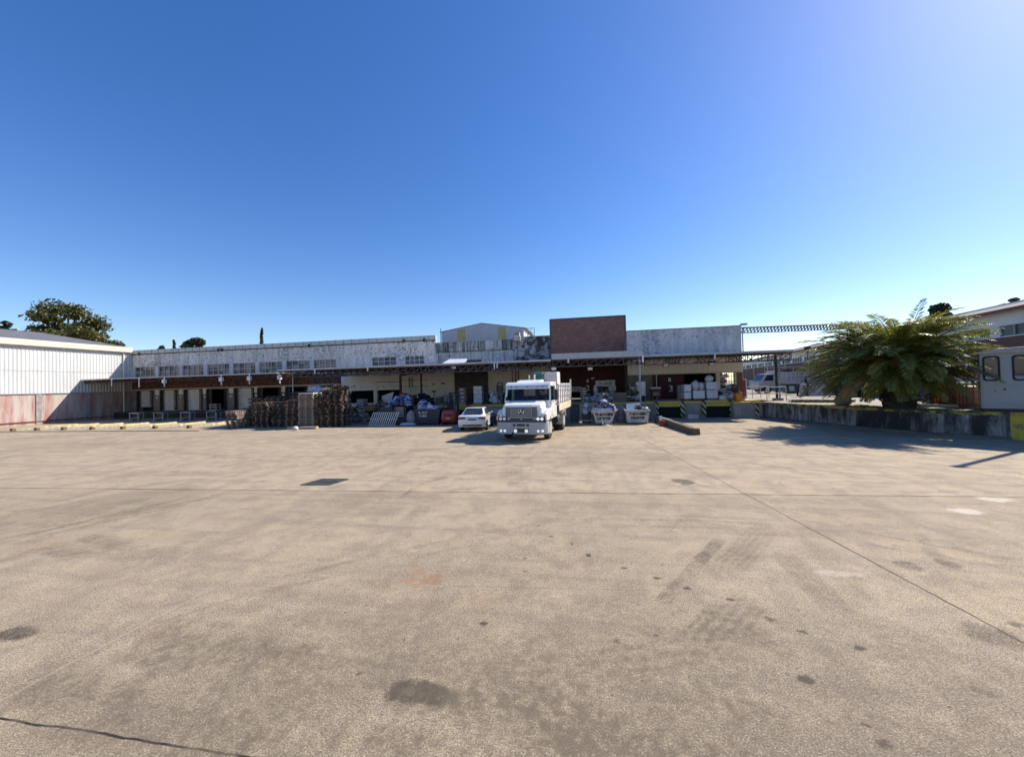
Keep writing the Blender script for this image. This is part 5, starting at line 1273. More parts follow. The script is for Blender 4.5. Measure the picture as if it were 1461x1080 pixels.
EDG = [('pel', 'chest'), ('chest', 'neck'), ('neck', 'head'), ('head', 'top'), ('chest', 'shl'), ('chest', 'shr'), ('shl', 'ell'), ('shr', 'elr'), ('ell', 'wrl'), ('elr', 'wrr'), ('wrl', 'hal'), ('wrr', 'har'), ('pel', 'hil'), ('pel', 'hir'), ('hil', 'knl'), ('hir', 'knr'), ('knl', 'anl'), ('knr', 'anr'), ('anl', 'tol'), ('anr', 'tor')]
NAVYC = mat('navy_cloth', (.02, .025, .05), .9, .3, 6); PALEC = mat('pale_blue_cloth', (.5, .54, .62), .9, .2, 6)
# bent over, facing +x
J = dict(pel=(0, 0, .92), chest=(.36, 0, 1.10), neck=(.56, 0, 1.10), head=(.68, 0, 1.05), top=(.78, 0, 1.0), shl=(.44, .2, 1.08), shr=(.44, -.2, 1.08), ell=(.5, .24, .80), elr=(.52, -.24, .80), wrl=(.56, .2, .56), wrr=(.6, -.2, .56), hal=(.6, .19, .46), har=(.64, -.19, .46), hil=(-.02, .1, .86), hir=(-.02, -.1, .86), knl=(.08, .13, .48), knr=(-.02, -.13, .48), anl=(-.02, .14, .08), anr=(-.16, -.14, .08), tol=(.16, .15, .04), tor=(.02, -.15, .04))
def hair1(r): MB().ball((.72, 0, 1.07), (.12, .105, .11), 10, 7).build('hair', BLACK, r, smooth=True)
c = G(1139, 565.3, ZR)
figure('person in pale blue top and dark trousers bending over beside the navy bin', J, EDG, ([PALEC, NAVYC, SKIN, BLACK], lambda p: 2 if p[0] > .60 or p[2] < .60 and p[0] > .45 else (3 if p[2] < .09 else (0 if p[0] > .10 and p[2] > .75 else 1))), (c.x, c.y, ZR), R(-10), RAD, hair1)
J2 = dict(pel=(0, 0, .95), chest=(0, 0, 1.32), neck=(0, 0, 1.50), head=(0, -.02, 1.62), top=(0, -.01, 1.70), shl=(.19, 0, 1.40), shr=(-.19, 0, 1.40), ell=(.25, .03, 1.12), elr=(-.25, .03, 1.12), wrl=(.25, -.05, .88), wrr=(-.25, -.05, .88), hal=(.25, -.08, .79), har=(-.25, -.08, .79), hil=(.1, 0, .88), hir=(-.1, 0, .88), knl=(.12, -.02, .48), knr=(-.13, -.02, .48), anl=(.13, 0, .08), anr=(-.15, 0, .08), tol=(.14, -.16, .04), tor=(-.16, -.16, .04))
def hair2(r): MB().ball((0, .01, 1.66), (.10, .11, .10), 10, 7).build('hair', BLACK, r, smooth=True)
c = G(1151.5, 565.0, ZR)
figure('person in dark work clothes standing behind the drooping orange palm frond', J2, EDG, ([NAVYC, NAVYC, SKIN, BLACK], lambda p: 2 if p[2] > 1.47 or (p[2] < .86 and abs(p[0]) > .2) else (3 if p[2] < .09 else (0 if p[2] > .92 else 1))), (c.x, c.y, ZR), R(40), RAD, hair2)
# driver behind the wheel
J3 = dict(pel=(0, 0, 1.56), chest=(0, -.04, 1.92), neck=(0, -.06, 2.12), head=(0, -.10, 2.24), top=(0, -.09, 2.34), shl=(.19, -.05, 2.02), shr=(-.19, -.05, 2.02), ell=(.27, -.22, 1.80), elr=(-.27, -.22, 1.80), wrl=(.22, -.46, 1.92), wrr=(-.20, -.46, 1.92), hal=(.2, -.53, 1.95), har=(-.18, -.53, 1.95), hil=(.1, -.1, 1.55), hir=(-.1, -.1, 1.55), knl=(.13, -.5, 1.55), knr=(-.13, -.5, 1.55), anl=(.13, -.62, 1.15), anr=(-.13, -.62, 1.15), tol=(.13, -.76, 1.10), tor=(-.13, -.76, 1.10))
def hair3(r): MB().ball((0, -.07, 2.29), (.10, .11, .10), 10, 7).build('hair', BLACK, r, smooth=True)
p = Vector(TL)+Matrix.Rotation(TR, 3, 'Z') @ Vector((.6, 2.52, 0))
figure('driver in navy clothes behind the windscreen of the white truck', J3, EDG, ([NAVYC, SKIN], lambda p: 1 if p[2] > 2.1 or p[1] < -.44 and p[2] > 1.8 else 0), p, TR, RAD, hair3)
# ------------------------------------------------------------------ goods on and before the dock
ZD = 1.201
def carton_stack(label, px0, px1, y, n, top_px, m, wrap=None):
    x0, x1 = xx(px0, 570, y), xx(px1, 570, y); zt = zz((px0+px1)/2, top_px, y); root = thing('carton_stack', label, 'cartons', ((x0+x1)/2, y, ZD), 'carton loads on the dock')
    h = (zt-ZD-.13)/n
    m_ = MB()
    for yy in (y-.38, y, y+.38): m_.box(x0, yy-.05, ZD, x1, yy+.05, ZD+.10)
    m_.box(x0, y-.42, ZD+.10, x1, y+.42, ZD+.128); m_.build('pallet', WOODP, root)
    rr_ = random.Random(int(px0))
    for k in range(n):
        e = rr_.uniform(-.025, .025); MB().box(x0+.03+e, y-.38+e, ZD+.13+k*h, x1-.03+e, y+.38+e, ZD+.13+(k+1)*h-.02).build('carton', m, root, bevel=.015)
        MB().box((x0+x1)/2-.12+e, y-.392+e, ZD+.13+k*h+h*.35, (x0+x1)/2+.12+e, y-.381+e, ZD+.13+k*h+h*.7).build('carton_label', CARTON, root)
    return root
carton_stack('tall brown carton stack before the dark roller shutter', 656.5, 666.5, 31, 4, 553, CARD)
carton_stack('tall white carton stack before the dark roller shutter', 677, 689.5, 31, 4, 550.5, PLASTIC)
def pallet_jack(label, px_, y):
    x = xx(px_, 570, y); root = thing('stacker_truck', label, 'stacker', (x, y, ZD), 'hand stackers on the dock')
    b = MB()
    for s_ in (-.2, .2): b.box(x+s_-.04, y-.04, ZD, x+s_+.04, y+.06, ZD+1.75)
    for z in (.3, .9, 1.7): b.box(x-.2, y-.02, ZD+z, x+.2, y+.04, ZD+z+.08)
    b.build('mast', DARK, root); MB().box(x-.24, y+.07, ZD+.1, x+.24, y+.42, ZD+.75).build('battery_box', DARK, root, bevel=.03)
    b = MB(); b.box(x-.2, y-.7, ZD+.02, x-.1, y-.041, ZD+.08); b.box(x+.1, y-.7, ZD+.02, x+.2, y-.041, ZD+.08); b.build('forks', DARK, root)
    b = MB(); b.tube([(x, y+.35, ZD+.75), (x+.05, y+.5, ZD+1.2), (x-.12, y+.52, ZD+1.25), (x+.2, y+.52, ZD+1.25)], .025, 6); b.build('tiller', BLACK, root)
pallet_jack('black hand stacker right of the brown carton stack', 669.5, 31.3); pallet_jack('black hand stacker right of the white carton stack', 693, 31.3); pallet_jack('black hand stacker right of the white sack pile', 714, 31.0)
rs = random.Random(21)
def sacks(label, px0, px1, y, bot, top_px, m, n=8, size=.3, z0=ZD, name='sack_pile', seed=1):
    rr_ = random.Random(seed); x0, x1 = xx(px0, 565, y), xx(px1, 565, y); zt = zz((px0+px1)/2, top_px, y); b = MB()
    for k in range(n):
        t = k/(n-1); w_ = (x1-x0)/2*(1-.55*t); b.ball(((x0+x1)/2+rr_.uniform(-w_, w_)*.6, y+rr_.uniform(-.25, .25), z0+(zt-z0)*(.12+.76*t)), (max(.16, w_*.75), .34, (zt-z0)/n*1.25+.08), 12, 8, .11, rr_)
    return solo(b, name, m, label, 'sacks', smooth=True)
sacks('pile of white sacks on the dock left of the truck cab', 697, 712.5, 30.8, 0, 559.5, PLASTIC, 7, seed=2)
# wheeled wire cages behind the truck nose
def cage(label, px0, px1, y, h, m=STEEL, z0=0.0):
    x0, x1 = xx(px0, 595, y), xx(px1, 595, y); root = thing('roll_cage', label, 'roll cage', ((x0+x1)/2, y, z0), 'roll cages in the yard'); b = MB()
    for x in (x0, x1):
        for yy in (y-.35, y+.35): b.box(x-.02, yy-.02, z0+.12, x+.02, yy+.02, z0+h)
    for k in range(8): z = z0+.25+(h-.27)*k/7; b.box(x0, y-.36, z-.01, x1, y-.345, z+.01); b.box(x0, y+.345, z-.01, x1, y+.36, z+.01)
    for k in range(1, 6): x = x0+(x1-x0)*k/6; b.box(x-.01, y-.362, z0+.2, x+.01, y-.342, z0+h)
    b.build('wire_sides', m, root); MB().box(x0, y-.35, z0+.12, x1, y+.35, z0+.18).build('base', DARK, root)
    for x in (x0+.06, x1-.06):
        for yy in (y-.3, y+.3): MB().cyl((x-.02, yy, z0+.06), (x+.02, yy, z0+.06), .06, n=10).build('castor', BLACK, root)
    MB().box(x0+.05, y-.3, z0+.19, x1-.05, y+.3, z0+h*.7).build('load', BLUEP, root, bevel=.04)
cage('blue loaded roll cage between the white car and the truck', 701, 709.5, 26.6, 1.0); cage('blue loaded roll cage just left of the truck bumper', 711, 719, 26.4, 1.05)
y = 27.3
def bin_(label, px0, px1, y, top, m, cat='bin'):
    x0, x1 = xx(px0, 590, y), xx(px1, 590, y); root = thing('wheeled_bin', label, cat, ((x0+x1)/2, y, 0)); w_ = (x1-x0)
    b = MB(); b.prism([(x0+.06, .12), (x1-.06, .12), (x1, top-.12), (x0, top-.12)], y-.32, y+.32, 'y'); b.build('body', m, root, bevel=.04)
    b = MB(); b.prism([(x0-.03, top-.118), (x1+.03, top-.118), (x1, top), (x0, top)], y-.36, y+.36, 'y'); b.build('lid', m, root, bevel=.03)
    for x in (x0+.12, x1-.12): MB().cyl((x-.04, y+.25, .1), (x+.04, y+.25, .1), .1, n=12).build('wheel', BLACK, root)
    return root
bin_('dark teal bin with a pale lid edge in the shade right of the truck', 813, 826.5, 27.2, 1.28, TEALD)
root = thing('barrow', 'navy handcart stacked with white bags left of the lettered skip', 'handcart', (xx(836, 595, 26.5), 26.5, 0)); x0, x1 = xx(829, 595, 26.5), xx(844, 595, 26.5)
b = MB(); b.tube([(x0, 26.2, .2), (x0, 26.2, 1.15), (x0+.2, 26.2, 1.25), (x1-.1, 26.2, 1.25), (x1, 26.2, 1.1), (x1, 26.2, .2)], .03, 7); b.tube([(x0, 26.8, .2), (x0, 26.8, 1.15), (x1, 26.8, 1.15), (x1, 26.8, .2)], .03, 7); b.box(x0, 26.2, .2, x1, 26.8, .26); b.build('frame', STEEL, root)
MB().box(x0+.04, 26.25, .261, x1-.04, 26.75, .70).build('tub', NAVY, root, bevel=.05); b = MB(); b.cyl((x0+.1, 26.5, .1), (x0+.16, 26.5, .1), .1, n=12); b.cyl((x1-.16, 26.5, .1), (x1-.1, 26.5, .1), .1, n=12); b.build('wheels', BLACK, root)
sacks('blue and white bags sitting on the navy handcart', 830, 843, 26.5, 0, 577.5, LBLUE, 5, z0=.72, seed=4)

for px_, lab in ((606, 'blue drum nearest the tyre piles'), (700.5, 'blue drum left of the hand stackers'), (724, 'blue drum behind the truck cab')):
    x, y = xx(px_, 570, 32.5), 32.5; root = thing('drum', lab+' on the dock', 'drum', (x, y, ZD), 'blue drums on the dock')
    MB().cyl((x, y, ZD), (x, y, ZD+.88), .29, n=18).build('body', mat('blue_drum', (.06, .12, .32), .4, .2, 3), root, bevel=.02)
    b = MB()
    for z in (.28, .58): b.cyl((x, y, ZD+z), (x, y, ZD+z+.04), .305, n=18)
    b.build('hoops', MATS['blue_drum'], root, split=False)
carton_stack('low brown carton stack against the beige wall by the T post', 623.5, 633, 33.5, 2, 566, CARD)
carton_stack('white carton stack deep on the dock left of the dark shutter', 637, 645.5, 34, 3, 561, CARTON)
carton_stack('brown carton stack behind the blue loaded roll cages', 716, 725, 33, 3, 559, CARD)
carton_stack('pale carton stack under the first high window left of the tarpaulins', 512, 522, 32, 2, 569, CARTON)
carton_stack('brown carton stack under the second high window', 585, 593, 33, 3, 563, CARD)
bin_('grey wheeled bin standing before the dock behind the handcart', 829, 840, 28.9, 1.15, mat('grey_bin', (.16, .17, .19), .5, .2, 3))
heap('rubbish_heap', [LBLUE, BLUEP, CARTON], 'blue and white packaging strewn on the dock above the handcart', 'rubbish', 832, 848, 30.7, ZD, .5, 26, .36, 71, .3)
heap('rubbish_heap', [CARTON, CARD, WOODP], 'white and brown packaging strewn on the dock below the sign board', 'rubbish', 852, 874, 30.6, ZD, .55, 34, .36, 72, .3)
heap('rubbish_heap', [BAGW, WOODP, RUST], 'pale broken crates and bags between pallets and orange dock plate', 'rubbish', 504, 528, 29.2, 0, 1.1, 40, .42, 73, .3)
heap('rubbish_heap', [NAVY, LBLUE, DARK], 'navy sacks and film on the ground between navy skip and forklift', 'rubbish', 629, 634, 26.5, 0, .5, 14, .32, 74, .2)

# the two lettered skips
for px0, px1, py_, bot, t1, t2, lab, yy in ((845.5, 878.5, 606.5, .22, 'TE 4217-0800', 'CRAFTER', 'white lettered skip with flared sides and pale blue bags heaped on top', 25.35), (894, 927, 605, .08, '7 4217-0800', 'CRAFTER', 'chipped white lettered skip with near upright sides below the white panel', 25.6)):
    x0, x1 = xx(px0, 600, yy), xx(px1, 600, yy); root = thing('skip', lab, 'skip', ((x0+x1)/2, yy, 0), 'white lettered skips'); ro = ORI[root.name]
    skip('s', x0, x1, yy, bot, bot, .88, SKIPW, 1.5, root); tl = math.atan(.12/.8)
    text(t1, .20, INK, root, Matrix.Translation(Vector(((x0+x1)/2, yy+.015, .65))-ro) @ Matrix.Rotation(R(90)+tl, 4, 'X'), bold=.012)
    text(t2, .21, INK, root, Matrix.Translation(Vector(((x0+x1)/2, yy+.05, .40))-ro) @ Matrix.Rotation(R(90)+tl, 4, 'X'), bold=.012)
heap('rubbish_bags', [LBLUE, BLUEP, LBLUE, NAVY], 'pale blue and navy rubbish heaped in the flared white skip', 'rubbish', 845, 878, 26.1, .75, .55, 36, .42, 14, .5)
b = MB(); yy = 26.0; b.obox((xx(858, 590, yy), 25.5, .95), (.62, .04, .09), Matrix.Rotation(.05, 3, 'Y')); solo(b, 'foam_strip', LBLUE, 'long pale blue foam strip across the rim of the flared white skip', 'foam')
b = MB(); yy = 26.0; x0, x1 = xx(894, 585, yy), xx(914.5, 585, yy); b.add([(x0, yy, .82), (x1, yy, .86), (x1-.02, yy+.25, zz(914, 575, yy)), (x0+.02, yy+.25, zz(894, 576.5, yy)), (x0, yy+.05, .82), (x1, yy+.05, .86), (x1-.02, yy+.30, zz(914, 575, yy)), (x0+.02, yy+.30, zz(894, 576.5, yy))], [(0, 1, 2, 3), (4, 5, 6, 7), (0, 1, 5, 4), (1, 2, 6, 5), (2, 3, 7, 6), (3, 0, 4, 7)])
solo(b, 'plasterboard', WHITE, 'plain white panel standing up out of the chipped white skip', 'panel')
heap('rubbish_bags', [NAVY, BLACK, LBLUE], 'dark rubbish filling the chipped white skip behind the white panel', 'rubbish', 897, 925, 26.5, .6, .35, 20, .4, 15, .4)
b = MB(); x = xx(886, 590, 27.2); b.ball((x, 27.2, .75), (.36, .32, .42), 12, 8, .1, rp); b.cyl((x, 27.2, 0), (x, 27.2, .5), .3, .34, 12); solo(b, 'sack', MATS['grey_sack'], 'grey bulk sack standing between the two white lettered skips', 'sack', smooth=True)
b = MB(); b.tube([(xx(859.5, 603, 25.1), 25.1, .42), (xx(859.8, 603, 25.0), 25.0, .12), (xx(862, 606, 24.95), 24.95, .03), (xx(869, 606, 24.9), 24.9, .03)], .045, 7); solo(b, 'bent_pipe', WHITE, 'bent white pipe lying at the foot of the flared white skip', 'pipe', smooth=True)
root = thing('block_row', 'low row of grey concrete blocks right of the white panel', 'blocks', (xx(925, 582, 28.6), 28.6, 0)); x0, x1 = xx(916, 582, 28.6), xx(935, 582, 28.6)
MB().box(x0, 28.3, 0, x1, 28.9, .95).build('blocks', BLOCK, root); MB().box(x0-.02, 28.27, .951, x1+.02, 28.92, 1.02).build('cap_board', CARD, root)

# goods on the dock before the red wall
carton_stack('narrow tall brown carton stack right of the entrance door', 829.5, 838, 31.6, 5, 552.5, CARD)
sacks('heap of pale sacks on the dock below the white sign board', 842, 863, 31.2, 0, 561, BAGW, 9, seed=5)
b = MB(); x0, x1 = xx(849.5, 560, 33), xx(862, 560, 33); b.box(x0, 32.6, ZD, x1, 33.4, zz(855, 551.5, 33)); solo(b, 'tank', NAVY, 'dark navy tank standing behind the pale sacks', 'tank', bevel=.08)
sacks('white bundle perched left of the navy tank', 846, 853, 31.9, 0, 552.5, CARTON, 5, seed=6)
b = MB(); x0, x1 = xx(863, 560, 33.2), xx(870, 560, 33.2); b.box(x0, 32.9, ZD, x1, 33.5, zz(866, 555, 33.2)); solo(b, 'cabinet', mat('olive_cabinet', (.22, .23, .17), .7, .3, 3), 'olive grey cabinet right of the navy tank', 'cabinet', bevel=.03)
root = thing('slatted_crate', 'pale upright slatted crate on the dock behind the grey sack', 'crate', (xx(883, 570, 31), 31, ZD)); x0, x1 = xx(873.5, 570, 31), xx(893, 570, 31); zt = zz(883, 560, 31)
b = MB()
for k in range(10): x = x0+(x1-x0)*k/9; b.box(x-.028, 30.63, ZD, x+.028, 30.66, zt)
for z in (ZD+.05, (ZD+zt)/2, zt-.08): b.box(x0, 30.662, z, x1, 30.70, z+.08)
b.build('slats', WOODP, root); MB().box(x0+.04, 30.72, ZD, x1-.04, 31.4, zt-.06).build('contents', CARD, root)
b = MB(); x0, x1 = xx(868, 560, 32.4), xx(879, 560, 32.4); b.box(x0, 32.2, zz(873, 558, 32.4), x1, 32.8, zz(873, 551, 32.4)); b.box(x0+.1, 32.3, ZD, x1-.1, 32.7, zz(873, 558, 32.4)); solo(b, 'machine', mat('pale_machine', (.42, .38, .36), .6, .3, 6), 'pale boxy machine on a stand right of the sign board', 'machine', bevel=.04)
heap('scrap_heap', [mat('olive_scrap', (.12, .13, .09), .8, .4, 4), BAGW, DARK, CARD], 'tangled olive and grey scrap left of the white refrigerator', 'scrap', 894, 911, 31.3, ZD, 1.35, 46, .42, 17, .45)
root = thing('refrigerator', 'white upright refrigerator standing on the dock behind the slim post', 'refrigerator', (xx(914, 560, 32), 32, ZD)); x0, x1 = xx(907.5, 560, 32), xx(920.5, 560, 32); zt = zz(914, 544.5, 32)
MB().box(x0, 31.7, ZD, x1, 32.4, zt).build('body', WHITE, root, bevel=.04); MB().box(x0+.02, 31.665, ZD+.15, x1-.02, 31.697, zt-.55).build('door', WHITE, root, bevel=.015); MB().box(x0+.02, 31.665, zt-.52, x1-.02, 31.697, zt-.03).build('freezer_door', WHITE, root, bevel=.015); MB().box(x1-.12, 31.62, zt-.95, x1-.08, 31.664, zt-.62).build('handle', STEEL, root)
sacks('black bags at the foot of the white refrigerator', 913, 922, 31.2, 0, 567, DARK, 4, seed=9)
root = thing('loaded_rack', 'rusty rack with a white box on top before the B 3 door', 'rack', (xx(935, 565, 31.4), 31.4, ZD)); x0, x1 = xx(928, 565, 31.4), xx(942.5, 565, 31.4); z1_ = zz(935, 557.5, 31.4)
b = MB()
for x in (x0+.1, x1-.1):
    for yy in (31.1, 31.7): b.box(x-.04, yy-.04, ZD, x+.04, yy+.04, z1_)
for z in (.35, .7): b.box(x0+.05, 31.05, ZD+z, x1-.05, 31.75, ZD+z+.09)
b.box(x0, 31.0, z1_, x1, 31.8, z1_+.16); b.build('rack', RUST, root); 
b = MB(); b.box(x0+.02, 31.05, z1_+.162, x1-.02, 31.75, zz(935, 552.5, 31.4)); solo(b, 'white_box', CARTON, 'white box lying on the rusty rack before the B 3 door', 'box', bevel=.03)
b = MB(); b.box(x0+.15, 31.15, ZD+.442, x1-.15, 31.65, ZD+.69); solo(b, 'carton', CARD, 'brown carton on the lower shelf of the rusty rack', 'carton')

# wrapped white loads in the right bay
def wrapped(label, px0, px1, y, tiers, tops, seed):
    x0, x1 = xx(px0, 565, y), xx(px1, 565, y); root = thing('wrapped_load', label, 'wrapped load', ((x0+x1)/2, y, ZD), 'wrapped white loads in the right bay'); z = ZD+.14; rr_ = random.Random(seed)
    m_ = MB()
    for yy in (y-.4, y, y+.4): m_.box(x0, yy-.05, ZD, x1, yy+.05, ZD+.138)
    m_.build('pallet', WOOD, root)
    for h in tiers: MB().box(x0+rr_.uniform(0, .03), y-.45, z, x1-rr_.uniform(0, .03), y+.45, z+h-.025).build('bale', PLASTIC, root, bevel=.05, seg=3); z += h
    for cx_, rx_, hz in tops:
        b = MB(); b.ball((x0+(x1-x0)*cx_, y, z+hz*.45), ((x1-x0)*rx_, .36, hz*.55), 12, 8, .1, rr_); b.build('loose_sack', BAGW, root, smooth=True)
wrapped('narrow wrapped white load nearest the B 3 door', 974, 984.5, 30.9, [.55, .56], [], 1)
wrapped('middle wrapped white load topped with two bulging sacks', 986.5, 1004, 30.9, [.66], [(.33, .34, .72), (.8, .24, .58)], 2)
wrapped('wrapped white load of two bales with one sack on top', 1006, 1022, 30.9, [.68, .58], [(.42, .38, .48)], 3)
b = MB(); x = xx(971.5, 560, 32.2); b.box(x-.25, 32, ZD, x+.2, 32.5, ZD+1.15); solo(b, 'crate', mat('grey_green_crate', (.28, .33, .32), .7, .3, 3), 'grey green crate half hidden left of the narrow wrapped load', 'crate', bevel=.02)
b = MB(); x0, x1 = xx(1007, 574, 30.3), xx(1037, 573, 30.3); b.box(x0, 30.18, ZD+.005, x1, 30.6, ZD+.05); solo(b, 'board', CONCL, 'pale board lying along the dock edge before the right wrapped load', 'board')
heap('rubbish_heap', [mat('grey_rubbish', (.30, .29, .30), .8, .3, 5), BAGW, MATS['grey_rubbish'], DARK], 'grey rubbish bags tipped on the dock right of the wrapped loads', 'rubbish', 1026, 1044, 30.9, ZD-.05, 1.0, 34, .5, 31, .4, 'ball')
heap('scrap_heap', [CARD, RUST, WOOD, BAGW], 'brown cardboard and timber heap behind the orange tub', 'scrap', 1040, 1058, 30.9, ZD-.05, .95, 40, .48, 33, .4)
heap('hanging_clutter', [DARK, RUST, BAGW], 'dark clutter stacked inside the bay before the bright grille', 'clutter', 1027, 1036, 35.0, ZD, 2.0, 34, .5, 35, .3)
root = thing('orange_tub', 'orange plastic tub on the dock corner below the cardboard heap', 'tub', (xx(1053, 570, 29.9), 29.9, 1.13)); x0, x1 = xx(1049, 570, 29.9), xx(1059, 570, 29.9)
b = MB(); b.prism([(x0+.05, 1.206), (x1-.05, 1.206), (x1, 1.70), (x0, 1.70)], 29.75, 30.3, 'y'); b.build('body', ORANGE, root, bevel=.03); b = MB(); b.box(x0-.03, 29.72, 1.702, x1+.03, 30.33, 1.75); b.build('rim', ORANGE, root)

# red and white marker and the long tapering timber in the yard
root = thing('timber_ramp', 'long tapering old timber beam running out from the shade into the sunlit yard', 'timber', (5.3, 23, 0))
A, B = Vector((4.95, 26.9, 0)), Vector((5.60, 20.35, 0)); d_ = (B-A).normalized(); n_ = Vector((-d_.y, d_.x, 0))
def sect(p, h): return [p-n_*.17, p+n_*.17, p+n_*.15+Vector((0, 0, h)), p-n_*.15+Vector((0, 0, h))]
vs = []
for t, h in ((0, .36), (.25, .37), (.5, .36), (.75, .33), (.94, .29), (.97, .33), (1, .31)): vs += sect(A+(B-A)*t, h)
b = MB(); b.add(vs, [(4*k+e, 4*k+(e+1) % 4, 4*k+4+(e+1) % 4, 4*k+4+e) for k in range(6) for e in range(4)]+[(0, 1, 2, 3), (24, 25, 26, 27)]); b.build('beam', TIMBER, root)
b = MB(); b.bar(A+Vector((.02, 0, .385)), A+(B-A)*.42+Vector((.02, 0, .385)), .20, .025); b.build('steel_strip', STEEL, root)
c = G(943, 608.2); root = thing('marker_post', 'short red and white marker post at the shady end of the timber', 'marker post', c)
MB().box(c.x-.06, c.y-.06, 0, c.x+.06, c.y+.06, .36).build('red_foot', REDW, root); MB().box(c.x-.06, c.y-.06, .361, c.x+.06, c.y+.06, .62).build('white_top', WHITE, root)
b = MB(); b.box(c.x+.1, c.y-.05, 0, c.x+.26, c.y+.12, .36); solo(b, 'red_block', REDW, 'red block standing beside the short marker post', 'block', bevel=.02)
# ------------------------------------------------------------------ street building behind the raised yard
A2 = DD(1145, 540, 52.0); B2 = DD(1461, 531, 22.0); dv = Vector((B2.x-A2.x, B2.y-A2.y)); u_ = dv.normalized()
Ls, Le = -34.0, dv.length+16
root = thing('street_building', 'long white and brown brick two storey building running back behind the palm', 'building', (0, 0, 0), None, True)
def WBOX(m_, u0, v0, z0, u1, v1, z1): return m_.box(u0, v0, z0, u1, v1, z1)
zE = 6.45
wins2 = []; u = Ls+1.2
while u < Le-4: wins2.append((u, u+3.5, 4.9, 5.55)); u += 4.2
b = wall_open(MB(), Ls, Le, 4.85, zE, 0, .3, wins2); b.build('upper_wall', WHITE, root)
b = MB(); b.box(Ls+.8, -.02, 2.5, Le, .3, 4.849); b.build('brick_band', BRICKR, root)
b = MB(); b.box(Ls, 0, 0, Le, .3, 2.499); b.build('lower_wall', mat('street_lower_wall', (.60, .59, .57), .8, .25, .8, streak=.3), root)
b = MB(); b.box(Ls-.2, -.12, 0, Ls+.799, .25, 4.845); b.build('corner_pier', WHITE, root)
for k, w2 in enumerate(wins2):
    m_ = MB()
    for i in range(5): x = w2[0]+3.5*i/4; m_.box(x-.03, .06, w2[2], x+.03, .12, w2[3])
    m_.box(w2[0], .05, w2[2], w2[1], .13, w2[2]+.04); m_.box(w2[0], .05, w2[3]-.04, w2[1], .13, w2[3]); f = m_.build('window', STEEL, root)
    MB().box(w2[0], .14, w2[2], w2[1], .16, w2[3]).build('pane', pane_mat('street_panes', (.30, .36, .38), (.05, .07, .08), .85, .7, .6) if k == 0 else MATS['street_panes'], f)
for u0 in (-30, -24, -14, -6, 4, 12):
    MB().box(u0, -.06, 1.1, u0+2.6, -.002, 2.4).build('shop_opening', mat('dark_opening', (.06, .065, .07), .6, .3, 2), root)
b = MB(); b.add([(Ls-.3, -.5, zE-.05), (Le, -.5, zE-.05), (Le, 9, zE+2.05), (Ls-.3, 9, zE+2.05), (Ls-.3, 18, zE-.05), (Le, 18, zE-.05)], [(0, 1, 2, 3), (3, 2, 5, 4)])
b.build('roof', mat('mottled_roof', (.20, .185, .175), .9, .5, 1.6, c2=(.11, .10, .095)), root)
b = MB(); b.box(Ls-.3, 8.85, zE+2.02, Le, 9.15, zE+2.16); b.build('ridge_cap', WHITE, root)
b = MB(); b.box(Ls-.3, -.58, zE-.16, Le, -.51, zE+.02); b.build('red_gutter', mat('red_gutter', (.24, .05, .045), .6, .3, 3), root)
b = MB(); b.box(Ls-.2, .3, 0, Ls, 17.5, zE); b.box(Ls, 17.4, 0, Le, 17.6, zE-.1); b.box(Ls, 2, 1, Le, 2.1, zE-.2); b.build('rear_walls', CONC, root)
for k, u0 in enumerate(np.arange(Ls+3, Le, 8.4)):
    m_ = MB(); m_.cyl((u0, -.14, 2.6), (u0, -.14, zE-.2), .06, n=8); m_.build('downpipe', WHITE, root)
place(root, (A2.x, A2.y, 0), math.atan2(u_.y, u_.x))
def on_street(u0, v0, z0=0):
    n2 = Vector((-u_.y, u_.x)); p = Vector((A2.x, A2.y))+u_*u0+n2*v0; return Vector((p.x, p.y, z0))
SZ = math.atan2(u_.y, u_.x)
# small pale shed roof beyond
root = thing('far_shed', 'pale teal pitched shed roof showing above the right canopy', 'shed', (0, 0, 0), None, True)
MB().box(-6, 0, 0, 6, 10, 5.6).build('walls', CLAD, root); b = MB(); b.prism([(-6.4, 5.6), (6.4, 5.6), (4.6, 8.0)], -.3, 10.3, 'y'); b.build('roof', mat('teal_roof', (.22, .34, .33), .6, .2, 1.5), root)
p = DD(1113, 540, 82); place(root, (p.x, p.y, 0), R(-6))
# lamp head standing on the street building roof line
p = DD(1152, 503, 49); root = thing('roof_lamp', 'dark lamp head on the white street building above its window strip', 'lamp', p)
MB().cyl((p.x, p.y, p.z-.9), (p.x, p.y, p.z), .05, n=8).build('stem', DARK, root); MB().cyl((p.x, p.y, p.z), (p.x, p.y, p.z+.75), .14, .42, 10).build('hood', DARK, root)

# overhead pipe bridge
p0 = PY(1056, 468.2, 34.2); p0.x = xr1+.02; p1 = PY(1215, 462.5, 38.5); root = thing('pipe_bridge', 'slender latticed pipe bridge spanning from the grey wing towards the palm', 'bridge', p0)
b = MB(); dz = Vector((0, 0, -.42)); b.bar(p0, p1, .09); b.bar(p0+dz, p1+dz, .06); n = 34
for k in range(n+1):
    q = p0.lerp(p1, k/n); b.bar(q, q+dz, .07)
    if k < n: b.bar(q+dz, p0.lerp(p1, (k+1)/n), .05)
b.build('lattice', mat('bridge_steel', (.28, .27, .26), .7, .3, 4), root)
b = MB(); b.tube([p0+Vector((0, .15, .05)), p1+Vector((0, .15, .05))], .07, 8); b.build('pipe', STEEL, root)
MB().cyl((p1.x, p1.y, ZR), (p1.x, p1.y, p1.z-.4), .12, n=10).build('pylon', STEEL, root)

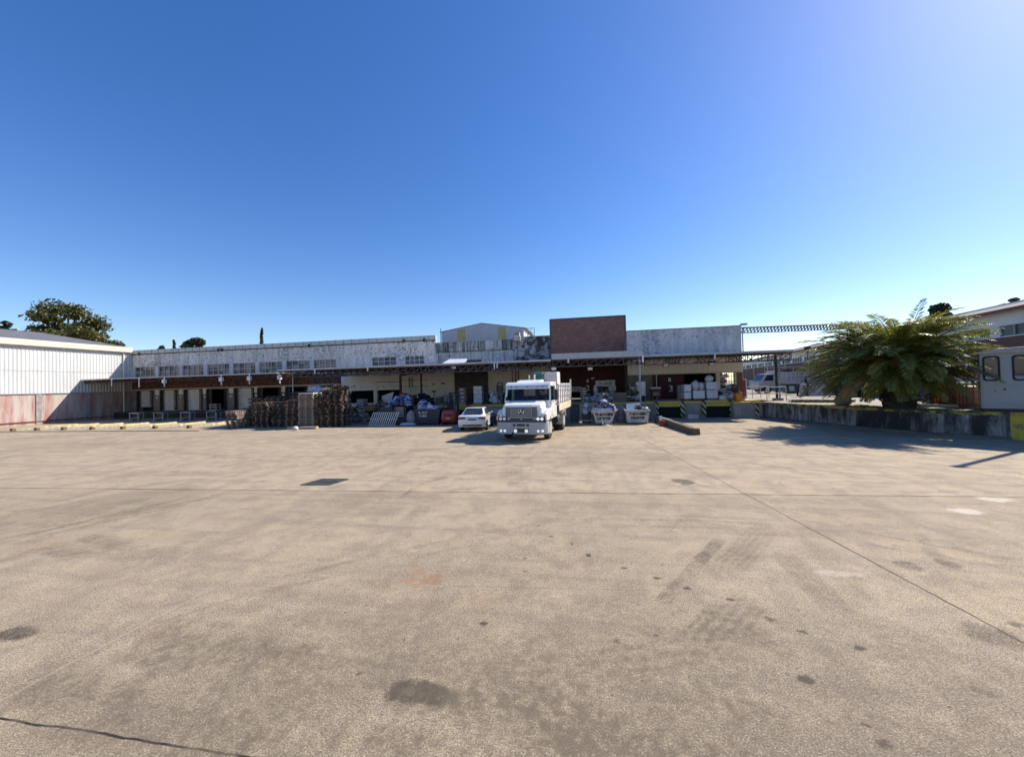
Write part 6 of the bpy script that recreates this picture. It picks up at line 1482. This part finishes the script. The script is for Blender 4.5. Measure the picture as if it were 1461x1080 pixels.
# railing and bollards at the edge of the raised yard
root = thing('guard_rail', 'pale pipe guard rail at the corner above the curved wall', 'railing', (xx(1107, 570, 30), 30, ZR)); b = MB(); x0, x1 = xx(1094, 560, 29.9), xx(1121.5, 560, 29.9)
for x in (x0, x1): b.cyl((x, 29.9, ZR), (x, 29.9, ZR+1.0), .03, n=8)
for z in (.55, 1.0): b.cyl((x0, 29.9, ZR+z), (x1, 29.9, ZR+z), .028, n=8)
b.build('rails', CREAM, root)
root = thing('guard_rail', 'longer low guard rail between the red gate and the column', 'railing', (xx(1078, 560, 36), 36, ZR)); b = MB(); x0, x1 = xx(1062, 560, 36), xx(1097, 560, 36)
for k in range(4): x = x0+(x1-x0)*k/3; b.cyl((x, 36, ZR), (x, 36, ZR+.95), .03, n=8)
for z in (.5, .95): b.cyl((x0, 36, ZR+z), (x1, 36, ZR+z), .03, n=8)
b.build('rails', CREAM, root)
root = thing('red_gate', 'small red framed gate beside the brick end of the grey wing', 'gate', (xx(1061, 555, 35.5), 35.5, ZR)); x0, x1 = xx(1058.8, 555, 35.5), xx(1064, 555, 35.5)
b = MB(); b.box(x0, 35.46, ZR+.1, x1, 35.54, ZR+1.5); b.build('panel', mat('gate_red', (.34, .06, .07), .6, .3, 3), root)
b = MB(); b.box(x0-.06, 35.44, ZR, x0-.001, 35.56, ZR+1.6); b.box(x1+.001, 35.44, ZR, x1+.06, 35.56, ZR+1.6); b.box(x0-.06, 35.44, ZR+1.601, x1+.06, 35.56, ZR+1.66); b.build('frame', WHITE, root)

# stake truck parked in the street
def stake_truck():
    r = thing('parked_truck', 'white stake bodied truck with pipe rack parked side on in the street', 'truck', (0, 0, 0), None, True)
    b = MB(); b.prism([(0, .55), (0, 1.15), (.25, 1.35), (.75, 2.15), (1.75, 2.2), (1.75, .55)], -.95, .95, 'y'); b.build('cab', mat('dull_white_paint', (.50, .47, .44), .5, .15, 2), r, bevel=.06)
    for s_ in (-1, 1):
        b = MB(); b.prism([(.48, 1.38), (.86, 2.0), (1.5, 2.02), (1.5, 1.38)], s_*.953, s_*.965, 'y'); b.build('side_window', DGLASS, r)
    b = MB(); b.add([(.30, -.8, 1.40), (.30, .8, 1.40), (.70, .75, 2.08), (.70, -.75, 2.08)], [(0, 1, 2, 3)]); b.v = [(q[0]-.03, q[1], q[2]+.02) for q in b.v]; b.build('windscreen', DGLASS, r)
    MB().box(-.08, -.95, .42, .1, .95, .66).build('bumper', STEEL, r, bevel=.03)
    MB().box(1.85, -1.05, .85, 5.6, 1.05, 1.0).build('bed', TIMBER, r)
    b = MB()
    for y_ in (-1.03, 1.03):
        for k in range(9): x = 1.9+k*.45; b.box(x-.06, y_-.05, 1.0, x+.06, y_+.05, 2.3)
        for z in (1.15, 1.5, 1.85, 2.2): b.box(1.85, y_-.03, z-.12, 5.6, y_+.03, z+.12)
    b.box(1.80, -1.05, 1.0, 1.86, 1.05, 2.5); b.build('stake_sides', mat('pinkish_white_boards', (.62, .56, .53), .7, .15, 3), r)
    b = MB(); b.tube([(1.6, -.9, 2.2), (1.6, -.9, 2.85), (5.5, -.9, 2.85), (5.5, -.9, 2.3)], .03, 6); b.tube([(1.6, .9, 2.2), (1.6, .9, 2.85), (5.5, .9, 2.85), (5.5, .9, 2.3)], .03, 6); b.tube([(3.6, -.9, 2.3), (3.6, -.9, 2.85), (3.6, .9, 2.85), (3.6, .9, 2.3)], .03, 6); b.build('pipe_rack', CREAM, r)
    b = MB(); b.box(.2, -.4, .5, 5.5, .4, .7); b.build('chassis', DARK, r)
    for s_ in (-1, 1):
        for x in (.85, 4.3):
            w_ = MB().cyl((x, s_*.72, .42), (x, s_*.98, .42), .42, n=18).build('wheel', BLACK, r); MB().cyl((x, s_*.981, .42), (x, s_*1.0, .42), .22, n=12).build('rim', WHITE, w_)
    b = MB(); rr_ = random.Random(3)
    for k in range(14): b.obox((rr_.uniform(2.1, 5.3), rr_.uniform(-.7, .7), 2.35+rr_.uniform(0, .15)), (.35, .2, .08), Matrix.Rotation(rr_.uniform(0, 3), 3, 'Z'))
    b.build('scrap_load', DARK, r)
    return r
p = G(1077, 561.2, ZR); place(stake_truck(), (p.x, p.y, ZR), R(4))
q = p
p = G(1128, 563.3, ZR); root = thing('street_bin', 'navy rubbish container with pale blue panel beside the bending person', 'bin', p)
MB().box(p.x-.5, p.y-.4, ZR+.1, p.x+.5, p.y+.4, ZR+1.02).build('body', NAVY, root, bevel=.05); MB().box(p.x-.3, p.y-.412, ZR+.4, p.x+.15, p.y-.401, ZR+.85).build('panel', mat('pale_blue_panel', (.22, .33, .42), .5, .2, 4), root); MB().box(p.x-.52, p.y-.43, ZR+1.02, p.x+.52, p.y+.42, ZR+1.1).build('lid', DARK, root, bevel=.02)
# parked cars behind the palm
p = G(1197, 567, ZR); saloon('navy saloon car parked in the street left of the palm trunk', mat('navy_car_paint', (.03, .035, .09), .25, .2, 2, coat=.6), (p.x+.3, p.y+.2, ZR), R(-62))
p = DD(1359, 560, 30); saloon('blue saloon car parked behind the yellow tote', mat('blue_car_paint', (.10, .17, .34), .3, .2, 2, coat=.6), (p.x, p.y, ZR), R(70))
p = DD(1383, 555, 27); saloon('dark red saloon car parked between the palm and the grey booth', mat('dark_red_car_paint', (.13, .015, .025), .3, .2, 2, coat=.6), (p.x-.4, p.y, ZR+.0), R(55))
b = MB(); p = G(1168, 564.6, ZR); b.box(p.x-1.5, p.y, ZR, p.x+1.1, p.y+.15, ZR+1.05); solo(b, 'low_wall', WHITE, 'low white wall under the drooping palm fronds', 'wall')

# caged liquid totes
def tote(label, px_, y, m, rz=0):
    x = xx(px_, 570, y); r = thing('caged_tote', label, 'tote', (0, 0, 0), 'caged totes beside the booth', True)
    MB().box(-.44, -.44, .15, .44, .44, 1.02).build('tank', m, r, bevel=.07)
    b = MB()
    for k in range(5):
        t = -.48+k*.24
        for s_ in (-.485, .485): b.box(t-.012, s_-.012, .14, t+.012, s_+.012, 1.08); b.box(s_-.012, t-.012, .14, s_+.012, t+.012, 1.08)
    for z in (.16, .45, .75, 1.06):
        for s_ in (-.485, .485): b.box(-.49, s_-.011, z-.012, .49, s_+.011, z+.012); b.box(s_-.011, -.49, z-.012, s_+.011, .49, z+.012)
    b.build('cage', mat('cage_steel', (.12, .10, .09), .6, .3, 5), r); MB().box(-.5, -.5, 0, .5, .5, .13).build('pallet', WOOD, r)
    return place(r, (x, y, ZR), rz)
def trans_mat(name, c, tr=.5):
    m, t, p = base_mat(name); v = ocoord(t); o = mix(t, mapr(t, noise_node(t, v, 4, 4), .3, .7), c, tuple(q*.7 for q in c)); lk(t, o, p.inputs['Base Color']); p.inputs['Roughness'].default_value = .5
    tl = nd(t, 'ShaderNodeBsdfTranslucent'); lk(t, o, tl.inputs[0]); ms = nd(t, 'ShaderNodeMixShader'); ms.inputs[0].default_value = tr; lk(t, p.outputs[0], ms.inputs[1]); lk(t, tl.outputs[0], ms.inputs[2]); lk(t, ms.outputs[0], t.nodes['Material Output'].inputs[0]); MATS[name] = m; return m
TY, TB = trans_mat('amber_plastic', (.80, .46, .06)), trans_mat('brownish_plastic', (.42, .27, .22))
tote('amber yellow caged tote right of the palm', 1348.5, 23.4, TY, R(-8)); tote('brownish caged tote next to the amber one', 1369.5, 22.6, TB, R(-10)); tote('brownish caged tote touching the grey booth', 1389, 21.6, TB, R(-12))
x, y = xx(1368, 570, 23.6), 23.7; b = MB(); b.obox((x, y-.7, ZR+1.13), (1.5, .45, .04), Matrix.Rotation(R(-40), 3, 'Z')); solo(b, 'white_board', WHITE, 'long white board lying across the brownish caged totes', 'board')
p = G(1362, 580.5, ZR); b = MB(); b.obox((p.x, p.y, ZR+.07), (1.35, .42, .07), Matrix.Rotation(R(-38), 3, 'Z')); solo(b, 'concrete_slab', CONCL, 'pale concrete slab lying before the caged totes', 'slab', bevel=.02)

# grey booth with rounded corners at the right edge
root = thing('booth', 'grey painted kiosk with rounded window corners at the right edge', 'kiosk', (0, 0, 0), None, True)
def rrect(x0, x1, z0, z1, r, n=5):
    pts = []
    for cx_, cz_, a0 in ((x1-r, z1-r, 0), (x0+r, z1-r, 90), (x0+r, z0+r, 180), (x1-r, z0+r, 270)):
        for k in range(n+1): a = R(a0+90*k/n); pts.append((cx_+r*math.cos(a), cz_+r*math.sin(a)))
    return pts
BW, BD, BH = 3.2, 1.7, 2.62
ws_ = [(.10, .50), (.86, 1.55), (2.1, 2.8)]
b = wall_open(MB(), .06, BW-.06, .12, 2.42, 0, .06, [(a, c_, 1.30, 2.28) for a, c_ in ws_]); b.build('front_wall', BOOTH, root)
b = wall_open(MB(), .06, BW-.06, .12, 2.42, BD-.06, BD, [(a, c_, 1.30, 2.28) for a, c_ in ws_]); b.build('back_wall', BOOTH, root)
b = MB(); b.box(0, .03, .12, .06, BD-.03, 1.3); b.box(BW-.06, .03, .12, BW, BD-.03, 2.42); b.box(0, .03, 1.3, .06, .25, 2.42); b.box(0, BD-.25, 1.3, .06, BD-.03, 2.42); b.box(0, .25, 2.28, .06, BD-.25, 2.42); b.build('side_walls', BOOTH, root)
for a, c_ in ws_:
    m_ = MB(); o1 = rrect(a-.03, c_+.03, 1.27, 2.31, .10); i1 = rrect(a+.03, c_-.03, 1.33, 2.25, .08); n = len(o1)
    vs = [(x, -.025, z) for x, z in o1]+[(x, -.025, z) for x, z in i1]+[(x, .03, z) for x, z in o1]+[(x, .03, z) for x, z in i1]
    m_.add(vs, [(k, (k+1) % n, n+(k+1) % n, n+k) for k in range(n)]+[(n+k, n+(k+1) % n, 3*n+(k+1) % n, 3*n+k) for k in range(n)]+[(k, (k+1) % n, 2*n+(k+1) % n, 2*n+k) for k in range(n)])
    f = m_.build('window', BLACK if a < 1 else STEEL, root)
    MB().add([(x, .02, z) for x, z in i1], [tuple(range(n))]).build('pane', CGLASS, f)
b = MB(); b.prism([(-.08, 2.42), (BW+.08, 2.42), (BW+.02, 2.50), (BW-.4, 2.60), (BW/2, 2.66), (.45, 2.60), (-.02, 2.50)], -.08, BD+.08, 'y'); b.build('roof', BOOTH, root, bevel=.02)
b = MB(); b.box(-.10, -.11, 2.425, BW+.1, -.081, 2.475); b.build('drip_edge', mat('rusty_cream', (.50, .42, .35), .7, .3, 4), root)
b = MB(); b.box(.04, -.02, 1.10, BW-.04, -.001, 1.16); b.box(.04, -.025, .34, BW-.04, -.001, .37); b.box(.04, -.03, .22, BW-.04, -.001, .26); b.build('belt_mouldings', BOOTH, root)
b = MB(); b.box(.05, .05, .0, BW-.05, BD-.05, .12); b.build('underframe', DARK, root)
b = MB(); b.box(.06, .06, .121, BW-.06, BD-.06, .16); b.build('floor', DARK, root)
b = MB(); b.cyl((.62, -.03, .92), (.62, -.001, .92), .035, n=10); b.cyl((.38, -.02, .84), (.38, -.001, .84), .025, n=10); b.build('lock', DARK, root)
p = G(1401, 586.5, ZR); place(root, (p.x, p.y, ZR), R(-38))

# boulder, shrubs, weeds
p = G(1203, 577.5, ZR); b = MB(); b.ball((p.x, p.y, ZR+.24), (.42, .36, .34), 12, 9, .14, random.Random(4)); b.ball((p.x-.25, p.y-.1, ZR+.38), (.2, .18, .22), 10, 7, .14, random.Random(9)); solo(b, 'boulder', BOULDER, 'lichen covered boulder at the left foot of the palm', 'boulder', smooth=True)
def leafy(mb, c, r, n, size, rr_, shell=.55):
    c = Vector(c); r = Vector(r)
    for k in range(n):
        d = Vector((rr_.gauss(0, 1), rr_.gauss(0, 1), rr_.gauss(0, 1))).normalized(); q = shell+(1-shell)*rr_.random()
        p = c+Vector((d.x*r.x, d.y*r.y, d.z*r.z))*q; a = Vector((rr_.uniform(-1, 1), rr_.uniform(-1, 1), rr_.uniform(-.6, 1))).normalized(); s_ = size*rr_.uniform(.6, 1.3)
        e1 = a.orthogonal().normalized()*s_; e2 = a.cross(e1).normalized()*s_*.6
        mb.add([p-e1, p+e2, p+e1, p-e2], [(0, 1, 2, 3)])
rr_ = random.Random(17)
p = G(1327, 578.5, ZR); root = thing('shrub', 'pale leafed shrub between the palm and the amber tote', 'shrub', (p.x, p.y, ZR)); b = MB()
for k in range(9): leafy(b, (p.x+rr_.uniform(-.35, .35), p.y+rr_.uniform(-.3, .3), ZR+.25+k*.14), (.28, .26, .22), 60, .07, rr_)
b.build('foliage', leafmat('shrub_leaf', (.14, .17, .10), (.22, .24, .17), .3), root); b = MB(); b.tube([(p.x, p.y, ZR), (p.x+.05, p.y, ZR+.6), (p.x-.05, p.y, ZR+1.2)], .03, 6); b.build('stem', TRUNKM, root)
p = G(1384, 579.5, ZR); b = MB()
for k in range(5): leafy(b, (p.x+rr_.uniform(-.5, .5), p.y+rr_.uniform(-.2, .2), ZR+.12), (.18, .16, .14), 30, .05, rr_)
tag(b.build('weeds', MATS['shrub_leaf']), 'pale weeds growing along the slab before the totes', 'weeds', kind='stuff')

# ------------------------------------------------------------------ palm
def palm():
    bx_, by_ = 15.95, 22.7; root = thing('palm_tree', 'broad squat date palm with arching fronds on the raised yard', 'palm tree', (bx_, by_, ZR)); rr_ = random.Random(23)
    b = MB(); pts = []; rs_ = []
    for k in range(9): z = ZR-.05+k*.25; pts.append((bx_, by_, z)); rs_.append(.62-.02*k+(.06 if k % 2 else 0))
    b.tube(pts, .5, 14, rs_)
    for k in range(150):
        a = rr_.uniform(0, 6.28); z = ZR+rr_.uniform(.1, 1.9); r_ = .56; q = Vector((bx_+r_*math.cos(a), by_+r_*math.sin(a), z)); d = Vector((math.cos(a), math.sin(a), .9)).normalized()
        b.bar(q, q+d*.26, .10, .05)
    b.build('trunk', TRUNKM, root)
    cz = ZR+1.8; crown = [MB(), MB(), MB()]; ribs = MB()
    def frond(az, el, L, droop, kind, z0, tw=0, dens=46):
        mb = crown[kind]; pts = []; p = Vector((bx_+.35*math.cos(az), by_+.35*math.sin(az), z0)); e = el; ns = 16; seg = L/ns; az2 = az
        for k in range(ns+1):
            pts.append(p.copy()); d = Vector((math.cos(az2)*math.cos(e), math.sin(az2)*math.cos(e), math.sin(e))); p = p+d*seg; e -= droop/ns*(.5+1.2*k/ns); az2 += tw/ns
        ribs.tube(pts, .02, 4, [.035*(1-.85*k/ns)+.004 for k in range(ns+1)])
        for k in range(dens):
            t = .10+.90*k/(dens-1); f = t*ns; i = min(int(f), ns-1); q = pts[i].lerp(pts[i+1], f-i); dirv = (pts[i+1]-pts[i]).normalized()
            side = dirv.cross(Vector((0, 0, 1)));
            if side.length < .1: side = Vector((-math.sin(az), math.cos(az), 0))
            side.normalize(); upd = side.cross(dirv).normalized(); ll = L*.15*(math.sin(math.pi*min(1, .12+t*.86))**.55)*rr_.uniform(.85, 1.15); w_ = .020+.014*rr_.random()
            for s_ in (-1, 1):
                tip = (dirv*.75+side*s_*.75+upd*rr_.uniform(.05, .45)-Vector((0, 0, rr_.uniform(.0, .35)))).normalized()
                e2 = q+tip*ll; nrm = tip.cross(upd).normalized()*w_; mid = q.lerp(e2, .45)
                mb.add([q, mid+nrm, e2-Vector((0, 0, ll*.12)), mid-nrm], [(0, 1, 2, 3)])
    N = 330
    for k in range(N):
        t = k/N; az = k*2.39996+rr_.uniform(-.2, .2); el = R(79-97*t**.85)+rr_.uniform(-.1, .1)
        L = rr_.uniform(3.3, 4.2)*(.9 if t < .3 else 1.03)*(1-.36*max(0, t-.6)/.4)*(1-.24*max(0, math.cos(az-.3)))*(.76 if math.cos(az) > .15 and t > .45 else 1); kind = 0
        if t > .55 and rr_.random() < .16: kind = 1
        if t > .82 and rr_.random() < .30: kind = 2 if rr_.random() < .35 else 1
        frond(az, el, L, rr_.uniform(1.1, 1.7)*(1-.5*t), kind, cz+.55*(1-t)+rr_.uniform(-.1, .1), rr_.uniform(-.3, .3))
    frond(R(20), R(73), 3.7, .35, 0, cz+.4); frond(R(60), R(72), 3.0, .6, 0, cz+.4)
    frond(R(190), R(3), 4.9, .75, 2, cz+.0); frond(R(215), R(6), 5.0, .95, 2, cz+.1); frond(R(187), R(8), 4.6, .9, 1, cz); frond(R(10), R(32), 3.2, .6, 2, cz+.4); frond(R(-8), R(30), 3.1, .6, 1, cz+.4); frond(R(-50), R(-2), 3.6, .8, 2, cz)
    crown[0].build('green_fronds', PALMG, root); crown[1].build('yellowing_fronds', PALMY, root); crown[2].build('dry_orange_fronds', PALMO, root); ribs.build('frond_stalks', mat('frond_stalk', (.16, .15, .05), .6, .3, 6), root)
    for ang, dz_ in ((R(228), .25), (R(262), -.15)):
        b = MB()
        for k in range(90): b.ball((bx_+1.0*math.cos(ang)+rr_.uniform(-.2, .2), by_+1.0*math.sin(ang)+rr_.uniform(-.2, .2), cz+dz_+rr_.uniform(-.4, .2)), .055, 6, 4)
        b.tube([(bx_, by_, cz+.5), (bx_+.6*math.cos(ang), by_+.6*math.sin(ang), cz+dz_+.5), (bx_+1.0*math.cos(ang), by_+1.0*math.sin(ang), cz+dz_)], .035, 6); b.build('fruit_cluster', FRUIT, root, split=False)
palm()

# ------------------------------------------------------------------ trees beyond
def tree(label, px_, base_t, px_half, top_py, bot_py, n, leaf, seed, size=.30, mat_=None, cat='tree', clumps=26, name='tree', flat=1.0):
    rr_ = random.Random(seed); c = DD(px_, top_py, base_t); hw = px_half/F*base_t; zt = c.z; zb_ = DD(px_, bot_py, base_t).z; root = thing(name, label, cat, (c.x, c.y, 0)); b = MB(); H = zt-zb_
    cl = []
    for k in range(clumps):
        a = rr_.uniform(0, 6.28); q = math.sqrt(rr_.random()); h = rr_.random(); rad = hw*(1-.75*h**1.6)*.80
        cl.append((Vector((c.x+rad*q*math.cos(a), c.y+rad*q*math.sin(a), zb_+H*(.10+.80*h))), hw*rr_.uniform(.11, .25)))
    for p, r_ in cl: leafy(b, p, (r_*1.25, r_*1.25, r_*.75*flat), n//clumps, size, rr_, .35)
    b.build('crown', mat_ or leaf, root); b = MB(); b.tube([(c.x, c.y, 0), (c.x+.2, c.y, zb_*.5), (c.x, c.y, zb_+H*.45)], .4, 8, [.045*hw+.2, .035*hw+.14, .08])
    for p, r_ in cl[::2]: b.tube([(c.x, c.y, max(.5, zb_-H*.1)), (Vector((c.x, c.y, zb_+H*.2))+p)/2, p], .1, 5, [.022*hw+.08, .014*hw+.05, .02])
    b.build('trunk', TRUNKM, root); return root
tree('large spreading dark tree behind the white warehouse roof', 95, 80, 64, 430, 505, 9000, LEAF, 31, .33, clumps=38)
tree('low dark tree top at the far left edge', 9, 90, 13, 458, 480, 1400, LEAFD, 32, .36, clumps=14)
tree('small round dark tree top just right of the warehouse roof', 232, 95, 7, 493, 505, 900, LEAFD, 33, .32, clumps=8)
tree('flat topped bushy tree above the left end of the long wing', 280, 90, 24, 483, 506, 4200, LEAFD, 34, .34, clumps=26)
def cypress(label, px_, t, hw_px, top, seed):
    rr_ = random.Random(seed); c = DD(px_, top, t); hw = hw_px/F*t; root = thing('cypress', label, 'cypress tree', (c.x, c.y, 0), 'cypresses beyond the long wing'); b = MB()
    for k in range(40): z = c.z*(.15+.85*k/39)-.2; r_ = hw*(.35+.75*math.sin(math.pi*min(1, (1-k/39)*.9+.08))); leafy(b, (c.x+rr_.uniform(-.2, .2)*hw, c.y+rr_.uniform(-.2, .2)*hw, z), (r_*.75, r_*.75, c.z*.03), 90, .16, rr_, .4)
    b.build('foliage', LEAFD, root); b = MB(); b.cyl((c.x, c.y, 0), (c.x, c.y, c.z*.8), .18, .05, 8); b.build('trunk', TRUNKM, root)
cypress('short stubby cypress top above the left end of the long wing', 248.5, 92, 3.2, 486, 41); cypress('tall slim dark cypress rising above the long wing roof', 373, 85, 3.4, 469.5, 42)
tree('feathery dark tree top behind the street building roof', 1346, 62, 30, 429, 500, 7000, LEAFD, 36, .3, clumps=36)
tree('thin greenery showing over the street building roof at the right edge', 1438, 66, 22, 420, 470, 3200, LEAF, 37, .25, clumps=20)
# lamp pole just outside the right edge: its shadow falls across the yard
tip = G(1370, 665); Lp = 11.4; px2 = Vector((tip.x+Lp*math.cos(SUN_AZ), tip.y+Lp*math.sin(SUN_AZ), 0)); hp = Lp*math.tan(SUN_EL); root = thing('lamp_pole', 'tall slim yard lamp pole standing on the raised yard right of the booth', 'lamp pole', (px2.x, px2.y, ZR))
MB().cyl((px2.x, px2.y, ZR), (px2.x, px2.y, hp), .11, .09, 12).build('pole', STEEL, root); MB().box(px2.x-.12, px2.y-.12, hp, px2.x+.12, px2.y+.12, hp+.15).build('head', DARK, root)
